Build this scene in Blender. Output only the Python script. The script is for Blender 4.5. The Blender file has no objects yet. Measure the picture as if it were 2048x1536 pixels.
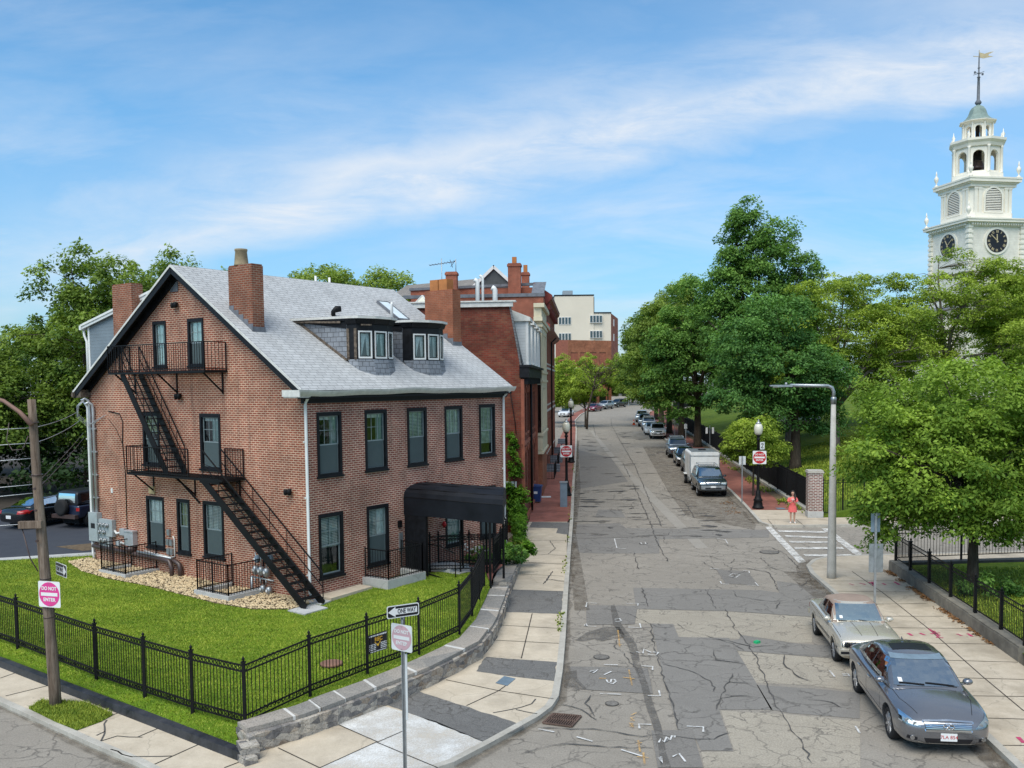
import bpy, bmesh, math, random
import numpy as np
from mathutils import Vector, Matrix
from mathutils.geometry import tessellate_polygon
PI = math.pi
R = math.radians
random.seed(7)
scene = bpy.context.scene
COL = scene.collection
# == objects
def tag(o, label=None, cat=None, group=None, kind=None):
 if label: o['label'] = label
 if cat: o['category'] = cat
 if group: o['group'] = group
 if kind: o['kind'] = kind
 return o
def thing(name, label, cat, loc=(0, 0, 0), rz=0.0, group=None):
 o = bpy.data.objects.new(name, None)
 o.empty_display_size = 0.3
 COL.objects.link(o)
 o.location = loc
 o.rotation_euler = (0, 0, rz)
 return tag(o, label, cat, group)
def copy_tree(o, parent=None):
 c = o.copy()
 COL.objects.link(c)
 c.parent = parent
 for ch in list(o.children):
  copy_tree(ch, c)
 return c
def sz(y):
 t = max(0.0, min(y, 300.0) - 34.0)
 return 0.016 * t * t / (t + 12.0) if t > 0 else 0.0
class MB:
 def __init__(s):
  s.v = []; s.f = []; s.sm = []; s.mi = []
  s.cur = 0
 def add(s, verts, faces, smooth=False):
  b = len(s.v)
  s.v.extend([tuple(p) for p in verts])
  for f in faces:
   s.f.append([b + i for i in f]); s.sm.append(smooth); s.mi.append(s.cur)
 def quad(s, a, b, c, d, smooth=False):
  s.add([a, b, c, d], [(0, 1, 2, 3)], smooth)
 def poly(s, pts):
  s.add(pts, [tuple(range(len(pts)))])
 def box(s, x0, x1, y0, y1, z0, z1):
  if x1 < x0: x0, x1 = x1, x0
  if y1 < y0: y0, y1 = y1, y0
  if z1 < z0: z0, z1 = z1, z0
  v = [(x, y, z) for z in (z0, z1) for y in (y0, y1) for x in (x0, x1)]
  s.add(v, [(0, 2, 3, 1), (4, 5, 7, 6), (0, 1, 5, 4), (1, 3, 7, 5), (3, 2, 6, 7), (2, 0, 4, 6)])
 def cbox(s, c, sx, sy, sz_, rz=0.0):
  ca, sa = math.cos(rz), math.sin(rz)
  v = []
  for z in (-.5, .5):
   for y in (-.5, .5):
    for x in (-.5, .5):
     X, Y = x * sx, y * sy
     v.append((c[0] + X * ca - Y * sa, c[1] + X * sa + Y * ca, c[2] + z * sz_))
  s.add(v, [(0, 2, 3, 1), (4, 5, 7, 6), (0, 1, 5, 4), (1, 3, 7, 5), (3, 2, 6, 7), (2, 0, 4, 6)])
 def bar(s, p0, p1, w, h=None, up=(0, 0, 1)):
  h = w if h is None else h
  p0 = Vector(p0); p1 = Vector(p1)
  d = (p1 - p0)
  if d.length < 1e-6: return
  d.normalize()
  u = Vector(up)
  if abs(d.dot(u)) > .98: u = Vector((1, 0, 0))
  a = d.cross(u).normalized(); b = a.cross(d).normalized()
  v = []
  for p in (p0, p1):
   for j in (-.5, .5):
    for i in (-.5, .5):
     v.append(p + a * (i * w) + b * (j * h))
  s.add(v, [(0, 1, 3, 2), (4, 6, 7, 5), (0, 4, 5, 1), (1, 5, 7, 3), (3, 7, 6, 2), (2, 6, 4, 0)])
 def tube(s, pts, r, n=8, caps=True, smooth=True):
  pts = [Vector(p) for p in pts]
  rs = r if isinstance(r, (list, tuple)) else [r] * len(pts)
  base = len(s.v)
  prev = None
  for i, p in enumerate(pts):
   d = (pts[min(i + 1, len(pts) - 1)] - pts[max(i - 1, 0)])
   d = d.normalized() if d.length > 1e-9 else Vector((0, 0, 1))
   if prev is None:
    u = Vector((0, 0, 1)) if abs(d.z) < .9 else Vector((1, 0, 0))
    a = d.cross(u).normalized()
   else:
    a = (prev - d * prev.dot(d))
    a = a.normalized() if a.length > 1e-6 else d.orthogonal().normalized()
   prev = a
   b = d.cross(a)
   for k in range(n):
    t = 2 * PI * k / n
    s.v.append(tuple(p + (a * math.cos(t) + b * math.sin(t)) * rs[i]))
  for i in range(len(pts) - 1):
   for k in range(n):
    k2 = (k + 1) % n
    s.f.append([base + i * n + k, base + i * n + k2, base + (i + 1) * n + k2, base + (i + 1) * n + k])
    s.sm.append(smooth); s.mi.append(s.cur)
  if caps:
   s.f.append([base + k for k in range(n)][::-1]); s.sm.append(False); s.mi.append(s.cur)
   e = base + (len(pts) - 1) * n
   s.f.append([e + k for k in range(n)]); s.sm.append(False); s.mi.append(s.cur)
 def lathe(s, c, prof, n=16, smooth=True, a0=0.0, closed_top=True):
  base = len(s.v)
  for r, z in prof:
   for k in range(n):
    t = a0 + 2 * PI * k / n
    s.v.append((c[0] + r * math.cos(t), c[1] + r * math.sin(t), c[2] + z))
  for i in range(len(prof) - 1):
   for k in range(n):
    k2 = (k + 1) % n
    s.f.append([base + i * n + k, base + i * n + k2, base + (i + 1) * n + k2, base + (i + 1) * n + k])
    s.sm.append(smooth); s.mi.append(s.cur)
  s.f.append([base + k for k in range(n)][::-1]); s.sm.append(False); s.mi.append(s.cur)
  e = base + (len(prof) - 1) * n
  s.f.append([e + k for k in range(n)]); s.sm.append(False); s.mi.append(s.cur)
 def prism(s, poly, z0, z1):
  n = len(poly)
  ar = sum(poly[i][0] * poly[(i + 1) % n][1] - poly[(i + 1) % n][0] * poly[i][1] for i in range(n))
  if ar < 0: poly = poly[::-1]
  v = [(p[0], p[1], z0) for p in poly] + [(p[0], p[1], z1) for p in poly]
  f = [tuple(range(n))[::-1], tuple(range(n, 2 * n))]
  f += [(i, (i + 1) % n, n + (i + 1) % n, n + i) for i in range(n)]
  s.add(v, f)
 def disc(s, c, nrm, r, n=20):
  nrm = Vector(nrm).normalized(); a = nrm.orthogonal().normalized(); b = nrm.cross(a)
  s.poly([Vector(c) + (a * math.cos(2 * PI * k / n) + b * math.sin(2 * PI * k / n)) * r for k in range(n)])
 def cyl(s, p0, p1, r, n=12, smooth=True):
  s.tube([p0, p1], r, n, True, smooth)
 def ring(s, c, nrm, r, t, n=12):
  nrm = Vector(nrm).normalized(); a = nrm.orthogonal().normalized(); b = nrm.cross(a)
  c = Vector(c); base = len(s.v)
  for k in range(n):
   e = a * math.cos(2 * PI * k / n) + b * math.sin(2 * PI * k / n)
   for rr, hh in ((r - t, -t), (r, -t), (r, t), (r - t, t)):
    s.v.append(tuple(c + e * rr + nrm * hh))
  for k in range(n):
   k2 = (k + 1) % n
   for j in range(4):
    j2 = (j + 1) % 4
    s.f.append([base + k * 4 + j, base + k2 * 4 + j, base + k2 * 4 + j2, base + k * 4 + j2]); s.sm.append(False); s.mi.append(s.cur)
 def mesh(s, name):
  me = bpy.data.meshes.new(name)
  me.from_pydata(s.v, [], s.f)
  me.polygons.foreach_set('use_smooth', s.sm)
  if any(s.mi): me.polygons.foreach_set('material_index', s.mi)
  uvs = me.uv_layers.new(name='UVMap')
  box_uv(me, uvs)
  me.update()
  return me
 def build(s, name, m, parent=None, smooth_angle=None):
  o = bpy.data.objects.new(name, s.mesh(name))
  for k in (m if isinstance(m, (list, tuple)) else [m]):
   o.data.materials.append(k)
  COL.objects.link(o)
  if parent is not None: o.parent = parent
  return o
def box_uv(me, uvs):
 n = len(me.loops)
 if n == 0: return
 co = np.empty(len(me.vertices) * 3, 'f'); me.vertices.foreach_get('co', co); co = co.reshape(-1, 3)
 li = np.empty(n, 'i'); me.loops.foreach_get('vertex_index', li)
 npoly = len(me.polygons)
 ls = np.empty(npoly, 'i'); lt = np.empty(npoly, 'i')
 me.polygons.foreach_get('loop_start', ls); me.polygons.foreach_get('loop_total', lt)
 nr = np.empty(npoly * 3, 'f'); me.polygons.foreach_get('normal', nr); nr = nr.reshape(-1, 3)
 t = np.stack([-nr[:, 1], nr[:, 0], np.zeros(npoly)], 1)
 ln = np.linalg.norm(t, axis=1)
 flat = ln < .05
 t[flat] = (1, 0, 0); ln[flat] = 1
 t /= ln[:, None]
 b = np.cross(nr, t)
 pid = np.repeat(np.arange(npoly), lt)
 P = co[li]
 uv = np.stack([(P * t[pid]).sum(1), (P * b[pid]).sum(1)], 1).astype('f')
 uvs.data.foreach_set('uv', uv.ravel())
def structure(name, mb, m, parent=None):
 return tag(mb.build(name, m, parent), kind='structure')
# == ground sheets
def tess(loops, z=0.0):
 tris = tessellate_polygon([[Vector((p[0], p[1], 0)) for p in l] for l in loops])
 pts = [p for l in loops for p in l]
 return pts, tris
def sheet_mesh(polys, zf, step=6.0, skirt=0.0, stepx=None):
 bm = bmesh.new()
 for poly in polys:
  pts, tris = tess([poly])
  vs = [bm.verts.new((p[0], p[1], 0)) for p in pts]
  for t in tris:
   try: bm.faces.new([vs[i] for i in t])
   except ValueError: pass
 ys = [v.co.y for v in bm.verts]
 y = math.floor(min(ys) / step) * step
 while y < max(ys):
  bmesh.ops.bisect_plane(bm, geom=bm.verts[:] + bm.edges[:] + bm.faces[:], plane_co=(0, y, 0), plane_no=(0, 1, 0), dist=1e-5)
  y += step
 if stepx:
  xs = [v.co.x for v in bm.verts]; x = math.floor(min(xs) / stepx) * stepx
  while x < max(xs):
   bmesh.ops.bisect_plane(bm, geom=bm.verts[:] + bm.edges[:] + bm.faces[:], plane_co=(x, 0, 0), plane_no=(1, 0, 0), dist=1e-5)
   x += stepx
 for f in bm.faces:
  if f.normal.z < 0: f.normal_flip()
 bm.normal_update()
 for f in bm.faces:
  if f.normal.z < 0: f.normal_flip()
 if skirt > 0:
  for e in [e for e in bm.edges if e.is_boundary]:
   a, b = e.verts
   c = bm.verts.new((b.co.x, b.co.y, -9)); d = bm.verts.new((a.co.x, a.co.y, -9))
   f = bm.faces.new((a, b, c, d))
 for v in bm.verts:
  low = v.co.z < -1
  v.co.z = zf(v.co.x, v.co.y) - (skirt if low else 0)
 if skirt > 0:
  bmesh.ops.remove_doubles(bm, verts=bm.verts[:], dist=1e-4)
  bmesh.ops.recalc_face_normals(bm, faces=bm.faces[:])
  up = sum(f.normal.z * f.calc_area() for f in bm.faces)
  if up < 0:
   for f in bm.faces: f.normal_flip()
 return bm
def sheet(name, polys, m, off=0.0, zf=None, skirt=0.0, step=6.0, stepx=None):
 if polys and isinstance(polys[0][0], (int, float)): polys = [polys]
 fz = zf or (lambda x, y: sz(y) + off)
 bm = sheet_mesh(polys, fz, step, skirt, stepx)
 me = bpy.data.meshes.new(name)
 bm.to_mesh(me); bm.free()
 uvs = me.uv_layers.new(name='UVMap'); box_uv(me, uvs)
 me.materials.append(m)
 o = bpy.data.objects.new(name, me)
 COL.objects.link(o)
 return tag(o, kind='structure')
def offset_line(pts, d):
 out = []
 for i, p in enumerate(pts):
  a = Vector(pts[max(i - 1, 0)][:2]); b = Vector(pts[min(i + 1, len(pts) - 1)][:2])
  t = (b - a).normalized()
  out.append((p[0] - t.y * d, p[1] + t.x * d))
 return out
def ribbons(polylines, width, vary=0.0):
 out = []
 for pl in polylines:
  l = offset_line(pl, width / 2); r = offset_line(pl, -width / 2)
  if vary:
   for i, p in enumerate(pl):
    k = random.uniform(1 - vary, 1 + vary) * (.35 if i in (0, len(pl) - 1) else 1)
    l[i] = (p[0] + (l[i][0] - p[0]) * k, p[1] + (l[i][1] - p[1]) * k); r[i] = (p[0] + (r[i][0] - p[0]) * k, p[1] + (r[i][1] - p[1]) * k)
  out.append(l + r[::-1])
 return out
def jag(pl, amp, n=4, rnd=random):
 out = []
 for i in range(len(pl) - 1):
  a, b = pl[i], pl[i + 1]
  L = math.hypot(b[0] - a[0], b[1] - a[1]); k = max(1, int(L * n))
  for j in range(k):
   t = j / k
   out.append((a[0] + (b[0] - a[0]) * t + rnd.uniform(-amp, amp), a[1] + (b[1] - a[1]) * t + rnd.uniform(-amp, amp)))
 out.append(pl[-1])
 return out
# == materials
class NT:
 def __init__(s, name):
  s.m = bpy.data.materials.new(name); s.m.use_nodes = True
  s.t = s.m.node_tree; s.t.nodes.clear()
  s.out = s.t.nodes.new('ShaderNodeOutputMaterial')
 def n(s, kind, **kw):
  nd = s.t.nodes.new('ShaderNode' + kind)
  for k, v in kw.items():
   if k in nd.inputs.keys(): nd.inputs[k].default_value = v
   else: setattr(nd, k, v)
  return nd
 def l(s, a, b): s.t.links.new(a, b)
 def coord(s, which='UV', scale=(1, 1, 1), rot=(0, 0, 0)):
  tc = s.n('TexCoord'); mp = s.n('Mapping')
  mp.inputs['Scale'].default_value = scale; mp.inputs['Rotation'].default_value = rot
  s.l(tc.outputs[which], mp.inputs['Vector'])
  return mp.outputs['Vector']
 def noise(s, vec, scale, detail=4, rough=.55, dist=0.0):
  nd = s.n('TexNoise'); nd.inputs['Scale'].default_value = scale; nd.inputs['Detail'].default_value = detail
  nd.inputs['Roughness'].default_value = rough; nd.inputs['Distortion'].default_value = dist
  s.l(vec, nd.inputs['Vector'])
  return nd.outputs['Fac']
 def ramp(s, fac, stops, interp='LINEAR'):
  nd = s.n('ValToRGB'); cr = nd.color_ramp; cr.interpolation = interp
  while len(cr.elements) < len(stops): cr.elements.new(.5)
  for e, (p, c) in zip(cr.elements, stops):
   e.position = p; e.color = (c, c, c, 1) if isinstance(c, (int, float)) else (*c, 1)
  s.l(fac, nd.inputs['Fac'])
  return nd.outputs['Color']
 def mix(s, fac, a, b, mode='MIX'):
  nd = s.n('Mix', data_type='RGBA', blend_type=mode)
  for sock, v in ((nd.inputs[0], fac), (nd.inputs[6], a), (nd.inputs[7], b)):
   if isinstance(v, bpy.types.NodeSocket): s.l(v, sock)
   elif isinstance(v, (int, float)): sock.default_value = v if sock == nd.inputs[0] else (v, v, v, 1)
   else: sock.default_value = (*v, 1)
  return nd.outputs[2]
 def math(s, op, a, b=0.0, clamp=False):
  nd = s.n('Math', operation=op, use_clamp=clamp)
  for i, v in enumerate((a, b)):
   if isinstance(v, bpy.types.NodeSocket): s.l(v, nd.inputs[i])
   else: nd.inputs[i].default_value = v
  return nd.outputs[0]
 def bsdf(s, color, rough=.7, metal=0.0, spec=.4, bump=None, bstr=.3, bdist=.01):
  b = s.n('BsdfPrincipled')
  for k, v in (('Base Color', color), ('Roughness', rough), ('Metallic', metal), ('Specular IOR Level', spec)):
   if isinstance(v, bpy.types.NodeSocket): s.l(v, b.inputs[k])
   elif k == 'Base Color': b.inputs[k].default_value = (*v, 1)
   else: b.inputs[k].default_value = v
  if bump is not None:
   bp = s.n('Bump'); bp.inputs['Strength'].default_value = bstr; bp.inputs['Distance'].default_value = bdist
   s.l(bump, bp.inputs['Height']); s.l(bp.outputs['Normal'], b.inputs['Normal'])
  s.b = b
  s.l(b.outputs[0], s.out.inputs['Surface'])
  return s.m
def plain(name, col, rough=.6, metal=0.0, spec=.4, var=.18, scale=3.0, bump=.1, fine=40.0):
 t = NT(name)
 v = t.coord('Object')
 n1 = t.noise(v, scale, 5, .6); n2 = t.noise(v, fine, 3, .6)
 f = t.math('ADD', t.math('MULTIPLY', n1, .7), t.math('MULTIPLY', n2, .3))
 lo = tuple(c * (1 - var * 1.5) for c in col); hi = tuple(min(1, c * (1 + var)) for c in col)
 c = t.ramp(f, [(.3, lo), (.7, hi)])
 r = t.ramp(n1, [(.3, max(0, rough - .08)), (.7, min(1, rough + .08))])
 return t.bsdf(c, r, metal, spec, n2, bump, .005)
def brick_mat(name, c1, c2, c3, mortar, bw=.215, bh=.0745, msz=.013, stain=.35, dark=(.05, .03, .03), bump=.5, age=False):
 t = NT(name)
 v = t.coord('UV')
 br = t.n('TexBrick', offset=.5, squash=1.0)
 t.l(v, br.inputs['Vector'])
 br.inputs['Scale'].default_value = 1.0
 br.inputs['Brick Width'].default_value = bw; br.inputs['Row Height'].default_value = bh
 br.inputs['Mortar Size'].default_value = msz; br.inputs['Mortar Smooth'].default_value = .25; br.inputs['Bias'].default_value = -.1
 br.inputs['Color1'].default_value = (*c1, 1); br.inputs['Color2'].default_value = (*c2, 1); br.inputs['Mortar'].default_value = (*mortar, 1)
 big = t.noise(v, .45, 5, .62); mid = t.noise(v, 2.3, 5, .65); fine = t.noise(v, 35, 3, .6)
 # a second, slower brick pattern picks single dark/odd bricks
 br2 = t.n('TexBrick', offset=.5, squash=1.0); t.l(v, br2.inputs['Vector'])
 br2.inputs['Scale'].default_value = 1.0; br2.inputs['Brick Width'].default_value = bw; br2.inputs['Row Height'].default_value = bh
 br2.inputs['Mortar Size'].default_value = 0; br2.inputs['Bias'].default_value = -.55
 br2.inputs['Color1'].default_value = (0, 0, 0, 1); br2.inputs['Color2'].default_value = (1, 1, 1, 1)
 base = t.mix(t.math('MULTIPLY', br2.outputs['Color'], .55), br.outputs['Color'], c3)
 keepm = t.mix(br.outputs['Fac'], base, mortar)
 st = t.ramp(big, [(.38, 1 - stain), (.62, 1.12)])
 st2 = t.ramp(mid, [(.3, .78), (.7, 1.15)])
 c = t.mix(1.0, keepm, st, 'MULTIPLY'); c = t.mix(1.0, c, st2, 'MULTIPLY')
 c = t.mix(t.ramp(fine, [(.35, .22), (.6, 0)]), c, dark)
 if age:
  # water streaks, pale bloom and a damp darker foot
  stk = t.noise(t.coord('UV', (2.6, .22, 1)), 1.0, 5, .65); blo = t.noise(v, .8, 6, .7, .5)
  c = t.mix(t.math('MULTIPLY', t.ramp(stk, [(.54, 0.0), (.72, 1.0)]), .45), c, (.075, .045, .038))
  c = t.mix(t.math('MULTIPLY', t.ramp(blo, [(.58, 0.0), (.74, 1.0)]), .32), c, (.50, .37, .29))
  sy = t.n('SeparateXYZ'); t.l(v, sy.inputs[0])
  ft = t.math('MULTIPLY', t.ramp(sy.outputs['Y'], [(.06, 1.0), (.16, 0.0)]), t.ramp(mid, [(.35, .25), (.6, .8)]))
  c = t.mix(ft, c, (.13, .105, .08))
 h = t.math('SUBTRACT', t.math('MULTIPLY', fine, .3), br.outputs['Fac'])
 return t.bsdf(c, .85, 0, .25, h, bump, .012)
def glass_mat(name, tint=(.62, .72, .70), gloss=.2, rough=.03):
 t = NT(name)
 tr = t.n('BsdfTransparent'); tr.inputs['Color'].default_value = (*tint, 1)
 gl = t.n('BsdfGlossy'); gl.inputs['Roughness'].default_value = rough; gl.inputs['Color'].default_value = (.86, .95, 1, 1)
 lw = t.n('LayerWeight'); lw.inputs['Blend'].default_value = .35
 f = t.math('ADD', t.math('MULTIPLY', lw.outputs['Fresnel'], .75), gloss, True)
 v = t.coord('Object'); n = t.noise(v, 1.7, 2, .5)
 bp = t.n('Bump'); bp.inputs['Strength'].default_value = .05; bp.inputs['Distance'].default_value = .05
 t.l(n, bp.inputs['Height']); t.l(bp.outputs['Normal'], gl.inputs['Normal'])
 mx = t.n('MixShader'); t.l(f, mx.inputs[0]); t.l(tr.outputs[0], mx.inputs[1]); t.l(gl.outputs[0], mx.inputs[2])
 t.l(mx.outputs[0], t.out.inputs['Surface'])
 return t.m
def paint_mat(name, col, metal=.0, rough=.25, flake=.1, coat=.6):
 t = NT(name)
 v = t.coord('Object')
 n = t.noise(v, 2.0, 3, .5); g = t.noise(v, 9.0, 4, .6)
 z = t.n('SeparateXYZ'); t.l(v, z.inputs[0])
 dust = t.math('MULTIPLY', t.ramp(z.outputs['Z'], [(.1, 1.0), (.6, .0)]), .35)
 c = t.mix(t.math('MULTIPLY', n, flake), col, tuple(x * .8 for x in col))
 c = t.mix(t.math('MULTIPLY', dust, g), c, (.16, .14, .12))
 m = t.bsdf(c, t.ramp(g, [(.3, rough), (.75, rough + .14)]), metal, .5)
 t.b.inputs['Coat Weight'].default_value = coat; t.b.inputs['Coat Roughness'].default_value = .08
 return m
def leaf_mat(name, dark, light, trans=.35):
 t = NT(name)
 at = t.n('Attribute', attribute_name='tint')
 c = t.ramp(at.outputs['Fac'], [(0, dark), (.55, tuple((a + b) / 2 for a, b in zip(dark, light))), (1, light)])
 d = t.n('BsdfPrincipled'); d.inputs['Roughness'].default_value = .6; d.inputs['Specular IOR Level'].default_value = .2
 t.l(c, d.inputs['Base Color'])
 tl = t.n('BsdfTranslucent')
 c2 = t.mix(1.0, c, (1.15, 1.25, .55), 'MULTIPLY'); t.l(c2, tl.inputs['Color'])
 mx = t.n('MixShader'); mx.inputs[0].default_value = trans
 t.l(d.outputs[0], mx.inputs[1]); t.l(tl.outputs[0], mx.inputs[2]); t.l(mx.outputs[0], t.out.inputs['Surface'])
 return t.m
def asphalt_mat(name, lo, hi, grain=.5, crack=.6, cscale=.5, fleck=(.42, .38, .33)):
 t = NT(name)
 v = t.coord('Object')
 big = t.noise(v, .22, 6, .65); mid = t.noise(v, 1.3, 6, .7); fine = t.noise(v, 26, 4, .7); sp = t.noise(v, 75, 2, .5)
 f = t.math('ADD', t.math('MULTIPLY', big, .55), t.math('MULTIPLY', mid, .45))
 c = t.ramp(f, [(.33, lo), (.67, hi)])
 c = t.mix(t.math('MULTIPLY', t.ramp(fine, [(.35, 1.0), (.65, 0.0)]), grain * .55), c, tuple(x * .5 for x in lo))
 c = t.mix(t.math('MULTIPLY', t.ramp(sp, [(.55, 0.0), (.7, 1.0)]), grain * .5), c, fleck)
 # alligator cracks where a slow noise is high
 wv = t.n('VectorMath', operation='ADD'); nz = t.n('TexNoise'); nz.inputs['Scale'].default_value = 1.6; nz.inputs['Detail'].default_value = 4
 t.l(v, nz.inputs['Vector'])
 sc = t.n('VectorMath', operation='SCALE'); sc.inputs['Scale'].default_value = .9; t.l(nz.outputs['Color'], sc.inputs[0])
 t.l(v, wv.inputs[0]); t.l(sc.outputs[0], wv.inputs[1])
 vo = t.n('TexVoronoi', feature='DISTANCE_TO_EDGE'); vo.inputs['Scale'].default_value = cscale; t.l(wv.outputs[0], vo.inputs['Vector'])
 vo2 = t.n('TexVoronoi', feature='DISTANCE_TO_EDGE'); vo2.inputs['Scale'].default_value = cscale * 3.3; t.l(wv.outputs[0], vo2.inputs['Vector'])
 k1 = t.ramp(vo.outputs['Distance'], [(.0, 1.0), (.018, 0.0)])
 k2 = t.math('MULTIPLY', t.ramp(vo2.outputs['Distance'], [(.0, 1.0), (.05, 0.0)]), t.ramp(mid, [(.46, 0.0), (.58, 1.0)]))
 k1 = t.math('MULTIPLY', k1, t.ramp(big, [(.4, .15), (.6, 1.0)]))
 k = t.math('MULTIPLY', t.math('MAXIMUM', k1, k2), crack)
 c = t.mix(k, c, (.075, .068, .060))
 h = t.math('SUBTRACT', fine, t.math('MULTIPLY', k, 1.4))
 return t.bsdf(c, .88, 0, .25, h, .55, .012)
def concrete_mat(name, lo, hi, stain=(.17, .14, .11), amt=.5, crack=.25):
 t = NT(name)
 v = t.coord('Object')
 big = t.noise(v, .5, 6, .65); mid = t.noise(v, 2.4, 6, .7); fine = t.noise(v, 40, 3, .65)
 c = t.ramp(mid, [(.3, lo), (.7, hi)])
 c = t.mix(t.math('MULTIPLY', t.ramp(big, [(.48, 0.0), (.72, 1.0)]), amt), c, stain)
 c = t.mix(t.math('MULTIPLY', t.ramp(fine, [(.3, 1.0), (.5, 0.0)]), .3), c, tuple(x * .5 for x in lo))
 vo = t.n('TexVoronoi', feature='DISTANCE_TO_EDGE'); vo.inputs['Scale'].default_value = .35
 wv = t.n('VectorMath', operation='ADD'); nz = t.n('TexNoise'); nz.inputs['Scale'].default_value = 1.2; nz.inputs['Detail'].default_value = 5
 t.l(v, nz.inputs['Vector']); t.l(v, wv.inputs[0]); t.l(nz.outputs['Color'], wv.inputs[1]); t.l(wv.outputs[0], vo.inputs['Vector'])
 k = t.math('MULTIPLY', t.ramp(vo.outputs['Distance'], [(0, 1.0), (.008, 0.0)]), crack)
 c = t.mix(k, c, (.04, .035, .03))
 sp = t.n('TexVoronoi', feature='F1'); sp.inputs['Scale'].default_value = 2.6; t.l(v, sp.inputs['Vector'])
 c = t.mix(t.math('MULTIPLY', t.ramp(sp.outputs['Distance'], [(.05, 1.0), (.075, 0.0)]), .4), c, (.10, .09, .08))
 return t.bsdf(c, .9, 0, .2, fine, .3, .006)
def stone_mat(name, cols, scale=3.0, rough=.9, mortar=None):
 t = NT(name)
 v = t.coord('Object')
 vo = t.n('TexVoronoi', feature='F1'); vo.inputs['Scale'].default_value = scale; vo.inputs['Randomness'].default_value = 1.0
 mp = t.coord('Object', (1, 1, 2.2)); t.l(mp, vo.inputs['Vector'])
 n = t.noise(v, 5, 6, .7); fine = t.noise(v, 30, 4, .65); big = t.noise(v, .8, 4, .6)
 sep = t.n('SeparateColor'); t.l(vo.outputs['Color'], sep.inputs[0])
 f = t.math('ADD', t.math('MULTIPLY', sep.outputs[0], .6), t.math('MULTIPLY', n, .5))
 st = [(i / max(1, len(cols) - 1) * .7 + .18, c) for i, c in enumerate(cols)]
 c = t.ramp(f, st)
 c = t.mix(t.math('MULTIPLY', t.ramp(fine, [(.35, 1.0), (.55, 0.0)]), .5), c, (.05, .05, .05))
 if mortar:
  ve = t.n('TexVoronoi', feature='DISTANCE_TO_EDGE'); ve.inputs['Scale'].default_value = scale; t.l(mp, ve.inputs['Vector'])
  e = t.ramp(ve.outputs['Distance'], [(0, .8), (.05, 0.0)])
  c = t.mix(t.math('MULTIPLY', e, t.ramp(n, [(.45, .0), (.62, 1.0)])), c, mortar)
  h = t.math('SUBTRACT', n, t.math('MULTIPLY', e, .8))
 else: h = n
 return t.bsdf(c, rough, 0, .3, h, .8, .03)
M = {}
M['brick'] = brick_mat('house_brick', (.345, .092, .048), (.185, .047, .030), (.47, .17, .09), (.62, .43, .31), msz=.0150, stain=.26, age=True)
M['brick_front'] = brick_mat('front_brick', (.330, .085, .055), (.170, .042, .034), (.44, .16, .10), (.62, .44, .34), msz=.0150, stain=.26, age=True)
M['brick_red'] = brick_mat('row_brick', (.230, .050, .028), (.100, .021, .015), (.66, .28, .14), (.17, .085, .06), bw=.26, bh=.095, msz=.012, stain=.4)
M['brick_far'] = brick_mat('far_brick', (.37, .105, .060), (.27, .074, .044), (.44, .15, .09), (.36, .19, .13), msz=.009, stain=.2)
M['brick_chim'] = brick_mat('chimney_brick', (.30, .090, .045), (.19, .055, .032), (.36, .14, .07), (.36, .24, .17), msz=.014, stain=.35)
M['brick_orange'] = brick_mat('orange_brick', (.36, .12, .06), (.29, .09, .045), (.32, .13, .08), (.34, .19, .12), msz=.008, stain=.25)
M['pier_brick'] = brick_mat('gate_brick', (.25, .07, .05), (.16, .05, .04), (.11, .05, .05), (.62, .58, .52), msz=.02, stain=.2, bh=.085, bw=.24)
M['brick_walk'] = brick_mat('brick_paving', (.36, .13, .095), (.27, .09, .07), (.40, .19, .14), (.24, .13, .10), bw=.2, bh=.1, msz=.008, stain=.3, bump=.25)
M['red_paint'] = plain('dark_red_paint', (.22, .035, .025), .55)
M['red_stone'] = plain('red_brownstone', (.30, .10, .06), .8, var=.3)
M['black'] = plain('black_iron_paint', (.007, .007, .008), .55, 0, .22, var=.4, bump=.1)
M['black_trim'] = plain('black_house_trim', (.009, .010, .013), .55, 0, .25, var=.5, scale=6)
M['old_trim'] = plain('peeling_trim', (.13, .10, .075), .85, var=.7, scale=9, fine=20)
M['white'] = plain('white_paint', (.70, .70, .68), .45, var=.08)
M['white_old'] = plain('weathered_white_paint', (.62, .61, .57), .6, var=.16, scale=5)
M['cream'] = plain('cream_paint', (.58, .51, .36), .6, var=.1)
M['cream_far'] = plain('cream_render', (.66, .59, .48), .8, var=.06, scale=.2)
M['church'] = plain('church_white', (.82, .77, .66), .55, var=.08, scale=.6)
M['galv'] = plain('galvanised_steel', (.40, .42, .43), .42, .75, .5, var=.18, scale=5)
M['grey_box'] = plain('grey_enamel', (.36, .40, .41), .45, .1, .5, var=.12)
M['conduit'] = plain('grey_conduit', (.50, .52, .55), .4, .4, .5)
M['dark_pipe'] = plain('dark_pipe', (.07, .045, .04), .4, .1, .5)
M['blue_grey'] = plain('blue_grey_paint', (.17, .23, .28), .5, .1, .4)
M['blue_bin'] = plain('blue_plastic', (.016, .045, .16), .45, 0, .5)
M['copper'] = plain('green_copper', (.215, .285, .255), .65, .1, .4, var=.25)
M['slate'] = plain('grey_slate', (.15, .16, .18), .7, var=.3, scale=4)
M['slate_wall'] = brick_mat('slate_shingle_cladding', (.28, .30, .33), (.21, .23, .26), (.34, .36, .39), (.10, .11, .12), bw=.25, bh=.17, msz=.012, stain=.2, bump=.3)
M['clay'] = plain('clay_pot', (.42, .16, .05), .8, var=.2)
M['clay_grey'] = plain('weathered_clay', (.30, .24, .15), .85, var=.3)
M['awning'] = plain('black_awning_canvas', (.006, .008, .013), .6, 0, .3, var=.35, scale=1.5, bump=.2, fine=60)
M['gilt'] = plain('pale_gilt', (.62, .50, .30), .5, .2)
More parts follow.
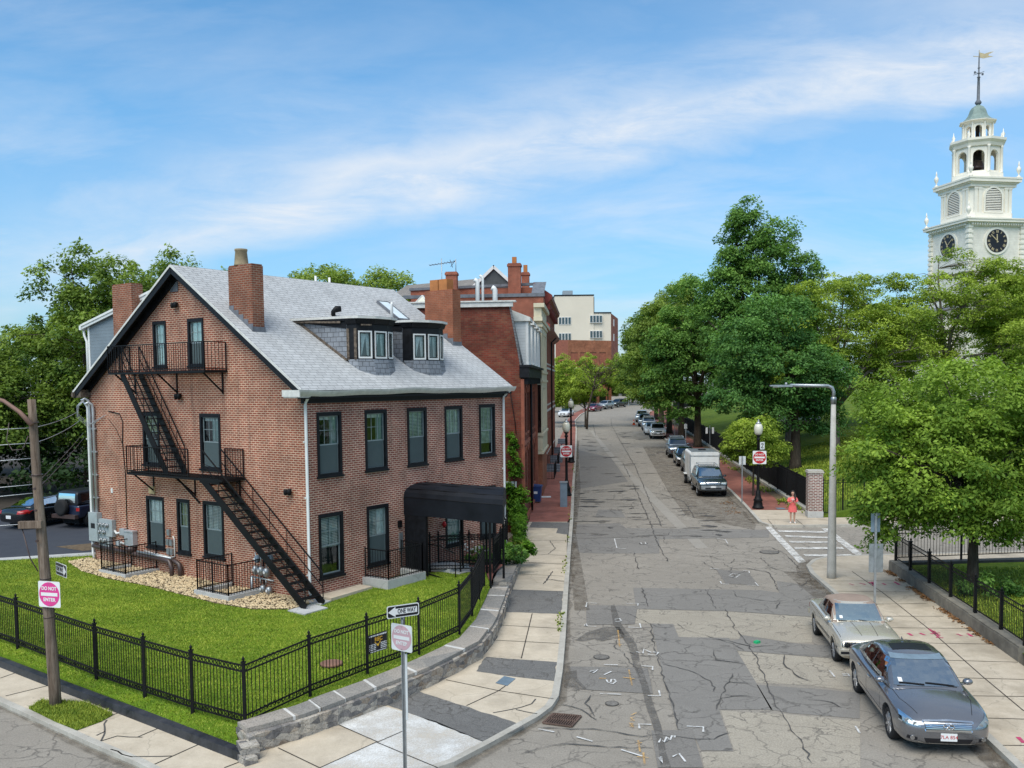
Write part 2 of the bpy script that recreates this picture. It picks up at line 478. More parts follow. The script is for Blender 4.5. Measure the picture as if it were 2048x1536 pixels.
M['rubber'] = plain('black_rubber', (.017, .017, .018), .8, 0, .3, var=.3)
M['chrome'] = plain('chrome', (.62, .63, .65), .16, 1.0, .5, var=.05)
M['alloy'] = plain('alloy_rim', (.50, .51, .53), .28, .8, .5, var=.1)
M['dark'] = plain('dark_gap', (.008, .008, .009), .85, var=.2)
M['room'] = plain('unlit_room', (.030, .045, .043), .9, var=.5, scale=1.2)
M['curtain'] = plain('pale_curtain', (.74, .80, .78), .9, var=.25, scale=9)
M['curtain_grey'] = plain('grey_curtain', (.27, .38, .37), .9, var=.25, scale=6)
M['curtain_green'] = plain('olive_curtain', (.30, .36, .17), .9, var=.5, scale=7)
M['sash'] = plain('grey_window_sash', (.24, .29, .30), .5, .2, .5, var=.1)
M['glass'] = glass_mat('window_glass', (.92, .97, .95), .10)
M['car_glass'] = glass_mat('car_glass', (.50, .60, .60), .42, .03)
M['dark_glass'] = glass_mat('dark_glass', (.10, .12, .13), .10, .02)
M['lamp_glass'] = plain('lamp_globe_glass', (.66, .64, .52), .2, 0, .6, var=.1)
M['headlamp'] = glass_mat('headlamp_lens', (.85, .88, .86), .18, .04)
M['grass_dead'] = plain('dry_leaf', (.26, .13, .05), .9, var=.5, scale=9)
M['skin'] = plain('skin', (.52, .30, .21), .55, var=.06)
M['coral'] = plain('coral_cotton', (.80, .15, .14), .8, var=.14, scale=14)
M['pink_print'] = plain('pale_pink_print', (.80, .42, .38), .8, var=.35, scale=22)
M['hair'] = plain('dark_hair', (.022, .013, .010), .5, var=.3, scale=20)
M['shoe'] = plain('white_shoe', (.72, .66, .62), .6)
M['phone'] = plain('dark_phone', (.02, .02, .05), .25)
M['sign_white'] = plain('sign_white', (.74, .74, .73), .4, var=.05)
M['sign_grey'] = plain('sign_faded_white', (.58, .60, .60), .5, var=.08)
M['sign_black'] = plain('sign_black', (.012, .012, .016), .4)
M['sign_red'] = plain('sign_red', (.46, .012, .018), .4, var=.08)
M['sign_pink'] = plain('sign_faded_magenta', (.66, .055, .26), .45, var=.1)
M['sign_pale'] = plain('sign_faded_rose', (.46, .30, .33), .5, var=.1)
M['sign_yellow'] = plain('sign_yellow', (.75, .42, .03), .5)
M['orange_cone'] = plain('orange_plastic', (.75, .11, .02), .5)
M['taillight'] = plain('red_lens', (.36, .01, .01), .2, 0, .6)
M['amber'] = plain('amber_lens', (.70, .12, .02), .25, 0, .6)
M['interior'] = plain('beige_interior', (.30, .25, .19), .85, var=.2)
M['interior_dark'] = plain('dark_interior', (.03, .03, .032), .85)
M['canvas_tan'] = plain('tan_canvas', (.29, .215, .17), .85, var=.14, scale=4, fine=60)
M['siding_grey'] = None
def siding_mat(name, col, gap=.13, dark=.45):
 t = NT(name)
 v = t.coord('UV')
 w = t.n('TexWave', wave_type='BANDS', bands_direction='Y', wave_profile='SAW')
 w.inputs['Scale'].default_value = .31416 / gap
 t.l(v, w.inputs['Vector'])
 n = t.noise(v, 1.5, 4, .6)
 k = t.ramp(w.outputs['Fac'], [(0, dark), (.12, 1.0), (1, .92)])
 c = t.mix(1.0, t.ramp(n, [(.3, tuple(x * .88 for x in col)), (.7, tuple(min(1, x * 1.08) for x in col))]), k, 'MULTIPLY')
 return t.bsdf(c, .6, 0, .3, w.outputs['Fac'], .4, .012)
M['siding_grey'] = siding_mat('grey_clapboard', (.19, .23, .26))
M['siding_white'] = siding_mat('white_clapboard', (.60, .62, .62), .15)
M['church_board'] = siding_mat('church_clapboard', (.82, .77, .67), .2, .7)
def shingle_mat(name, col, bw=.33, bh=.145):
 t = NT(name)
 v0 = t.coord('UV')
 nz = t.noise(v0, 1.1, 3, .6)
 cb = t.n('CombineXYZ'); t.l(t.math('MULTIPLY', nz, .05), cb.inputs['Y'])
 add = t.n('VectorMath', operation='ADD'); t.l(v0, add.inputs[0]); t.l(cb.outputs[0], add.inputs[1])
 br = t.n('TexBrick', offset=.37, squash=1.0)
 t.l(add.outputs[0], br.inputs['Vector'])
 br.inputs['Scale'].default_value = 1; br.inputs['Brick Width'].default_value = bw; br.inputs['Row Height'].default_value = bh
 br.inputs['Mortar Size'].default_value = .012; br.inputs['Mortar Smooth'].default_value = .6; br.inputs['Bias'].default_value = 0
 br.inputs['Color1'].default_value = (*[c * 1.07 for c in col], 1); br.inputs['Color2'].default_value = (*[c * .92 for c in col], 1)
 br.inputs['Mortar'].default_value = (*[c * .42 for c in col], 1)
 big = t.noise(v0, .5, 5, .65); fine = t.noise(v0, 50, 3, .6); streak = t.noise(t.coord('UV', (2.5, .25, 1)), 1.0, 4, .6)
 c = t.mix(1.0, br.outputs['Color'], t.ramp(big, [(.3, .92), (.7, 1.06)]), 'MULTIPLY')
 c = t.mix(1.0, c, t.ramp(streak, [(.35, .92), (.6, 1.04)]), 'MULTIPLY')
 c = t.mix(1.0, c, t.ramp(fine, [(.3, .82), (.7, 1.12)]), 'MULTIPLY')
 return t.bsdf(c, .85, 0, .25, t.math('SUBTRACT', 1.0, br.outputs['Fac']), .6, .015)
M['roof'] = shingle_mat('grey_asphalt_shingle', (.47, .472, .47), .36, .155)
M['roof_dark'] = shingle_mat('dark_slate_roof', (.16, .165, .17))
M['roof_tan'] = shingle_mat('weathered_slate_roof', (.25, .225, .20))
def blind_mat():
 t = NT('venetian_blind')
 v = t.coord('UV')
 sp = t.n('SeparateXYZ'); t.l(v, sp.inputs[0])
 fr = t.math('FRACT', t.math('MULTIPLY', sp.outputs['Y'], 1 / .052))
 c = t.ramp(fr, [(0, (.10, .14, .14)), (.32, (.14, .20, .19)), (.4, (.66, .74, .71)), (.9, (.55, .64, .62)), (1, (.12, .16, .16))])
 n = t.noise(v, 2.2, 3, .6)
 c = t.mix(1.0, c, t.ramp(n, [(.35, .6), (.65, 1.1)]), 'MULTIPLY')
 return t.bsdf(c, .7, 0, .3)
M['blind'] = blind_mat()
def screen_mat():
 t = NT('insect_screen')
 d = t.n('BsdfDiffuse'); d.inputs['Color'].default_value = (.10, .13, .135, 1)
 tr = t.n('BsdfTransparent')
 v = t.coord('UV'); n = t.noise(v, 3, 3, .5)
 mx = t.n('MixShader'); t.l(t.ramp(n, [(.3, .74), (.7, .80)]), mx.inputs[0])
 t.l(tr.outputs[0], mx.inputs[1]); t.l(d.outputs[0], mx.inputs[2]); t.l(mx.outputs[0], t.out.inputs['Surface'])
 return t.m
M['screen'] = screen_mat()
def grass_ground(name, a, b, c3):
 t = NT(name)
 v = t.coord('Object')
 n = t.noise(v, .5, 5, .65); m2 = t.noise(v, 3.2, 5, .7); f = t.noise(v, 40, 3, .7)
 k = t.math('ADD', t.math('MULTIPLY', n, .5), t.math('MULTIPLY', m2, .5))
 c = t.ramp(k, [(.32, a), (.5, b), (.7, c3)])
 c = t.mix(1.0, c, t.ramp(f, [(.3, .55), (.7, 1.3)]), 'MULTIPLY')
 return t.bsdf(c, .9, 0, .15, f, .8, .03)
M['lawn'] = grass_ground('lawn_soil', (.080, .155, .010), (.140, .230, .014), (.230, .300, .022))
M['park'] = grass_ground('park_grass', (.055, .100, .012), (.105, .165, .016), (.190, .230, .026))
M['ground'] = plain('city_ground', (.20, .19, .175), .95, var=.2, scale=.02, fine=.4)
def blade_mat(name, a, b):
 t = NT(name)
 at = t.n('Attribute', attribute_name='tint')
 v = t.coord('Object'); n = t.noise(v, .45, 5, .7, .6)
 n2 = t.noise(t.coord('Object', (1.2, 3.5, 1), (0, 0, .9)), 1.0, 3, .6)
 f = t.math('ADD', t.math('MULTIPLY', at.outputs['Fac'], .28), t.math('ADD', t.math('MULTIPLY', n, .75), t.math('MULTIPLY', t.math('SUBTRACT', n2, .5), .5)))
 c = t.ramp(f, [(.25, a), (.75, b)])
 return t.bsdf(c, .6, 0, .2)
M['blade'] = blade_mat('grass_blade', (.055, .130, .010), (.390, .440, .055))
M['road'] = asphalt_mat('worn_asphalt', (.255, .226, .188), (.370, .330, .278), .9, .75, .45)
M['road_dark'] = asphalt_mat('patched_asphalt', (.195, .181, .163), (.258, .240, .216), .6, .75, .42)
M['trench'] = asphalt_mat('trench_fill', (.30, .272, .235), (.36, .33, .285), .6, .2, .42)
M['road_worn'] = asphalt_mat('polished_aggregate', (.345, .302, .240), (.475, .420, .335), 1.1, .75, .6)
M['road_brown'] = asphalt_mat('trench_asphalt', (.180, .166, .150), (.250, .232, .208), .8, .6, .5)
M['walk_black'] = asphalt_mat('pavement_asphalt', (.130, .127, .122), (.205, .198, .188), 1.0, .9, .6)
M['lot'] = asphalt_mat('new_asphalt', (.040, .045, .058), (.062, .067, .080), .3, .0, .3, (.12, .12, .13))
M['stain'] = asphalt_mat('wet_asphalt', (.055, .055, .056), (.085, .082, .08), .6, .7, .45)
M['conc'] = concrete_mat('pavement_concrete', (.48, .405, .305), (.60, .515, .40), amt=.4)
M['conc_grey'] = concrete_mat('grey_concrete', (.40, .40, .39), (.52, .52, .50), (.28, .27, .25), .3)
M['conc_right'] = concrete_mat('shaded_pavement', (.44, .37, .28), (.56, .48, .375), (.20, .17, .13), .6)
M['kerb'] = concrete_mat('granite_kerb', (.36, .335, .29), (.52, .49, .43), (.22, .19, .15), .5, .1)
M['joint'] = plain('pavement_joint', (.055, .048, .04), .95, var=.5)
M['crack'] = plain('tarry_crack', (.085, .080, .075), .95, var=.4)
M['dirt'] = plain('gutter_dirt', (.050, .040, .030), .95, var=.6, scale=5)
M['soil'] = plain('bare_soil', (.14, .10, .06), .95, var=.5, scale=6)
M['stone'] = stone_mat('rubble_stone', [(.085, .085, .09), (.24, .22, .205), (.50, .45, .38), (.22, .165, .12)], 4.0, mortar=(.50, .47, .42))
M['cap'] = stone_mat('capstone', [(.21, .205, .195), (.34, .31, .27), (.43, .37, .31)], .7)
M['mortar'] = plain('pale_mortar', (.62, .60, .56), .9)
M['wall_granite'] = concrete_mat('weathered_granite', (.17, .155, .13), (.30, .27, .22), (.075, .07, .06), .7, .1)
M['pole_wood'] = None
M['tar_timber'] = plain('tarred_kerb_wall', (.030, .030, .034), .5, 0, .5, var=.7, scale=2.2, fine=16, bump=.4)
M['gravel'] = plain('tan_gravel', (.62, .48, .29), .85, var=.45, scale=11)
def wood_pole_mat():
 t = NT('weathered_pole_wood')
 v = t.coord('Object', (14, 14, .7))
 n = t.noise(v, 1.0, 7, .7, 1.2); b = t.noise(t.coord('Object'), .8, 4, .6); f = t.noise(t.coord('Object', (40, 40, 1.2)), 1.0, 4, .6)
 c = t.ramp(n, [(.3, (.060, .040, .028)), (.5, (.20, .148, .11)), (.72, (.33, .265, .21))])
 c = t.mix(1.0, c, t.ramp(b, [(.3, .65), (.7, 1.15)]), 'MULTIPLY')
 return t.bsdf(c, .9, 0, .2, t.math('ADD', n, f), .9, .02)
M['pole_wood'] = wood_pole_mat()
def bark_mat(name, a, b):
 t = NT(name)
 n = t.noise(t.coord('Object', (6, 6, 1.3)), 1.6, 7, .7, .8)
 return t.bsdf(t.ramp(n, [(.3, a), (.7, b)]), .95, 0, .15, n, .9, .04)
M['bark'] = bark_mat('dark_bark', (.035, .027, .020), (.115, .09, .068))
M['bark_grey'] = bark_mat('grey_bark', (.075, .062, .05), (.24, .205, .17))
def worn_paint(name, col, keep=.55, soft=.06, sc=3.0):
 t = NT(name)
 v = t.coord('Object')
 n = t.noise(v, sc, 6, .72); f = t.noise(v, 30, 3, .7)
 k = t.math('ADD', t.math('MULTIPLY', n, .6), t.math('MULTIPLY', f, .4))
 a = t.ramp(k, [(keep - soft, 1.0), (keep + soft, 0.0)])
 d = t.n('BsdfDiffuse'); d.inputs['Color'].default_value = (*col, 1)
 tr = t.n('BsdfTransparent'); mx = t.n('MixShader')
 t.l(a, mx.inputs[0]); t.l(tr.outputs[0], mx.inputs[1]); t.l(d.outputs[0], mx.inputs[2]); t.l(mx.outputs[0], t.out.inputs['Surface'])
 return t.m
M['xwalk'] = worn_paint('crosswalk_paint', (.66, .64, .60), .53, .09)
M['mark_white'] = worn_paint('survey_paint_white', (.64, .63, .61), .56, .08)
M['mark_orange'] = worn_paint('survey_paint_orange', (.58, .36, .14), .50, .08)
M['mark_pink'] = worn_paint('survey_paint_pink', (.50, .07, .16), .53, .08)
M['salt'] = worn_paint('bleached_concrete', (.70, .69, .66), .53, .16, 1.3)
M['wet'] = worn_paint('oil_stain', (.150, .140, .128), .50, .10, 2.0)
M['brown_wash'] = worn_paint('litter_and_shade_wash', (.150, .125, .098), .42, .18, 2.6)
L = {}
L['maple'] = leaf_mat('maple_leaf', (.040, .120, .024), (.250, .420, .085))
L['maple_blue'] = leaf_mat('dark_maple_leaf', (.034, .110, .030), (.200, .375, .085))
L['linden'] = leaf_mat('linden_leaf', (.055, .125, .016), (.330, .420, .080))
L['light'] = leaf_mat('light_leaf', (.100, .175, .016), (.440, .540, .075))
L['near'] = leaf_mat('pear_leaf', (.070, .145, .016), (.360, .500, .070))
L['ivy'] = leaf_mat('ivy_leaf', (.040, .115, .010), (.180, .36, .030))
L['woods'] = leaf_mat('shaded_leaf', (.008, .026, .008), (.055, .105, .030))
L['left'] = leaf_mat('ailanthus_leaf', (.040, .100, .016), (.310, .410, .070))
# == camera (fitted to the photograph's vanishing points)
CAM_H = 7.5
def setup_camera():
 p, r = R(3.53014), R(-.59414)
 f = Vector((0, math.cos(p), -math.sin(p))); rt = Vector((1, 0, 0)); up = rt.cross(f)
 c, s = math.cos(r), math.sin(r)
 x = c * rt + s * up; y = -s * rt + c * up
 cam = bpy.data.cameras.new('camera')
 o = bpy.data.objects.new('camera', cam); COL.objects.link(o)
 m = Matrix((x, y, -f)).transposed().to_4x4(); m.translation = (0, 0, CAM_H)
 o.matrix_world = m
 cam.sensor_width = 36; cam.sensor_fit = 'HORIZONTAL'
 cam.lens = 36 * 1846 / 2048
 cam.shift_y = (880.54 - 768) / 2048
 cam.clip_start = .5; cam.clip_end = 4000
 scene.camera = o
setup_camera()
SUN_EL, SUN_AZ = R(56), R(206)     # azimuth clockwise from +Y: high sun behind the camera's left shoulder
def setup_light():
 l = bpy.data.lights.new('sun', 'SUN'); l.energy = 3.7; l.angle = R(52); l.color = (1, .915, .80)
 o = bpy.data.objects.new('sun', l); COL.objects.link(o)
 d = Vector((math.sin(SUN_AZ) * math.cos(SUN_EL), math.cos(SUN_AZ) * math.cos(SUN_EL), math.sin(SUN_EL)))
 o.rotation_euler = (-d).to_track_quat('-Z', 'Y').to_euler()
 w = bpy.data.worlds.new('World'); scene.world = w; w.use_nodes = True
 t = w.node_tree; t.nodes.clear()
 N = lambda k: t.nodes.new('ShaderNode' + k)
 out = N('OutputWorld'); bg = N('Background'); sky = N('TexSky')
 sky.sky_type = 'NISHITA'; sky.sun_disc = False; sky.sun_elevation = SUN_EL; sky.sun_rotation = SUN_AZ
 sky.altitude = 50; sky.air_density = 1.0; sky.dust_density = 1.0; sky.ozone_density = 2.0
 def link(a, b): t.links.new(a, b)
 def mth(op, a, b=0.0, clamp=False):
  n = N('Math'); n.operation = op; n.use_clamp = clamp
  for i, v in enumerate((a, b)):
   if isinstance(v, bpy.types.NodeSocket): link(v, n.inputs[i])
   else: n.inputs[i].default_value = v
  return n.outputs[0]
 def ramp(f, st):
  n = N('ValToRGB'); cr = n.color_ramp
  while len(cr.elements) < len(st): cr.elements.new(.5)
  for e, (p, c) in zip(cr.elements, st):
   e.position = p; e.color = (c, c, c, 1) if isinstance(c, (int, float)) else (*c, 1)
  link(f, n.inputs[0]); return n.outputs[0]
 tc = N('TexCoord'); sp = N('SeparateXYZ'); link(tc.outputs['Generated'], sp.inputs[0])
 ay = mth('MAXIMUM', mth('ABSOLUTE', sp.outputs['Y']), .05)
 u = mth('DIVIDE', sp.outputs['X'], ay); v = mth('DIVIDE', sp.outputs['Z'], ay)
 def noise(cu, cv, sc, det=6, ro=.6, off=0.0):
  cb = N('CombineXYZ'); link(mth('MULTIPLY', u, cu), cb.inputs[0])
  link(mth('ADD', mth('MULTIPLY', v, cv), off), cb.inputs[1])
  n = N('TexNoise'); n.inputs['Scale'].default_value = sc; n.inputs['Detail'].default_value = det; n.inputs['Roughness'].default_value = ro
  n.inputs['Distortion'].default_value = .4
  link(cb.outputs[0], n.inputs['Vector']); return n.outputs['Fac']
 # a long cirrus band rising to the right, drawn in sky direction
 vb = mth('ADD', mth('MULTIPLY', u, .205), .246)
 vb = mth('ADD', vb, mth('MULTIPLY', mth('MULTIPLY', u, u), -.05))
 rag = mth('MULTIPLY', mth('SUBTRACT', noise(1.0, 2.2, 3.6, 6, .58, 3.0), .5), .10)
 dv = mth('ADD', mth('SUBTRACT', v, vb), rag)
 up = mth('MAXIMUM', dv, 0.0); dn = mth('MAXIMUM', mth('MULTIPLY', dv, -1.0), 0.0)
 core = mth('MULTIPLY', ramp(mth('MULTIPLY', mth('ABSOLUTE', mth('ADD', dv, -.012)), 26.0), [(0, .8), (.5, .45), (1, 0.0)]), ramp(mth('ADD', u, .5), [(.05, 0.0), (.3, 1.0), (.9, .8)]))
 band = mth('MULTIPLY', ramp(mth('MULTIPLY', up, 8.0), [(0, 1.0), (.22, .6), (.6, .22), (1, 0.0)]), ramp(mth('MULTIPLY', dn, 17.0), [(0, 1.0), (.45, .7), (1, 0.0)]))
 fib = ramp(noise(1.3, 5.0, 5.0, 7, .66, 9.0), [(.3, .35), (.62, 1.0)])
 band = mth('MULTIPLY', mth('MULTIPLY', band, fib), ramp(mth('ADD', mth('MULTIPLY', u, .8), .5), [(.0, .35), (.3, .9), (1, 1.0)]))
 band = mth('MAXIMUM', band, mth('MULTIPLY', core, ramp(noise(1.0, 3.5, 4.0, 6, .6, 7.0), [(.3, .5), (.6, 1.0)])))
 veil = mth('MULTIPLY', ramp(noise(1.0, 3.0, 2.6, 7, .62, 1.0), [(.46, 0.0), (.80, 1.0)]), .30)
 low = mth('MULTIPLY', ramp(noise(1.0, 4.0, 3.5, 6, .6, 5.0), [(.42, 0.0), (.7, 1.0)]), ramp(v, [(0, .5), (.22, .35), (.4, .1)]))
 right = mth('MULTIPLY', ramp(mth('ADD', mth('MULTIPLY', u, 1.2), .35), [(.45, 0.0), (.95, 1.0)]), ramp(v, [(.18, 0.0), (.42, .5)]))
 right = mth('MULTIPLY', right, ramp(noise(1.2, 2.4, 3.0, 6, .6, 2.0), [(.3, .35), (.65, 1.0)]))
 haze = ramp(v, [(0, .34), (.1, .18), (.28, .05), (.5, 0.0)])
 cl = mth('MAXIMUM', mth('MAXIMUM', mth('MULTIPLY', band, .92), veil), mth('MAXIMUM', low, right))
 cl = mth('ADD', cl, haze, True)
 tint = N('Mix'); tint.data_type = 'RGBA'; tint.blend_type = 'MULTIPLY'; tint.inputs[0].default_value = 1
 link(sky.outputs[0], tint.inputs[6]); tint.inputs[7].default_value = (SKY_TINT[0], SKY_TINT[1], SKY_TINT[2], 1)
 low_ = N('Mix'); low_.data_type = 'RGBA'; low_.blend_type = 'MULTIPLY'; low_.inputs[0].default_value = 1; link(tint.outputs[2], low_.inputs[6]); link(ramp(v, [(0, (.62, .68, .78)), (.12, (.72, .80, .90)), (.3, (.95, .97, 1.0)), (1, 1.0)]), low_.inputs[7])
 mx = N('Mix'); mx.data_type = 'RGBA'; link(cl, mx.inputs[0]); link(low_.outputs[2], mx.inputs[6]); mx.inputs[7].default_value = (*CLOUD, 1)
 link(mx.outputs[2], bg.inputs['Color']); bg.inputs['Strength'].default_value = SKY_STR
 link(bg.outputs[0], out.inputs['Surface'])
SKY_TINT = (.66, 1.12, 1.26); CLOUD = (5.6, 5.9, 6.3); SKY_STR = .15
setup_light()
scene.view_settings.view_transform = 'Standard'; scene.view_settings.look = 'None'
scene.view_settings.exposure = 0; scene.view_settings.gamma = 1
scene.render.engine = 'CYCLES'
scene.cycles.use_denoising = True
scene.cycles.max_bounces = 6; scene.cycles.transparent_max_bounces = 16
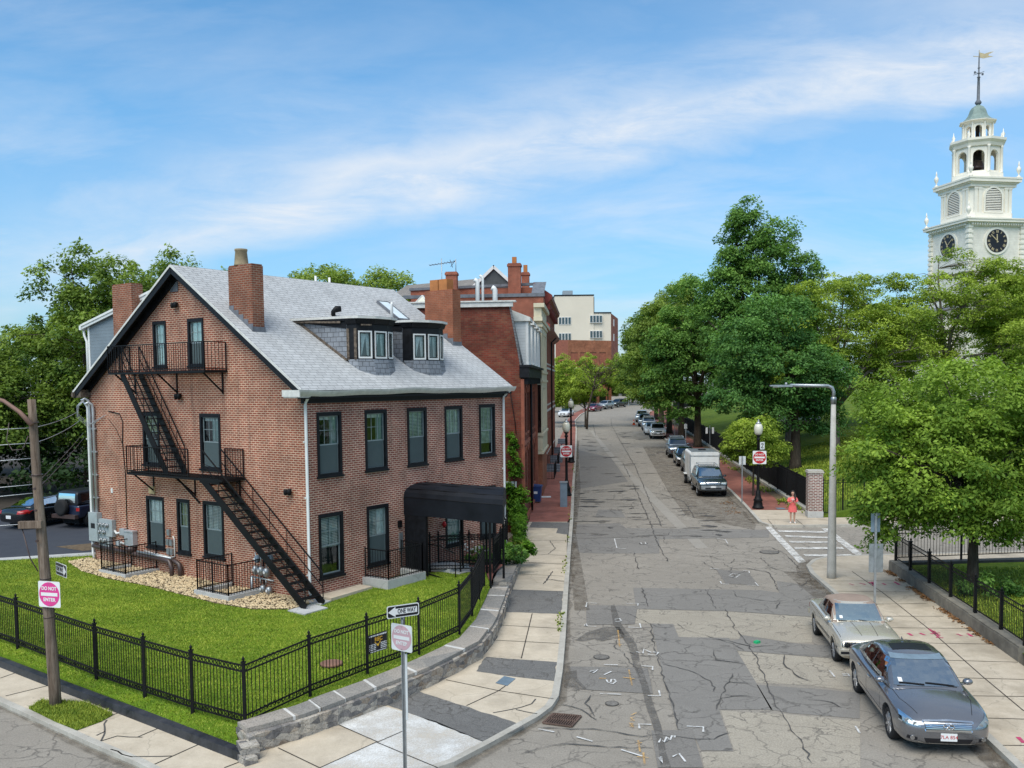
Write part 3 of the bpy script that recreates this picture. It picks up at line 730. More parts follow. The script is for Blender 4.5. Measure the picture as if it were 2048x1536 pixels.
GP={
'walk_asphalt':[[(-3.11,21.06),(-2.31,21.79),(0.2,19.53),(-0.54,18.54)],[(-0.77,24.58),(1.11,24.03),(1.01,22.47),(-0.06,22.85),(-0.99,23.33)],[(-0.05,32.7),(1.77,32.36),(1.52,29.11),(-0.38,29.47)],[(1.01,47.99),(2.93,47.72),(2.66,44.1),(2.1,44.54),(2.24,45.92),(0.82,46.28)]],
'walk_white':[[(-3.12,20.9),(-1.73,19.81),(-0.61,18.61),(-1.5,17.36),(-3.78,17.41),(-2.87,18.67),(-3.94,19.77)]],
'walk_cover':[[(-0.26,22.89),(0.03,22.68),(-0.18,22.13),(-0.47,22.35)]],
'joints_left':[[(-4.84,18.42),(-3.78,17.41)],[(-3.94,19.77),(-2.84,18.67)],[(-2.87,18.67),(-3.78,17.41)],[(-2.87,18.67),(-1.5,17.36)],[(-2.33,19.34),(-2.84,18.67)],[(-1.71,22.65),(-0.38,21.79),(0.91,21.17)],[(-1.11,20.78),(-0.38,21.79),(-0.22,22.15)],[(0.59,29.21),(0.19,24.39)],[(-0.46,27.83),(1.4,27.37)],[(-0.63,26.19),(1.27,25.78)],[(-0.04,35.44),(1.92,34.88)],[(0.3,37.69),(2.26,37.25)],[(-13.13,23.15),(-12.9,23.76)],[(-12.24,21.78),(-11.59,22.52)],[(-10.18,21.29),(-10.04,21.7)],[(-9.09,20.41),(-8.83,20.75)],[(-7.97,19.09),(-7.6,19.82)],[(-7.07,17.66),(-6.4,18.9)],[(-5.64,17.46),(-5.23,17.98)],[(0.13,37.65),(2.17,37.09)],[(0.27,39.57),(2.31,38.96)],[(0.65,42.62),(2.56,42.51)]],
'cracks_left':[[(1.51,35.67),(1.31,34.62),(1.18,33.75)],[(1.3,34.32),(1.9,33.86)],[(-0.47,20.28),(0.02,20.53),(0.36,20.85),(0.49,21.18)],[(0.02,20.51),(0.5,20.2)],[(-9.09,20.07),(-8.75,19.26),(-8.66,18.88)],[(-8.66,18.88),(-8.42,19.14),(-7.87,19.07)],[(-8.29,18.44),(-7.68,18.04),(-6.87,18.06)],[(-8.91,19.19),(-8.81,19.42)],[(1.69,42.56),(1.88,40.7),(1.49,39.34)],[(1.56,35.8),(1.31,34.58),(1.1,33.54)],[(1.41,34.31),(1.93,34.02)]],
'joints_right':[[(13.06,35.21),(12.8,31.63),(12.29,27.08),(11.59,22.36),(11.3,20.07)],[(11.61,33.55),(13.98,33.49)],[(11.37,31.9),(13.75,31.66)],[(11.92,29.99),(13.59,29.99)],[(11.51,28.42),(13.38,28.34)],[(11.17,27.07),(13.51,26.9)],[(11.09,25.48),(13.3,25.26)],[(11.27,23.84),(13.1,23.6)],[(10.94,22.41),(12.74,22.19)],[(10.51,21.1),(12.06,20.99)],[(10.09,19.69),(11.25,19.56)],[(9.78,18.17),(10.44,18.13)],[(12.94,48.04),(16.32,47.69)],[(13.36,48.02),(13.02,45.62)],[(14.82,47.92),(14.57,45.65)],[(13.37,51.35),(15.85,51.12)]],
'pink':[[(12.28,26.89),(12.23,26.52),(12.26,26.16)],[(12.08,26.35),(12.4,26.46)],[(12.31,26.71),(12.16,25.99)],[(12.06,25.99),(12.25,25.93)],[(11.46,26.46),(11.47,26.19)],[(11.8,26.45),(11.85,26.23)],[(12.82,26.32),(12.87,26.1)],[(13.14,26.36),(13.13,26.04)],[(12.18,33.06),(12.24,32.81)],[(12.57,33.13),(12.7,32.9)],[(12.96,33.25),(13.04,32.83)],[(13.11,33.33),(12.92,32.69)],[(13.36,33.04),(13.39,32.81)],[(13.9,33.29),(13.87,32.79)],[(10.35,18.58),(10.3,18.27)]],
'drain':[[(0.87,20.47),(1.48,20.3),(1.23,19.68),(0.62,19.92)]],
'grass_patch':[[(-11.21,20.87),(-11.18,21.37),(-10.57,21.3),(-10.09,21.24),(-9.49,20.77),(-9.06,20.41),(-9.15,19.99),(-9.45,19.48),(-10.19,20.02)]],
'dark_patch':[[(4.36,33.3),(8.86,32.69),(9.39,32.27),(9.85,34.17),(10.62,33.56),(11.17,31.8),(9.47,28.89),(6.93,29.75),(4.05,30.14)],[(4.27,28.29),(4.94,28.16),(4.83,26.71),(6.29,26.58),(5.88,20.64),(4.67,20.68),(4.42,18.3),(3.78,18.36),(3.8,19.44),(3.51,19.49),(3.81,23.3)],[(5.98,22.38),(7.58,21.96),(8.28,21.7),(7.64,20.02),(6.19,20.42),(5.84,20.64)],[(6.55,26.43),(6.7,26.87),(7.99,25.95),(8.98,25.66),(8.58,24.5),(6.21,25.28),(6.27,26.27)],[(2.9,46.89),(12.75,45.53),(12.16,43.43),(6.92,43.29),(6.36,39.81),(3.76,39.95),(2.92,40.19),(2.69,43.53)],[(4.93,52.83),(6.2,52.42),(6.13,49.86),(4.48,49.97)]],
'worn_patch':[[(4.05,30.09),(6.92,29.71),(9.48,28.83),(8.53,26.02),(8.01,26.0),(6.72,26.92),(6.55,26.47),(4.86,26.74),(4.92,28.2),(3.78,28.31)],[(6.21,25.25),(8.61,24.46),(8.87,23.27),(8.15,21.88),(7.18,22.34),(6.24,22.5),(5.93,22.57)],[(4.7,20.62),(6.06,20.37),(7.59,19.87),(6.67,17.43),(3.67,17.51),(3.77,18.29),(4.44,18.27),(4.57,19.42)]],
'brown_patch':[[(2.45,30.73),(4.16,30.54),(3.74,28.21),(2.24,28.17)],[(1.38,24.01),(3.5,23.79),(3.33,21.79),(1.71,22.14),(1.52,22.91)],[(2.93,19.46),(3.82,19.44),(3.65,17.51),(2.77,17.53)],[(8.07,36.37),(9.22,35.99),(9.0,33.43),(7.86,33.85)]],
'stain':[[(3.41,30.81),(3.33,28.23),(3.5,26.03),(3.36,24.16),(3.3,22.4),(3.22,20.88),(3.19,19.74),(3.05,18.21),(3.03,17.53),(2.83,17.53),(2.95,18.64),(3.01,19.75),(3.03,20.89),(3.13,22.41),(3.16,24.16),(3.24,25.87),(3.07,28.24),(3.25,30.58)],[(1.77,26.44),(2.18,27.32),(2.84,27.95),(3.23,27.84),(3.3,26.73),(2.89,26.57),(2.42,26.24),(2.36,26.59),(2.0,26.34)],[(1.31,23.52),(1.62,23.65),(1.59,22.97),(1.76,22.2),(1.46,22.03),(1.22,22.34)]],
'line_white':[[(2.41,30.39),(2.49,31.01),(2.83,30.88)],[(3.81,30.84),(4.21,30.82),(4.15,30.5)],[(2.16,28.04),(2.25,28.27),(2.25,27.98),(2.53,27.91)],[(3.48,27.79),(3.87,27.72),(3.9,28.21)],[(3.35,23.94),(3.64,23.86),(3.59,23.58)],[(3.18,21.62),(3.47,21.58),(3.5,21.97)],[(2.05,21.8),(2.56,21.72)],[(2.37,24.08),(2.74,24.03)],[(2.69,19.52),(2.71,19.78),(2.98,19.75)],[(3.73,19.63),(4.08,19.57),(4.02,19.29)],[(7.73,34.13),(7.69,33.7),(7.95,33.63)],[(8.57,33.44),(8.94,33.31),(8.98,33.92)],[(7.86,36.47),(8.25,36.32)],[(9.07,36.02),(9.28,35.95),(9.19,35.55)],[(8.3,35.13),(8.52,35.49),(8.75,35.26),(8.47,34.76),(8.29,35.07)],[(3.18,28.74),(3.35,28.83),(3.37,28.57),(3.25,28.43),(3.17,28.53)],[(2.31,22.82),(2.33,22.62),(2.44,22.49),(2.54,22.68),(2.52,22.84),(2.44,22.84),(2.4,22.62)],[(3.39,25.22),(3.55,25.06),(3.63,25.45),(3.79,25.13)],[(3.67,24.97),(3.88,24.86),(3.99,25.12),(3.84,25.17)],[(2.98,18.73),(3.06,18.95),(3.09,18.74),(3.2,19.04),(3.24,18.85),(3.32,19.1),(3.38,19.08),(3.35,18.99)],[(8.12,23.36),(8.08,22.87)],[(8.34,23.08),(8.49,23.08),(8.47,22.91),(8.33,22.99)],[(7.36,19.53),(7.3,19.11)],[(0.5,19.56),(0.84,19.38)],[(1.3,19.09),(1.62,18.83)],[(2.16,18.38),(2.54,18.04)],[(3.14,18.0),(3.3,18.16),(3.35,17.75)],[(2.86,17.97),(2.88,17.69),(2.91,18.01)],[(1.95,23.5),(2.18,23.66),(2.03,23.36)],[(2.29,23.21),(2.51,23.48)],[(5.26,43.48),(4.81,43.41),(4.66,41.08),(5.05,40.86)],[(5.91,42.39),(6.12,42.46),(6.11,42.03),(5.92,41.92),(5.9,42.3)],[(9.61,43.13),(9.95,42.89),(9.82,41.83)]],
'line_orange':[[(2.98,23.6),(2.94,22.99),(2.9,22.35)],[(2.75,23.0),(3.03,22.86)],[(3.14,27.47),(2.99,25.72)],[(2.97,26.65),(3.19,26.61)],[(2.94,25.97),(3.07,25.91)],[(2.57,18.87),(2.53,18.26)],[(2.5,18.65),(2.63,18.74)],[(2.43,18.02),(2.66,17.96)],[(2.59,18.22),(2.53,17.65)],[(2.14,22.95),(2.32,22.92)],[(2.48,19.67),(2.56,19.59),(2.52,19.86),(2.6,19.81)],[(2.55,20.01),(2.64,19.96),(2.58,20.16),(2.68,20.21)],[(2.61,20.32),(2.75,20.47)]],
'crack':[[(16.18,150.71),(14.18,131.1),(12.15,103.87),(10.21,76.63),(9.0,62.95),(8.24,54.54),(7.62,46.88)],[(11.67,149.31),(14.83,151.9),(17.03,149.63)],[(11.86,135.07),(10.12,111.14),(11.54,110.94)],[(9.51,79.17),(8.75,68.24)],[(3.02,46.94),(6.98,46.7),(10.96,46.22)],[(8.5,64.66),(7.71,54.58),(7.12,47.15),(6.7,42.54),(6.44,38.07)],[(8.95,59.86),(9.6,59.08),(10.4,55.63),(9.8,49.4)],[(4.69,33.29),(4.48,30.41)],[(6.94,32.91),(6.65,29.98)],[(7.83,32.6),(7.79,31.71),(8.2,31.32),(8.97,30.8),(8.6,29.9)],[(4.24,28.29),(4.02,26.35),(3.81,23.57),(3.72,22.26),(3.64,20.87),(3.52,19.54)],[(6.98,29.97),(6.71,27.71),(6.68,26.78),(6.63,25.26),(6.29,22.69),(6.01,20.58),(5.95,19.38),(5.91,18.56),(5.81,17.65)],[(5.53,25.3),(5.46,24.38),(6.09,24.06)],[(7.36,24.77),(7.1,23.74),(7.23,22.92),(7.4,22.53)],[(0.47,19.63),(1.72,19.54),(2.87,19.04)],[(0.1,18.2),(0.96,18.78),(1.67,18.59),(2.82,18.47)],[(1.84,21.72),(1.64,21.15),(1.72,20.71),(1.79,20.29)],[(1.05,21.11),(1.56,20.71),(1.81,20.08)],[(6.9,21.22),(7.4,21.09),(7.47,20.65)],[(5.49,26.47),(6.22,26.27),(6.71,25.58),(7.73,25.88)],[(3.13,25.39),(3.35,24.91),(3.91,24.73)],[(2.26,23.98),(3.29,23.87)],[(3.18,26.56),(4.42,26.43)],[(5.2,22.66),(5.89,22.45)],[(5.0,21.62),(5.82,21.42)],[(4.64,20.68),(4.99,21.74),(5.59,23.24)],[(10.47,38.66),(10.32,36.58),(10.7,35.59),(11.58,35.87)],[(10.39,40.57),(11.51,41.11),(11.75,39.33),(11.35,36.2)],[(7.85,38.08),(8.04,36.37),(9.32,36.63),(9.99,35.63),(9.46,32.44)],[(5.29,40.06),(5.02,36.52)],[(11.82,36.18),(11.16,34.34),(10.34,32.94)]],
'manhole':[[(11.16,39.82)],[(2.38,24.79)],[(6.0,42.17)],[(2.27,21.13)]],
'xwalk':[[(12.74,46.28),(13.08,46.36),(12.05,37.51),(11.68,37.36)],[(15.38,45.61),(15.75,45.69),(14.99,39.35),(14.72,38.62),(14.6,39.18)],[(13.09,45.26),(15.31,44.88),(15.23,44.41),(13.03,44.78)],[(13.01,43.84),(14.99,43.36),(14.96,42.91),(12.95,43.39)],[(12.54,40.85),(14.65,40.73),(14.59,40.26),(12.47,40.37)],[(12.44,39.22),(14.44,39.11),(14.42,38.67),(12.39,38.78)],[(12.78,42.43),(14.81,42.05),(14.76,41.63),(12.73,42.0)]],
'fence_up':[[(16.38,50.96),(16.79,56.15),(17.44,64.45),(18.15,70.5),(19.35,85.7)]],
'brick_right':[[(13.37,51.35),(15.85,51.12),(15.96,53.64),(16.67,61.97),(17.61,68.15),(18.19,75.08),(14.75,60.84),(13.89,55.85)]],
'lawnedge_left':[[(-20.22,36.01),(-19.38,36.67),(-18.09,36.91),(-17.21,36.96)]],
'lot':[[(-23.64,42.19),(-22.93,43.49),(-21.78,44.55),(-20.97,44.64)]],
'gravel_edge':[[(-18.3,36.92),(-15.09,33.95),(-13.02,32.71),(-10.65,30.48),(-8.91,29.13),(-7.22,28.15),(-6.65,27.69)]],
'carwheels':[[(3.11,46.04)]]}
# == ground, road, pavements
KL = [(-40, 44), (-30, 35.9), (-20, 27.6), (-12.15, 21.37), (-8.77, 18.74), (-7.48, 17.79), (-6.5, 16.95), (-5.6, 16.35), (-4.5, 16.0), (-3.2, 16.2), (-2.2, 16.8), (-1.2, 17.63),
      (-.44, 18.66), (.53, 20.07), (.85, 20.69), (1.04, 21.39), (1.25, 23.4), (1.5, 26.45), (1.88, 31.6), (2.45, 39.06), (3.26, 49.32), (4.4, 65), (5.73, 82.19), (7.1, 101), (8.62, 122.1),
      (9.9, 143), (12.1, 161), (14.2, 173), (17, 184), (22, 197), (30, 210), (45, 225)]
KR = [(8.8, 10), (9.2, 14), (9.69, 18.58), (10.05, 21.5), (10.6, 26), (11.15, 32.0), (11.4, 35.0), (11.7, 36.5), (12.3, 37.6), (13.14, 38.32), (14.83, 38.51), (20, 38.9), (45, 40.3)]
KF = [(60, 49.5), (30, 47.2), (15.88, 46.06), (13.5, 46.1), (12.95, 46.35), (12.72, 47.33), (13.44, 53.27), (14.14, 59.84), (15.0, 72), (16.0, 87), (17.2, 103), (18.2, 116), (19.6, 131), (21.5, 148), (25, 168), (31, 190), (42, 212), (60, 230)]
g = MB()
ys = [-200, 0, 20] + [34 + 6 * i for i in range(45)] + [400, 1500, 3500]
for a, b in zip(ys[:-1], ys[1:]):
 g.quad((-2500, a, sz(a) - .12), (2500, a, sz(a) - .12), (2500, b, sz(b) - .12), (-2500, b, sz(b) - .12))
structure('ground', g, M['ground'])
sheet('road', [(-60, 2), (60, 2), (60, 300), (-30, 300), (-60, 60)], M['road'], 0.0)
sheet('road_patch', GP['worn_patch'], M['road_worn'], .004)
sheet('road_patch', GP['dark_patch'], M['road_dark'], .008)
sheet('road_patch', GP['brown_patch'] , M['road_brown'], .012)
# a smooth utility trench down the middle of the street
sheet('road_patch', [[(8.2, 41), (8.75, 41), (9.1, 60), (9.6, 90), (10.6, 120), (10.2, 120), (9.1, 90), (8.5, 60)]], M['trench'], .004)
sheet('road_patch', [[(4.2, 62), (8.3, 66), (9.0, 84), (6.6, 92), (5.6, 76)]], M['road_brown'], .004)
sheet('road_patch', [[(2.6, 43.5), (5.9, 43.9), (5.6, 48.0), (2.95, 47.6)]], M['road_brown'], .016)
sheet('road_stain_and_shade', GP['stain'], M['wet'], .020)
sheet('road_stain_and_shade', [[(2.0, 30), (2.5, 30), (3.1, 45), (4.6, 62), (6.2, 86), (7.6, 104), (7.0, 104), (5.8, 86), (4.2, 66), (2.7, 45)]], M['brown_wash'], .020)
sheet('road_stain_and_shade', [[(9.5, 50), (12.0, 45.5), (12.5, 47), (13.2, 53), (14.0, 62), (14.9, 75), (16.2, 95), (13.5, 95), (11.6, 75), (10.2, 60)]], M['brown_wash'], .016)  # the trees' shade along the parked row, painted on as a brown wash
sheet('road_stain_and_shade', [[(10.6, 36), (11.5, 35.5), (11.0, 29), (10.3, 22), (9.6, 16), (9.0, 16), (9.7, 24), (10.3, 30)]], M['brown_wash'], .016)
_r = random.Random(3)
cr = []
for i, pl in enumerate(GP['crack']): cr += ribbons([jag(pl, .045, 4.5, _r)], .036 if i < 8 else .026, .75)
for k in range(34):
 # short side cracks, crosswise and lengthwise, spread over the carriageway
 y = _r.uniform(18, 60); x = .04 * y + 1.6 + _r.uniform(0, 7.6); a = _r.choice([0, PI / 2]) + _r.uniform(-.5, .5); n = _r.randint(2, 5)
 pl = [(x, y)]
 for j in range(n):
  a += _r.uniform(-.6, .6); x += math.cos(a) * .55; y += math.sin(a) * .7; pl.append((x, y))
 cr += ribbons([jag(pl, .045, 6, _r)], _r.uniform(.012, .022), .75)
sheet('road_crack', cr, M['crack'], .024)
# tar seams and thin worn ruts farther up the street
far = []
smear = []
for k in range(110):
 y = 44 + 76 * _r.random() ** 1.5; x = .083 * y - 1.2 + 7.8 * _r.random() ** 1.3; L0 = _r.uniform(.3, 1.7); w = _r.uniform(.05, .16) * (1 + y / 60); s = _r.uniform(-.3, .3)
 n = 7; top = [(x + L0 * i / n, y + s * i / n + w * math.sin(PI * i / n) * _r.uniform(.4, 1.3)) for i in range(n + 1)]; bot = [(x + L0 * i / n, y + s * i / n - w * math.sin(PI * i / n) * _r.uniform(.4, 1.3)) for i in range(1, n)]
 (smear if k % 3 else far).append(top + bot[::-1])
sheet('road_crack', far, M['crack'], .024); sheet('road_stain_and_shade', smear, M['wet'], .028)
sheet('crosswalk_marking', GP['xwalk'], M['xwalk'], .028)
lw = []
for pl in GP['line_white']: lw += ribbons([pl], .045)
sheet('survey_marking', lw, M['mark_white'], .032)
lo = []
for pl in GP['line_orange']: lo += ribbons([pl], .04)
sheet('survey_marking', lo, M['mark_orange'], .032)
# kerbs and pavements
def kerb(name, line, side):
 inner = offset_line(line, .17 * side)
 polys = [[line[i], line[i + 1], inner[i + 1], inner[i]] for i in range(len(line) - 1)]
 ring = line + inner[::-1]
 return sheet(name, [ring], M['kerb'], .128, skirt=.3)
kerb('kerb', KL, 1); kerb('kerb', KR, -1); kerb('kerb', KF, -1)
# dirt and leaves lie along the foot of the kerbs
def gutter(line, side, w0, w1, rnd):
 a = offset_line(line, -.01 * side); b = [(p[0], p[1]) for p in offset_line(line, -side * .1)]
 dense = jag(line, 0, 1.2, rnd)
 o = []
 for i, p in enumerate(dense):
  q0 = dense[max(0, i - 1)]; q1 = dense[min(len(dense) - 1, i + 1)]
  t = Vector((q1[0] - q0[0], q1[1] - q0[1])); t = t.normalized() if t.length > 0 else Vector((1, 0))
  w = rnd.uniform(w0, w1)
  o.append((p[0] + t.y * w * side, p[1] - t.x * w * side))
 return dense + o[::-1]
sheet('gutter_dirt', [gutter(KL[11:24], 1, .05, .28, _r)], M['brown_wash'], .036)
sheet('gutter_dirt', [gutter(KF[5:14], -1, .1, .6, _r), gutter(KR[0:10], -1, .08, .5, _r), gutter(KL[2:7], 1, .05, .2, _r)], M['brown_wash'], .036)
kl_in = offset_line(KL, .165)
ROW = [(.6, 38.6), (.46, 45.5), (1.04, 51.85), (2.2, 65.6), (3.0, 75), (4.1, 89.6), (5.4, 105), (6.9, 122), (8.6, 143), (10.5, 161), (12.6, 174), (15.4, 186), (20.5, 199)]
near_left = kl_in[2:20] + [(2.85, 47.95), (.85, 48.05), (.46, 45.5), (.5, 38.6), (-1.2, 33), (-2.5, 27), (-5, 22), (-9, 24), (-20, 32.5)]
sheet('pavement', [near_left], M['conc'], .12)
sheet('brick_pavement', [[(2.87, 48.0)] + kl_in[20:28] + [(17, 197.5), (14.6, 186)] + ROW[10:1:-1] + [(.85, 48.05)]], M['brick_walk'], .12)
def inside(p, poly):
 r = False; n = len(poly)
 for i in range(n):
  a, b = poly[i], poly[(i + 1) % n]
  if (a[1] > p[1]) != (b[1] > p[1]) and p[0] < (b[0] - a[0]) * (p[1] - a[1]) / (b[1] - a[1]) + a[0]: r = not r
 return r
sheet('pavement_patch', [jag(p + [p[0]], .025, 5, _r)[:-1] for p in GP['walk_asphalt']], M['walk_black'], .124)
sheet('pavement_stain', GP['walk_white'], M['salt'], .124)
jl = []
for pl in GP['joints_left']: jl += ribbons([pl], .028)
sheet('pavement_joint', jl, M['joint'], .128)
jc = []
for pl in GP['cracks_left']: jc += ribbons([jag(pl, .03, 5, _r)], .035)
sheet('pavement_crack', jc, M['crack'], .128)
sheet('utility_cover', GP['walk_cover'], M['blue_grey'], .130)
kr_in = offset_line(KR, -.165)
right_near = kr_in + [(45, 37.9), (14.75, 35.9), (14.57, 35.45), (13.12, 23.63), (12.0, 14), (11.5, 10)]
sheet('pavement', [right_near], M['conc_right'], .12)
jr = []
for pl in GP['joints_right']: jr += ribbons([pl], .03)
sheet('pavement_joint', jr, M['joint'], .126)
pk = []
for pl in GP['pink']: pk += ribbons([pl], .09)
sheet('survey_marking', pk, M['mark_pink'], .130)
kf_in = offset_line(KF, -.165)
FU = [(16.3, 48.9), (16.38, 50.96), (16.79, 56.15), (17.44, 64.45), (18.35, 74), (19.35, 85.7), (20.7, 101), (22, 117), (24, 135), (26.5, 152), (31, 172), (38, 192)]
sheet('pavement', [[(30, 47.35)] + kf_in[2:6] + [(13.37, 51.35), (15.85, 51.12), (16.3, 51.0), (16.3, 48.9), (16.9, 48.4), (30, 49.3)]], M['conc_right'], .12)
sheet('brick_pavement', [[(13.37, 51.35)] + kf_in[6:16] + [(38, 197), (33, 180)] + [(p[0] - .75, p[1]) for p in FU[10:1:-1]] + [(15.85, 51.12)]], M['brick_walk'], .12)
sheet('verge', [[(15.85, 51.1)] + [(p[0] - .75, p[1]) for p in FU[2:11]] + FU[10:0:-1]], M['soil'], .125)
# manhole lids and the gully grating
def lid(p, r, label):
 t = thing('manhole_cover', label, 'manhole cover', (p[0], p[1], sz(p[1])))
 b = MB(); b.lathe((0, 0, .004), [(r, 0), (r, .022), (r * .93, .026), (r * .9, .018)], 28); b.build('frame', M['crack'], t)
 b = MB(); b.lathe((0, 0, .008), [(r * .86, 0), (r * .86, .018)], 28)
 for k in range(-4, 5):
  w = math.sqrt(max(0, (r * .8) ** 2 - (k * r * .17) ** 2)); b.box(-w, w, k * r * .17 - .012, k * r * .17 + .012, .018, .03)
 b.build('lid', M['road_brown'], t)
for (p, r, lb) in zip([q[0] for q in GP['manhole']], [.42, .22, .2, .16],
  ['large round iron manhole cover in the road near the crosswalk', 'small round iron cover on the left side of the near road',
         'small round cover inside the painted brackets in mid road', 'smallest round cover in the road near the gully grating']):
 lid(p, r, lb)
dr = GP['drain'][0]
t = thing('storm_drain', 'rusty iron storm drain grating at the foot of the left kerb', 'storm drain', (0, 0, 0))
b = MB(); b.prism([(p[0], p[1]) for p in dr], .0, .018); b.build('pit', M['dark'], t)
P = [Vector((p[0], p[1], .03)) for p in dr]
b = MB()
for i in range(4): b.bar(P[i], P[(i + 1) % 4], .05, .03)
for k in range(1, 12):
 u = k / 12; b.bar(P[0].lerp(P[1], u), P[3].lerp(P[2], u), .02, .03)
b.bar(P[0].lerp(P[3], .5), P[1].lerp(P[2], .5), .03, .03)
b.build('grating', plain('rusty_iron', (.17, .11, .085), .8, .3, .4, var=.4), t)
# == the corner lot
def lawn_z(x, y):
 d = .6 * (x + 5.14) + .8 * (y - 17.5)          # falls to the low wall on the west side
 return .48 + .0125 * max(0, y - 18) - .22 * max(0.0, 1 - max(d - .15, 0) / 1.3) ** 1.5
BO = Vector((-6.58, 29.23)); BX = Vector((.5751, .8181)); BY = Vector((-.8181, .5751)); BROT = math.atan2(.8181, .5751)
def W2(x, y): return (BO.x + BX.x * x + BY.x * y, BO.y + BX.y * x + BY.y * y)
cap_out = [(-5.46, 18.27), (-4.44, 19.11), (-3.94, 19.77), (-3.21, 20.74), (-2.16, 22.16), (-.94, 24.45), (-.58, 26.49), (-.31, 29.6), (-.2, 31.1)]
cap_in = [(-5.75, 18.62), (-4.78, 19.62), (-4.3, 20.31), (-3.55, 21.3), (-2.6, 22.7), (-1.5, 24.75), (-1.12, 26.8), (-.88, 29.7), (-.78, 31.1)]
base_l = [(-5.30, 18.05), (-4.41, 19.0), (-3.86, 19.66), (-3.10, 20.66), (-2.05, 22.1), (-.86, 24.4), (-.49, 26.45), (-.23, 29.6), (-.12, 31.1)]
LAWN = cap_in + [W2(6.35, -2.35), W2(5.3, -.5), W2(2, 2), W2(2, 12), (-17.4, 37.2), (-20.3, 36.2), (-29.2, 36.0), (-19.97, 28.85), (-13.6, 24.3), (-10.95, 22.26), (-5.5, 18.05)]
sheet('lawn', [LAWN], M['lawn'], zf=lawn_z, skirt=.4, step=.7, stepx=.7)
# asphalt car park behind, with its concrete edge
lotz = lambda x, y: .66 + .006 * (y - 36)
sheet('car_park', [[(-17.0, 37.45), (-20.4, 36.6), (-29.9, 36.4), (-60, 60), (-45, 62), (-17, 62), (-9, 48)]], M['lot'], zf=lotz)
sheet('car_park_kerb', [[(-17.0, 37.0), (-20.4, 36.15), (-29.7, 35.95), (-30, 36.4), (-20.5, 36.65), (-17.0, 37.75)]], M['conc_grey'], zf=lambda x, y: lotz(x, y) + .07, skirt=.2)
sheet('woodland_floor', [[(-75, 50), (-45, 51), (-24, 50.5), (-12, 52), (-5, 60), (-5, 100), (-75, 110)]], M['dirt'], zf=lambda x, y: lotz(x, y) + .05)
sheet('car_park_patch', [[(-18.0, 38.3), (-19.7, 39.4), (-17.6, 40.7), (-16.4, 39.6)]], M['soil'], zf=lambda x, y: lotz(x, y) + .008)
# gravel strip along the gable
GRAV = [W2(-.02, -.35), W2(-1.1, -.45), W2(-1.75, .6), W2(-1.9, 2.2), W2(-1.75, 4.5), W2(-1.65, 6.5), W2(-1.75, 8.5), W2(-1.55, 10.5), W2(-.9, 12.6), W2(-.02, 12.6)]
sheet('gravel_bed', [GRAV], M['soil'], zf=lambda x, y: lawn_z(x, y) + .012)
def stones(name, poly, zf, n, r0, r1, m, seed=1):
 rnd = np.random.default_rng(seed)
 xs = [p[0] for p in poly]; yy = [p[1] for p in poly]
 pts = []
 while len(pts) < n:
  p = (rnd.uniform(min(xs), max(xs)), rnd.uniform(min(yy), max(yy)))
  if inside(p, poly): pts.append(p)
 ico_v = np.array([(0, 0, 1), (.9, 0, .25), (.28, .85, .3), (-.73, .53, .2), (-.73, -.53, .3), (.28, -.85, .2), (.7, .5, -.5), (-.3, .8, -.5), (-.9, 0, -.5), (-.3, -.8, -.5), (.7, -.5, -.5)])
 ico_f = [(0, 1, 2), (0, 2, 3), (0, 3, 4), (0, 4, 5), (0, 5, 1), (1, 6, 2), (2, 7, 3), (3, 8, 4), (4, 9, 5), (5, 10, 1), (2, 6, 7), (3, 7, 8), (4, 8, 9), (5, 9, 10), (1, 10, 6)]
 V = []; F = []; T = []
 for i, p in enumerate(pts):
  r = rnd.uniform(r0, r1); a = rnd.uniform(0, 6.28); s = rnd.uniform(.6, 1.2, 3) * r; s[2] *= .6
  c, sn = math.cos(a), math.sin(a)
  v = ico_v * s; w = np.stack([v[:, 0] * c - v[:, 1] * sn, v[:, 0] * sn + v[:, 1] * c, v[:, 2]], 1) + (p[0], p[1], zf(*p) + r * .2 + rnd.uniform(0, r * .5))
  b = len(V); V.extend(map(tuple, w)); F.extend([tuple(b + k for k in f) for f in ico_f])
 me = bpy.data.meshes.new(name); me.from_pydata(V, [], F); me.materials.append(m)
 o = bpy.data.objects.new(name, me); COL.objects.link(o)
 return o
tag(stones('gravel', GRAV, lambda x, y: lawn_z(x, y) + .015, 5600, .025, .055, M['gravel']), 'tan pebbles spread along the foot of the brick gable', 'gravel', kind='stuff')
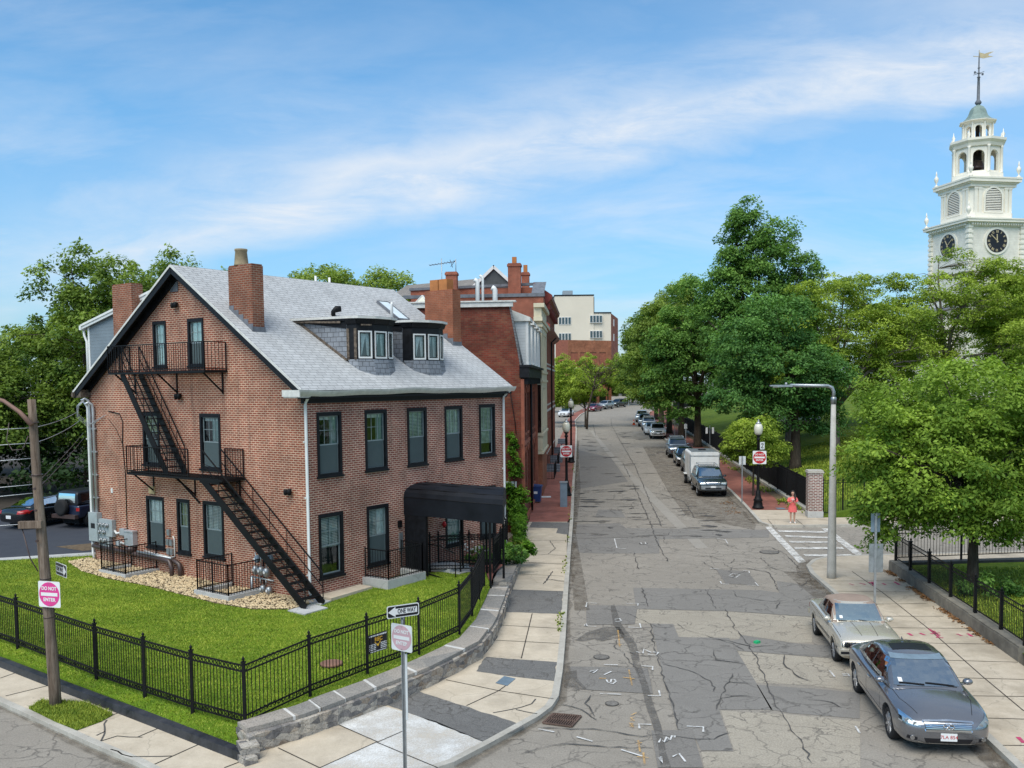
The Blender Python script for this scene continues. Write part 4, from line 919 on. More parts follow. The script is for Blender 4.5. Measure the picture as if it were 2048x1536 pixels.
def blades(name, poly, zf, n, h0, h1, m, seed=1, holes=(), w=.009, dens=None):
 rnd = np.random.default_rng(seed)
 xs = [p[0] for p in poly]; yy = [p[1] for p in poly]
 P = []
 while len(P) < n:
  q = rnd.uniform((min(xs), min(yy)), (max(xs), max(yy)), (4096, 2))
  for p in q:
   if inside(p, poly) and not any(inside(p, h) for h in holes):
    P.append((p[0], p[1], zf(p[0], p[1])))
    if len(P) >= n: break
 P = np.array(P); n = len(P)
 a = rnd.uniform(0, 2 * PI, n); h = rnd.uniform(h0, h1, n); ln = rnd.uniform(.2, 1.1, n) * h; b = rnd.uniform(0, 2 * PI, n)
 ww = w * rnd.uniform(.7, 1.6, n)
 V = np.zeros((n, 3, 3))
 V[:, 0] = P + np.stack([np.cos(a) * ww, np.sin(a) * ww, 0 * a], 1)
 V[:, 1] = P - np.stack([np.cos(a) * ww, np.sin(a) * ww, 0 * a], 1)
 V[:, 2] = P + np.stack([np.cos(b) * ln, np.sin(b) * ln, h], 1)
 me = bpy.data.meshes.new(name)
 me.vertices.add(3 * n); me.vertices.foreach_set('co', V.astype('f').ravel())
 me.loops.add(3 * n); me.loops.foreach_set('vertex_index', np.arange(3 * n, dtype='i'))
 me.polygons.add(n); me.polygons.foreach_set('loop_start', np.arange(0, 3 * n, 3, dtype='i')); me.polygons.foreach_set('loop_total', np.full(n, 3, 'i'))
 at = me.attributes.new('tint', 'FLOAT', 'POINT'); at.data.foreach_set('value', np.repeat(rnd.uniform(0, 1, n), 3).astype('f'))
 me.update(); me.validate()
 me.materials.append(m)
 o = bpy.data.objects.new(name, me); COL.objects.link(o)
 return o
HOUSE = [W2(-.05, -.05), W2(11, -.05), W2(11, 12.4), W2(-.05, 12.4)]
tag(blades('lawn_grass', LAWN, lawn_z, 190000, .018, .05, M['blade'], 2, [HOUSE, GRAV]), 'mown bright green grass on the fenced corner lawn', 'grass', kind='stuff')
GPATCH = GP['grass_patch'][0]
sheet('grass_patch', [GPATCH], M['lawn'], .132)
tag(blades('verge_grass', GPATCH, lambda x, y: .135, 7000, .03, .1, M['blade'], 3), 'patch of grass at the foot of the wooden pole', 'grass', kind='stuff')
# weeds along the pavement edges
def weeds(name, line, n, zf, label, h0=.06, h1=.25, spread=.12, seed=5):
 rnd = np.random.default_rng(seed); poly = []
 V = []; F = []; T = []
 for k in range(n):
  u = rnd.uniform(0, len(line) - 1.001); i = int(u); f = u - i
  if (math.sin(u * 9.1 + seed) + math.sin(u * 4.3)) < .1: continue
  x = line[i][0] * (1 - f) + line[i + 1][0] * f + rnd.normal(0, spread); y = line[i][1] * (1 - f) + line[i + 1][1] * f + rnd.normal(0, spread)
  z = zf(x, y); h = rnd.uniform(h0, h1)
  for j in range(7):
   a = rnd.uniform(0, 6.28); l = h * rnd.uniform(.5, 1); w = .02 + .05 * h; t = rnd.uniform(.3, 1.1) * l
   c, s = math.cos(a), math.sin(a); b = len(V)
   V += [(x - s * w, y + c * w, z + .2 * l), (x + s * w, y - c * w, z + .2 * l), (x + c * t, y + s * t, z + l), (x, y, z)]
   F += [(0 + b, 1 + b, 2 + b), (0 + b, 3 + b, 1 + b)]; T += [rnd.uniform(0, 1)] * 4
 me = bpy.data.meshes.new(name); me.from_pydata(V, [], F)
 at = me.attributes.new('tint', 'FLOAT', 'POINT'); at.data.foreach_set('value', np.array(T, 'f'))
 me.materials.append(M['blade']); o = bpy.data.objects.new(name, me); COL.objects.link(o)
 return tag(o, label, 'weeds', kind='stuff')
weeds('weeds', [(p[0] - .2, p[1]) for p in KL[17:23]], 260, lambda x, y: sz(y) + .12, 'low weeds growing along the left kerb', .03, .12, .07)
weeds('weeds', [(15.9, 51.1), (16.1, 56), (16.8, 64.5), (17.6, 74), (18.7, 86)], 420, lambda x, y: sz(y) + .13, 'weeds in the verge below the black fence', .08, .3, .25, 8)
weeds('weeds', [(16.2, 48.6), (16.0, 49.6), (16.2, 50.6)], 40, lambda x, y: sz(y) + .13, 'tuft of weeds at the foot of the brick gate pier', .1, .35, .15, 3)
weeds('weeds', [(.42, 39), (.5, 43)], 60, lambda x, y: sz(y) + .13, 'tall weeds between the ivy and the pavement', .15, .6, .12, 4)
# leaf litter at the foot of the right wall
def litter(name, line, n, zf, label, sp=.1, seed=3, size=.05):
 rnd = np.random.default_rng(seed); b = MB()
 for k in range(n):
  u = rnd.uniform(0, len(line) - 1.001); i = int(u); f = u - i
  x = line[i][0] * (1 - f) + line[i + 1][0] * f + abs(rnd.normal(0, sp)) * -1; y = line[i][1] * (1 - f) + line[i + 1][1] * f + rnd.normal(0, .1)
  if math.sin(u * 7 + 1) + math.sin(u * 17) < -.3: continue
  a = rnd.uniform(0, 6.28); s = size * rnd.uniform(.6, 1.3); z = zf(x, y) + rnd.uniform(.006, .03)
  c, q = math.cos(a) * s, math.sin(a) * s
  b.quad((x + c, y + q, z), (x - q * .6, y + c * .6, z + rnd.uniform(0, .03)), (x - c, y - q, z), (x + q * .6, y - c * .6, z + rnd.uniform(0, .03)))
 return tag(b.build(name, M['grass_dead'], None), label, 'dead leaves', kind='stuff')
litter('fallen_leaves', [(14.52, 35.2), (14.05, 31.3), (13.6, 27.4)], 900, lambda x, y: .122, 'dead brown leaves along the foot of the right wall', .12)
litter('fallen_leaves', [(13.5, 26.9), (13.3, 25.2)], 160, lambda x, y: .122, 'small heap of dead leaves near the right wall post', .08, 5)
litter('fallen_leaves', [(12.6, 50.5), (13.2, 55.5)], 260, lambda x, y: sz(y) + .01, 'scatter of dead leaves in the right gutter', .45, 6)
# small litter on the road
b = MB(); b.cbox((9.0 - 2.05, 26.0, .04), .16, .12, .07, .6); tag(b.build('crushed_cup', plain('green_plastic', (.02, .42, .16), .4), None), 'small green scrap lying on the road left of the beige convertible', 'litter')
# retaining wall of rubble with flat capstones
rw = thing('retaining_wall', 'low rubble stone retaining wall with broad capstones curving round the lawn', 'stone wall', (0, 0, 0))
def wall_body(outl, inl, z0, z1):
 b = MB()
 o = [(p[0], p[1]) for p in outl]; i = [(p[0], p[1]) for p in inl]
 for k in range(len(o) - 1):
  za, zb = z1(o[k][1]), z1(o[k + 1][1])
  b.quad((*o[k], z0), (*o[k + 1], z0), (*o[k + 1], zb), (*o[k], za))
  b.quad((*o[k], za), (*o[k + 1], zb), (*i[k + 1], zb), (*i[k], za))
 b.quad((*i[0], z0), (*o[0], z0), (*o[0], z1(o[0][1])), (*i[0], z1(i[0][1])))
 b.quad((*o[-1], z0), (*i[-1], z0), (*i[-1], z1(i[-1][1])), (*o[-1], z1(o[-1][1])))
 return b
wtop = lambda y: .49 + (.03 if y > 30 else 0)
def dense(line, step):
 acc = [0]
 for i in range(len(line) - 1): acc.append(acc[-1] + math.hypot(line[i + 1][0] - line[i][0], line[i + 1][1] - line[i][1]))
 return acc
def at_u(line, u):
 f = u * (len(line) - 1); i = min(int(f), len(line) - 2); f -= i
 return (line[i][0] * (1 - f) + line[i + 1][0] * f, line[i][1] * (1 - f) + line[i + 1][1] * f)
NB = 56
wb_o = [at_u(base_l, k / NB) for k in range(NB + 1)]; wb_i = [at_u(cap_in, k / NB) for k in range(NB + 1)]
wb_o = [(p[0] + _r.uniform(-.035, .03), p[1] + _r.uniform(-.03, .03)) for p in wb_o]
wall_body(wb_o, wb_i, .0, wtop).build('rubble_face', M['stone'], rw)
b = MB(); mo = MB()
cuts = [0]
while cuts[-1] < 1: cuts.append(min(1, cuts[-1] + _r.uniform(.085, .125)))
for a, c in zip(cuts[:-1], cuts[1:]):
 gap = .0035
 pts_o = [at_u(cap_out, a + gap + (c - a - 2 * gap) * k / 3) for k in range(4)]; pts_i = [at_u(cap_in, a + gap + (c - a - 2 * gap) * k / 3) for k in range(4)]
 jx = _r.uniform(-.025, .03); zt = .585 + _r.uniform(-.012, .014); zb = .495
 o3 = [(p[0] + jx, p[1]) for p in pts_o]
 poly = o3 + pts_i[::-1]
 b.prism(poly, zb, zt)
 q0, q1 = at_u(cap_out, c - gap * .9), at_u(cap_out, min(1, c + gap * .9)); r0, r1 = at_u(cap_in, c - gap * .9), at_u(cap_in, min(1, c + gap * .9))
 if c < 1: mo.prism([q0, q1, r1, r0], .5, .584)
b.build('capstone', M['cap'], rw); mo.build('mortar_joint', M['mortar'], rw)
# farther length of the same wall beyond the entrance step
fo = [(-.1, 32.4), (.08, 34.4), (.23, 36.4), (.45, 39.3)]; fi = [(-.72, 32.4), (-.52, 34.4), (-.36, 36.4), (-.2, 39.3)]
fw = thing('retaining_wall', 'short straight stone wall with dark capstones beside the ivy', 'stone wall', (0, 0, 0))
wall_body([(p[0] + .04, p[1]) for p in fo], fi, 0, lambda y: .46).build('rubble_face', M['stone'], fw)
b = MB()
for k in range(6):
 u0, u1 = k / 6 + .004, (k + 1) / 6 - .004
 b.prism([at_u(fo, u0), at_u(fo, u1), at_u(fi, u1), at_u(fi, u0)], .465, .55 + _r.uniform(-.01, .015))
b.build('capstone', M['cap'], fw)
b = MB(); b.prism([(-.75, 31.15), (-.22, 31.15), (-.16, 32.35), (-.75, 32.35)], .1, .36); b.prism([(-1.2, 31.25), (-.78, 31.25), (-.78, 32.3), (-1.2, 32.3)], .1, .5)
tag(b.build('stone_step', M['cap'], None), 'rough stone entrance step in the gap of the retaining wall', 'steps')
# end boulder at the sharp corner
b = MB()
for c, s, a in [((-5.32, 17.97, .2), (.36, .44, .44), .5), ((-5.26, 17.72, .13), (.34, .26, .26), 2.3)]: b.cbox(c, *s, a)
eb = b.build('corner_stone', M['stone'], rw)
# dark kerb wall on the west side
tk = MB()
line = [(-5.42, 17.72), (-8.0, 19.72), (-11.0, 22.0), (-13.63, 24.03), (-20, 28.6), (-29.5, 35.6)]
inner = offset_line(line, -.21)
for k in range(len(line) - 1):
 a0, a1, i0, i1 = line[k], line[k + 1], inner[k], inner[k + 1]
 m0 = ((a0[0] * .72 + i0[0] * .28), (a0[1] * .72 + i0[1] * .28)); m1 = ((a1[0] * .72 + i1[0] * .28), (a1[1] * .72 + i1[1] * .28))
 tk.quad((*a1, .0), (*a0, .0), (*m0, .28), (*m1, .28)); tk.quad((*m1, .28), (*m0, .28), (*i0, .31), (*i1, .31)); tk.quad((*i1, .31), (*i0, .31), (*i0, 0), (*i1, 0))
a0, i0 = line[0], inner[0]; m0 = ((a0[0] * .72 + i0[0] * .28), (a0[1] * .72 + i0[1] * .28))
tk.poly([(*a0, 0), (*i0, 0), (*i0, .31), (*m0, .28)])
tag(tk.build('kerb_wall', M['tar_timber'], None), 'low black tarred wall along the west pavement below the fence', 'low wall')
# == iron fences
def iron_fence(name, posts, zf, label, h=1.38, rings=True, bottom_rings=True, pick=.105, ballfinial=True, post_w=.065, group=None, skip_posts=(), pw=.0125):
 t = thing(name, label, 'fence', (posts[0][0], posts[0][1], zf(*posts[0])), 0, group)
 ox, oy, oz = t.location
 L3 = lambda p, z: (p[0] - ox, p[1] - oy, zf(*p) - oz + z)
 for i, p in enumerate(posts):
  if i in skip_posts: continue
  b = MB(); c = L3(p, 0)
  b.box(c[0] - post_w / 2, c[0] + post_w / 2, c[1] - post_w / 2, c[1] + post_w / 2, c[2] - .1, c[2] + h)
  b.box(c[0] - post_w * .75, c[0] + post_w * .75, c[1] - post_w * .75, c[1] + post_w * .75, c[2] + h, c[2] + h + .025)
  if ballfinial: b.lathe((c[0], c[1], c[2] + h + .025), [(.012, 0), (.02, .02), (.034, .05), (.028, .08), (.008, .10), (.004, .13)], 8)
  b.build('post', M['black'], t)
 for p, q in zip(posts[:-1], posts[1:]):
  b = MB(); d = math.hypot(q[0] - p[0], q[1] - p[1]); n = max(2, int(round(d / pick)))
  rails = [h - .06, h - .19, .26, .13] if bottom_rings else [h - .06, h - .19, .13]
  for z in rails: b.bar(L3(p, z), L3(q, z), .028, .03)
  nrm = Vector((-(q[1] - p[1]), q[0] - p[0], 0))
  for k in range(1, n):
   u = k / n; m = (p[0] + (q[0] - p[0]) * u, p[1] + (q[1] - p[1]) * u)
   c0, c1 = L3(m, .13), L3(m, h - .19 if rings else h - .06)
   b.bar(c0, c1, pw, pw, up=(nrm.x, nrm.y, 0))
  if rings:
   nr = max(2, int(round(d / .125)))
   for k in range(nr):
    u = (k + .5) / nr; m = (p[0] + (q[0] - p[0]) * u, p[1] + (q[1] - p[1]) * u)
    b.ring(L3(m, h - .125), nrm, .05, .009, 10)
    if bottom_rings: b.ring(L3(m, .195), nrm, .05, .009, 10)
  b.build('panel', M['black'], t)
 return t
iron_fence('iron_fence', [(-5.61, 18.79), (-7.02, 19.72), (-8.48, 20.78), (-10.15, 22.02), (-11.8, 23.32), (-13.44, 24.61), (-15.1, 25.85), (-16.8, 27.1), (-18.5, 28.3)], lawn_z,
           'black iron fence with ringed rails along the west edge of the lawn')
iron_fence('iron_fence', [(-5.61, 18.79), (-4.6, 20.38), (-3.55, 21.92), (-2.45, 23.4), (-1.51, 25.19), (-1.24, 27.11), (-1.1, 29.1), (-.99, 30.95)], lawn_z,
           'black iron fence with ringed rails along the stone wall on the street side', skip_posts=(0,))
iron_fence('iron_fence', [W2(5.22, -.68), W2(5.9, -1.55), W2(6.6, -2.35)], lawn_z, 'short black iron fence panel between the lawn and the entrance path', skip_posts=())
iron_fence('iron_fence', [(-.72, 33.08), (-.47, 35.0), (-.3, 37.0), (-.25, 39.1)], lambda x, y: .55, 'black iron fence between the awning and the ivy covered wall', skip_posts=())
iron_fence('iron_fence', [W2(6.35, -.15), W2(7.2, -.95), W2(7.95, -1.85), (-.72, 33.08)], lambda x, y: .58, 'black iron fence beside the planted bed behind the awning posts', h=1.3, skip_posts=(3,))
# entrance path, landing and planted bed behind the fence
sheet('entrance_path', [[W2(5.3, -.02), W2(6.1, -.02), W2(8.0, -2.0), (-.72, 33.0), (-.78, 31.2), W2(6.4, -2.35), W2(5.2, -.75)]], M['brick_walk'], zf=lambda x, y: lawn_z(x, y) - .02)
b = MB(); b.prism([W2(5.5, -.02), W2(6.7, -.02), W2(6.75, -1.3), W2(5.6, -1.3)], .3, .80); b.prism([W2(5.55, -1.3), W2(6.8, -1.3), W2(6.85, -1.75), W2(5.6, -1.75)], .3, .69)
tag(b.build('door_step', M['conc_grey'], None), 'two grey concrete steps up to the black entrance door', 'steps')
sheet('planting_bed', [[W2(6.9, -.02), W2(11, -.02), W2(11.4, 0), (-.4, 39.1), (-.55, 35), (-.75, 33.2), W2(8.0, -1.9)]], M['soil'], zf=lambda x, y: .56)
sheet('paved_strip', [[W2(11, -.02), W2(11, 1), (.45, 45.4), (.5, 38.7), (-.3, 39.2), W2(11.4, -.1)]], M['soil'], zf=lambda x, y: .3)
# pads under the stair and the slab along the front wall
b = MB(); b.prism([W2(-1.35, -1.3), W2(-.4, -1.3), W2(-.3, -.5), W2(-1.3, -.5)], .35, .645)
tag(b.build('concrete_pad', M['conc_grey'], None), 'concrete pad under the foot of the fire escape', 'concrete slab')
b = MB(); b.prism([W2(-.25, -.85), W2(.26, -.75), W2(.26, -.12), W2(-.3, -.1)], .35, .66)
tag(b.build('concrete_pad', M['conc_grey'], None), 'thin concrete slab at the foot of the white downpipe', 'concrete slab')
b = MB(); b.prism([W2(.3, -.72), W2(2.3, -.62), W2(2.3, -.02), W2(.3, -.02)], .35, .72)
tag(b.build('concrete_pad', M['conc'], None), 'long pale concrete slab along the foot of the street front', 'concrete slab')
def light_well(label, pts, z, gate_side, h=.98, solid=.16, mat=None):
 t = thing('window_well', label, 'window well', (*pts[0], z))
 ox, oy = pts[0]
 Q = [Vector((p[0] - ox, p[1] - oy, 0)) for p in pts]
 c = sum(Q, Vector()) / 4
 b = MB()
 inn = [q + (c - q) * .26 for q in Q]; out = [q + (q - c) * .05 for q in Q]
 for i in (0, 1, 2):
  j = i + 1
  b.poly([(*out[i][:2], solid), (*out[j][:2], solid), (*inn[j][:2], solid), (*inn[i][:2], solid)])
  b.poly([(*out[i][:2], -.25), (*out[j][:2], -.25), (*out[j][:2], solid), (*out[i][:2], solid)])
  b.poly([(*inn[j][:2], -.9), (*inn[i][:2], -.9), (*inn[i][:2], solid), (*inn[j][:2], solid)])
 b.build('kerb_slab', M['conc_grey'], t)
 b = MB(); b.poly([(*q[:2], -.1) for q in inn]); b.build('well_floor', M['room'], t)
 b = MB()
 for i in (0, 1, 2):
  a, e = Q[i].lerp(c, .06), Q[i + 1].lerp(c, .06)
  for zz in (solid + .06, solid + h): b.bar((*a[:2], zz), (*e[:2], zz), .035, .03)
  n = max(3, int((e - a).length / .11))
  for k in range(n + 1):
   p = a.lerp(e, k / n); w = .04 if k in (0, n) else .016
   b.bar((*p[:2], solid), (*p[:2], solid + h + (.04 if w > .03 else 0)), w, w, up=(1, 0, 0))
  if i == gate_side:
   p = a.lerp(e, .5); b.bar((*p[:2], solid), (*p[:2], solid + h + .05), .05, .05, up=(1, 0, 0))
 b.build('railing', M['black'], t)
 return t
light_well('black railed light well with grey slab below the left ground floor window', [W2(-.02, 9.7), W2(-1.3, 9.7), W2(-1.35, 8.0), W2(-.02, 8.0)], .64, 1)
light_well('black railed light well beside the gas meters near the stair foot', [W2(-.02, 3.75), W2(-1.5, 3.75), W2(-1.55, 2.0), W2(-.02, 2.0)], .60, 1, solid=.2)
light_well('railed stair well on a pale block left of the entrance door', [W2(2.5, -.02), W2(2.5, -1.15), W2(4.3, -1.2), W2(4.45, -.02)], .60, 2, solid=.34)
# == walls with openings, windows
def fF(a, d, z): return (a, d, z)          # front: y = 0, outside is -y
def fG(a, d, z): return (d, a, z)          # gable: x = 0, outside is -x
def pbox(b, f, a0, a1, d0, d1, z0, z1):
 p, q = f(a0, d0, z0), f(a1, d1, z1)
 b.box(min(p[0], q[0]), max(p[0], q[0]), min(p[1], q[1]), max(p[1], q[1]), z0, z1)
def wall_face(b, f, outline, holes, reveal=.14, base=0.0):
 loops = [outline] + [[(h[0], h[2]), (h[1], h[2]), (h[1], h[3]), (h[0], h[3])] for h in holes]
 tris = tessellate_polygon([[Vector((p[0], p[1], 0)) for p in l] for l in loops])
 pts = [p for l in loops for p in l]
 flip = (f is fG)
 vs = [f(p[0], base, p[1]) for p in pts]
 fs = []
 for t in tris:
  a, c, d = (Vector((pts[i][0], pts[i][1], 0)) for i in t)
  ccw = (c - a).cross(d - a).z > 0
  fs.append(t if (ccw != flip) else t[::-1])
 b.add(vs, fs)
 for h in holes:
  a0, a1, z0, z1 = h
  for (p, q) in (((a0, z0), (a1, z0)), ((a1, z0), (a1, z1)), ((a1, z1), (a0, z1)), ((a0, z1), (a0, z0))):
   b.quad(f(p[0], base, p[1]), f(p[0], base + reveal, p[1]), f(q[0], base + reveal, q[1]), f(q[0], base, q[1]))
def sash_window(par, f, h, fills=(), muntins=(2, 3), frame='black_trim', sash='sash', rel=.03, sill=True, screen=True, base=0.0, fr=.075, label=None, simple=False, shutter=None):
 a0, a1, z0, z1 = h
 B = lambda d: base + d
 b = MB()
 pbox(b, f, a0 - .01, a0 + fr, B(-rel), B(.13), z0 - .01, z1 + .01); pbox(b, f, a1 - fr, a1 + .01, B(-rel), B(.13), z0 - .01, z1 + .01)
 pbox(b, f, a0 + fr, a1 - fr, B(-rel - .004), B(.13), z1 - fr * 1.35, z1 + .012); pbox(b, f, a0 + fr, a1 - fr, B(-rel - .004), B(.13), z0 - .01, z0 + fr * .8)
 if sill: pbox(b, f, a0 - .05, a1 + .05, B(-.075), B(.02), z0 - .075, z0 - .008)
 w = b.build('window', M[frame], par)
 if label: w['label'] = label
 i0, i1, j0, j1 = a0 + fr, a1 - fr, z0 + fr * .8, z1 - fr * 1.35
 zm = j0 + (j1 - j0) * .5
 s = .034
 b = MB()
 for (u0, u1, y0, y1, d) in ((i0, i1, zm - .02, j1, .055), (i0, i1, j0, zm + .02, .075)):
  pbox(b, f, u0, u0 + s, B(d), B(d + .03), y0, y1); pbox(b, f, u1 - s, u1, B(d), B(d + .03), y0, y1)
  pbox(b, f, u0 + s, u1 - s, B(d), B(d + .03), y1 - s * 1.1, y1); pbox(b, f, u0 + s, u1 - s, B(d), B(d + .03), y0, y0 + s * 1.2)
 nx, nz = muntins
 for k in range(1, nx): pbox(b, f, i0 + (i1 - i0) * k / nx - .009, i0 + (i1 - i0) * k / nx + .009, B(.066), B(.082), zm + .02, j1 - s)
 for k in range(1, nz): pbox(b, f, i0 + s, i1 - s, B(.068), B(.08), zm + (j1 - zm) * k / nz - .009, zm + (j1 - zm) * k / nz + .009)
 b.build('sash', M[sash], w)
 b = MB(); q = lambda d, y0, y1: b.quad(*([f(i0 + s, B(d), y0), f(i1 - s, B(d), y0), f(i1 - s, B(d), y1), f(i0 + s, B(d), y1)][::(-1 if f is fG else 1)]))
 q(.074, zm + .01, j1 - s); q(.094, j0 + s, zm)
 b.build('pane', M['glass'], w)
 if screen:
  b = MB(); q(.060, j0 + .01, zm - .01); b.build('insect_screen', M['screen'], w)
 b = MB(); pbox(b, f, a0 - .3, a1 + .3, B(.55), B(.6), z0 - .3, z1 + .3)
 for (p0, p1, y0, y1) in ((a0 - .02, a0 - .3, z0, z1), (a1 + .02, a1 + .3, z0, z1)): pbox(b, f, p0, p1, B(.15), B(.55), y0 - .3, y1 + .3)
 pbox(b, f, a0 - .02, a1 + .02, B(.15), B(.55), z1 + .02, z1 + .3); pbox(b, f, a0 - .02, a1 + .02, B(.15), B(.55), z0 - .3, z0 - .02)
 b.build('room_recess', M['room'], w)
 for (u0, u1, v0, v1, mm) in fills:
  b = MB(); A0, A1, Z0, Z1 = i0 + (i1 - i0) * u0, i0 + (i1 - i0) * u1, j0 + (j1 - j0) * v0, j0 + (j1 - j0) * v1
  if mm == 'blind':
   pbox(b, f, A0, A1, B(.118), B(.124), Z0, Z1)
  else:
   n = max(2, int((A1 - A0) / .07)); prev = None
   for k in range(n + 1):
    x = A0 + (A1 - A0) * k / n; d = .112 + (.018 if k % 2 else 0)
    if prev: b.quad(*([f(prev[0], B(prev[1]), Z0), f(x, B(d), Z0), f(x, B(d), Z1), f(prev[0], B(prev[1]), Z1)]), smooth=True)
    prev = (x, d)
  b.build('blind' if mm == 'blind' else 'curtain', M[mm], w)
 return w
# == the brick corner house
house = thing('brick_house', 'gabled red brick corner house with a grey shingle roof and two bowed dormers', 'house', (BO.x, BO.y, 0), BROT)
LX, LY = 10.86, 12.2
SL = .674
def roof_z(y): return 7.5 + SL * ((y + .2) if y <= 6.1 else (12.4 - y))
gw = {'attic_l': (7.08, 7.85, 8.24, 9.86), 'attic_r': (4.94, 5.80, 8.24, 9.86), 'sf_l': (7.68, 8.68, 4.66, 6.56), 'sf_r': (4.18, 5.28, 4.64, 6.55),
      'gf_l': (7.55, 8.62, 1.58, 3.46), 'gf_m': (6.03, 6.76, 1.54, 3.47), 'gf_r': (4.15, 5.25, 1.56, 3.49)}
fw_ = {'u1': (.53, 1.60, 4.56, 6.62), 'u2': (2.72, 3.79, 4.57, 6.63), 'u3': (4.89, 5.94, 4.58, 6.64), 'u4': (7.01, 8.07, 4.60, 6.65), 'u5': (9.18, 10.22, 4.62, 6.66),
       'l1': (.51, 1.58, 1.24, 3.31), 'l2': (2.73, 3.79, 1.27, 3.32), 'l3': (6.98, 8.04, 1.30, 3.34), 'l4': (9.15, 10.2, 1.32, 3.35), 'door': (4.72, 5.86, .78, 3.05)}
b = MB()
wall_face(b, fG, [(0, .2), (LY, .2), (LY, roof_z(LY) - .2), (6.1, roof_z(6.1) - .2), (0, roof_z(0) - .2)], list(gw.values()))
b.cur = 1; wall_face(b, fF, [(0, .2), (LX, .2), (LX, 7.2), (0, 7.2)], list(fw_.values())); b.cur = 0
b.quad((LX, 0, .2), (LX, LY, .2), (LX, LY, 7.2), (LX, 0, 7.2)); b.poly([(LX, 0, 7.2), (LX, LY, 7.2), (LX, LY, roof_z(LY) - .2), (LX, 6.1, roof_z(6.1) - .2), (LX, 0, roof_z(0) - .2)])
b.quad((LX, LY, .2), (0, LY, .2), (0, LY, 7.4), (LX, LY, 7.4))
b.build('wall', [M['brick'], M['brick_front']], house)
# roof: two slopes with thickness
b = MB()
X0, X1 = -.42, 11.0
E0, E1 = -.42, 12.62
th = .09
for (ya, yb) in ((E0, 6.1), (E1, 6.1)):
 za, zb = roof_z(ya), roof_z(yb)
 q = [(X0, ya, za), (X1, ya, za), (X1, yb, zb), (X0, yb, zb)]
 if ya > yb: q = q[::-1]
 b.quad(*q)
roof = b.build('roof', M['roof'], house)
b = MB()
for (ya, yb) in ((E0, 6.1), (E1, 6.1)):
 za, zb = roof_z(ya) - th, roof_z(yb) - th
 q = [(X0, ya, za), (X1, ya, za), (X1, yb, zb), (X0, yb, zb)]
 if ya < yb: q = q[::-1]
 b.quad(*q)
 for X in (X0, X1):
  b.quad((X, ya, za), (X, yb, zb), (X, yb, zb + th - .004), (X, ya, za + th - .004))
 b.quad((X0, ya, za), (X1, ya, za), (X1, ya, za + th - .004), (X0, ya, za + th - .004))
b.build('soffit', M['black_trim'], house)
# rake boards: black on the wall, a pale drip edge on the roof line
b = MB(); w = MB()
for (ya, yb) in ((E0 + .05, 6.1), (E1 - .02, 6.1)):
 s_ = 1 if yb > ya else -1
 for X, dd in ((-.40, .30),):
  p0, p1 = Vector((X, ya, roof_z(ya) - .19)), Vector((X, yb, roof_z(yb) - .19))
  b.bar(p0, p1, .035, .20, up=(0, 0, 1))
 p0, p1 = Vector((-.05, ya + s_ * .2, roof_z(ya + s_ * .2) - .25)), Vector((-.05, yb, roof_z(yb) - .25))
 b.bar(p0, p1, .06, .22, up=(0, 0, 1))
 w.bar((-.435, ya, roof_z(ya) - .035), (-.435, yb, roof_z(yb) - .035), .02, .075, up=(0, 0, 1))
b.build('rake_board', M['black_trim'], house); w.build('drip_edge', M['white_old'], house)
# eaves: black frieze, white box gutter
b = MB(); b.box(-.12, LX + .1, -.10, -.002, 6.93, 7.2); b.box(-.3, LX + .12, -.34, -.06, 7.08, 7.15); b.box(-.14, LX + .1, -.16, -.10, 7.0, 7.09); b.build('frieze', M['black_trim'], house)
b = MB()
prof = [(-.36, 7.17), (-.40, 7.17), (-.46, 7.24), (-.50, 7.30), (-.52, 7.36), (-.50, 7.36), (-.47, 7.30), (-.43, 7.25)]
n = 24
for i in range(n):
 xa, xb = -.62 + (LX + .82) * i / n, -.62 + (LX + .82) * (i + 1) / n
 sag = lambda x: -.018 * math.sin((x + .6) * .9) - .012 * math.sin(x * 2.3)
 for j in range(len(prof)):
  p, q = prof[j], prof[(j + 1) % len(prof)]
  b.quad((xa, p[0], p[1] + sag(xa)), (xb, p[0], p[1] + sag(xb)), (xb, q[0], q[1] + sag(xb)), (xa, q[0], q[1] + sag(xa)))
b.box(-.62, -.585, -.5, .3, 7.15, 7.36); b.box(-.6, -.1, -.36, .25, 7.12, 7.19)
b.build('gutter', M['white_old'], house)
b = MB(); b.box(-.40, .02, 12.1, 12.72, 7.12, 7.42); b.box(-.5, 10.9, 12.5, 12.62, 7.16, 7.33); b.build('gutter', M['old_trim'], house)
def downpipe(x, y, ztop, zbot, ox, oy, lean=0.0):
 b = MB()
 b.tube([(x + ox * .9, y + oy * .9, ztop + .10), (x + ox * .55, y + oy * .55, ztop + .02), (x, y, ztop - .16), (x, y, ztop - .5), (x + lean, y, zbot + .18), (x + lean - .02, y - .1, zbot)], .05, 8)
 for z in (ztop - 1.4, (ztop + zbot) / 2, zbot + .7): b.cbox((x, y + .03, z), .16, .05, .05)
 b.build('downpipe', M['white'], house)
downpipe(-.02, -.10, 7.12, .75, -.05, -.32); downpipe(10.72, -.10, 7.12, .9, .1, -.32)
downpipe(-.09, 12.2, 6.9, .8, 0, .35)
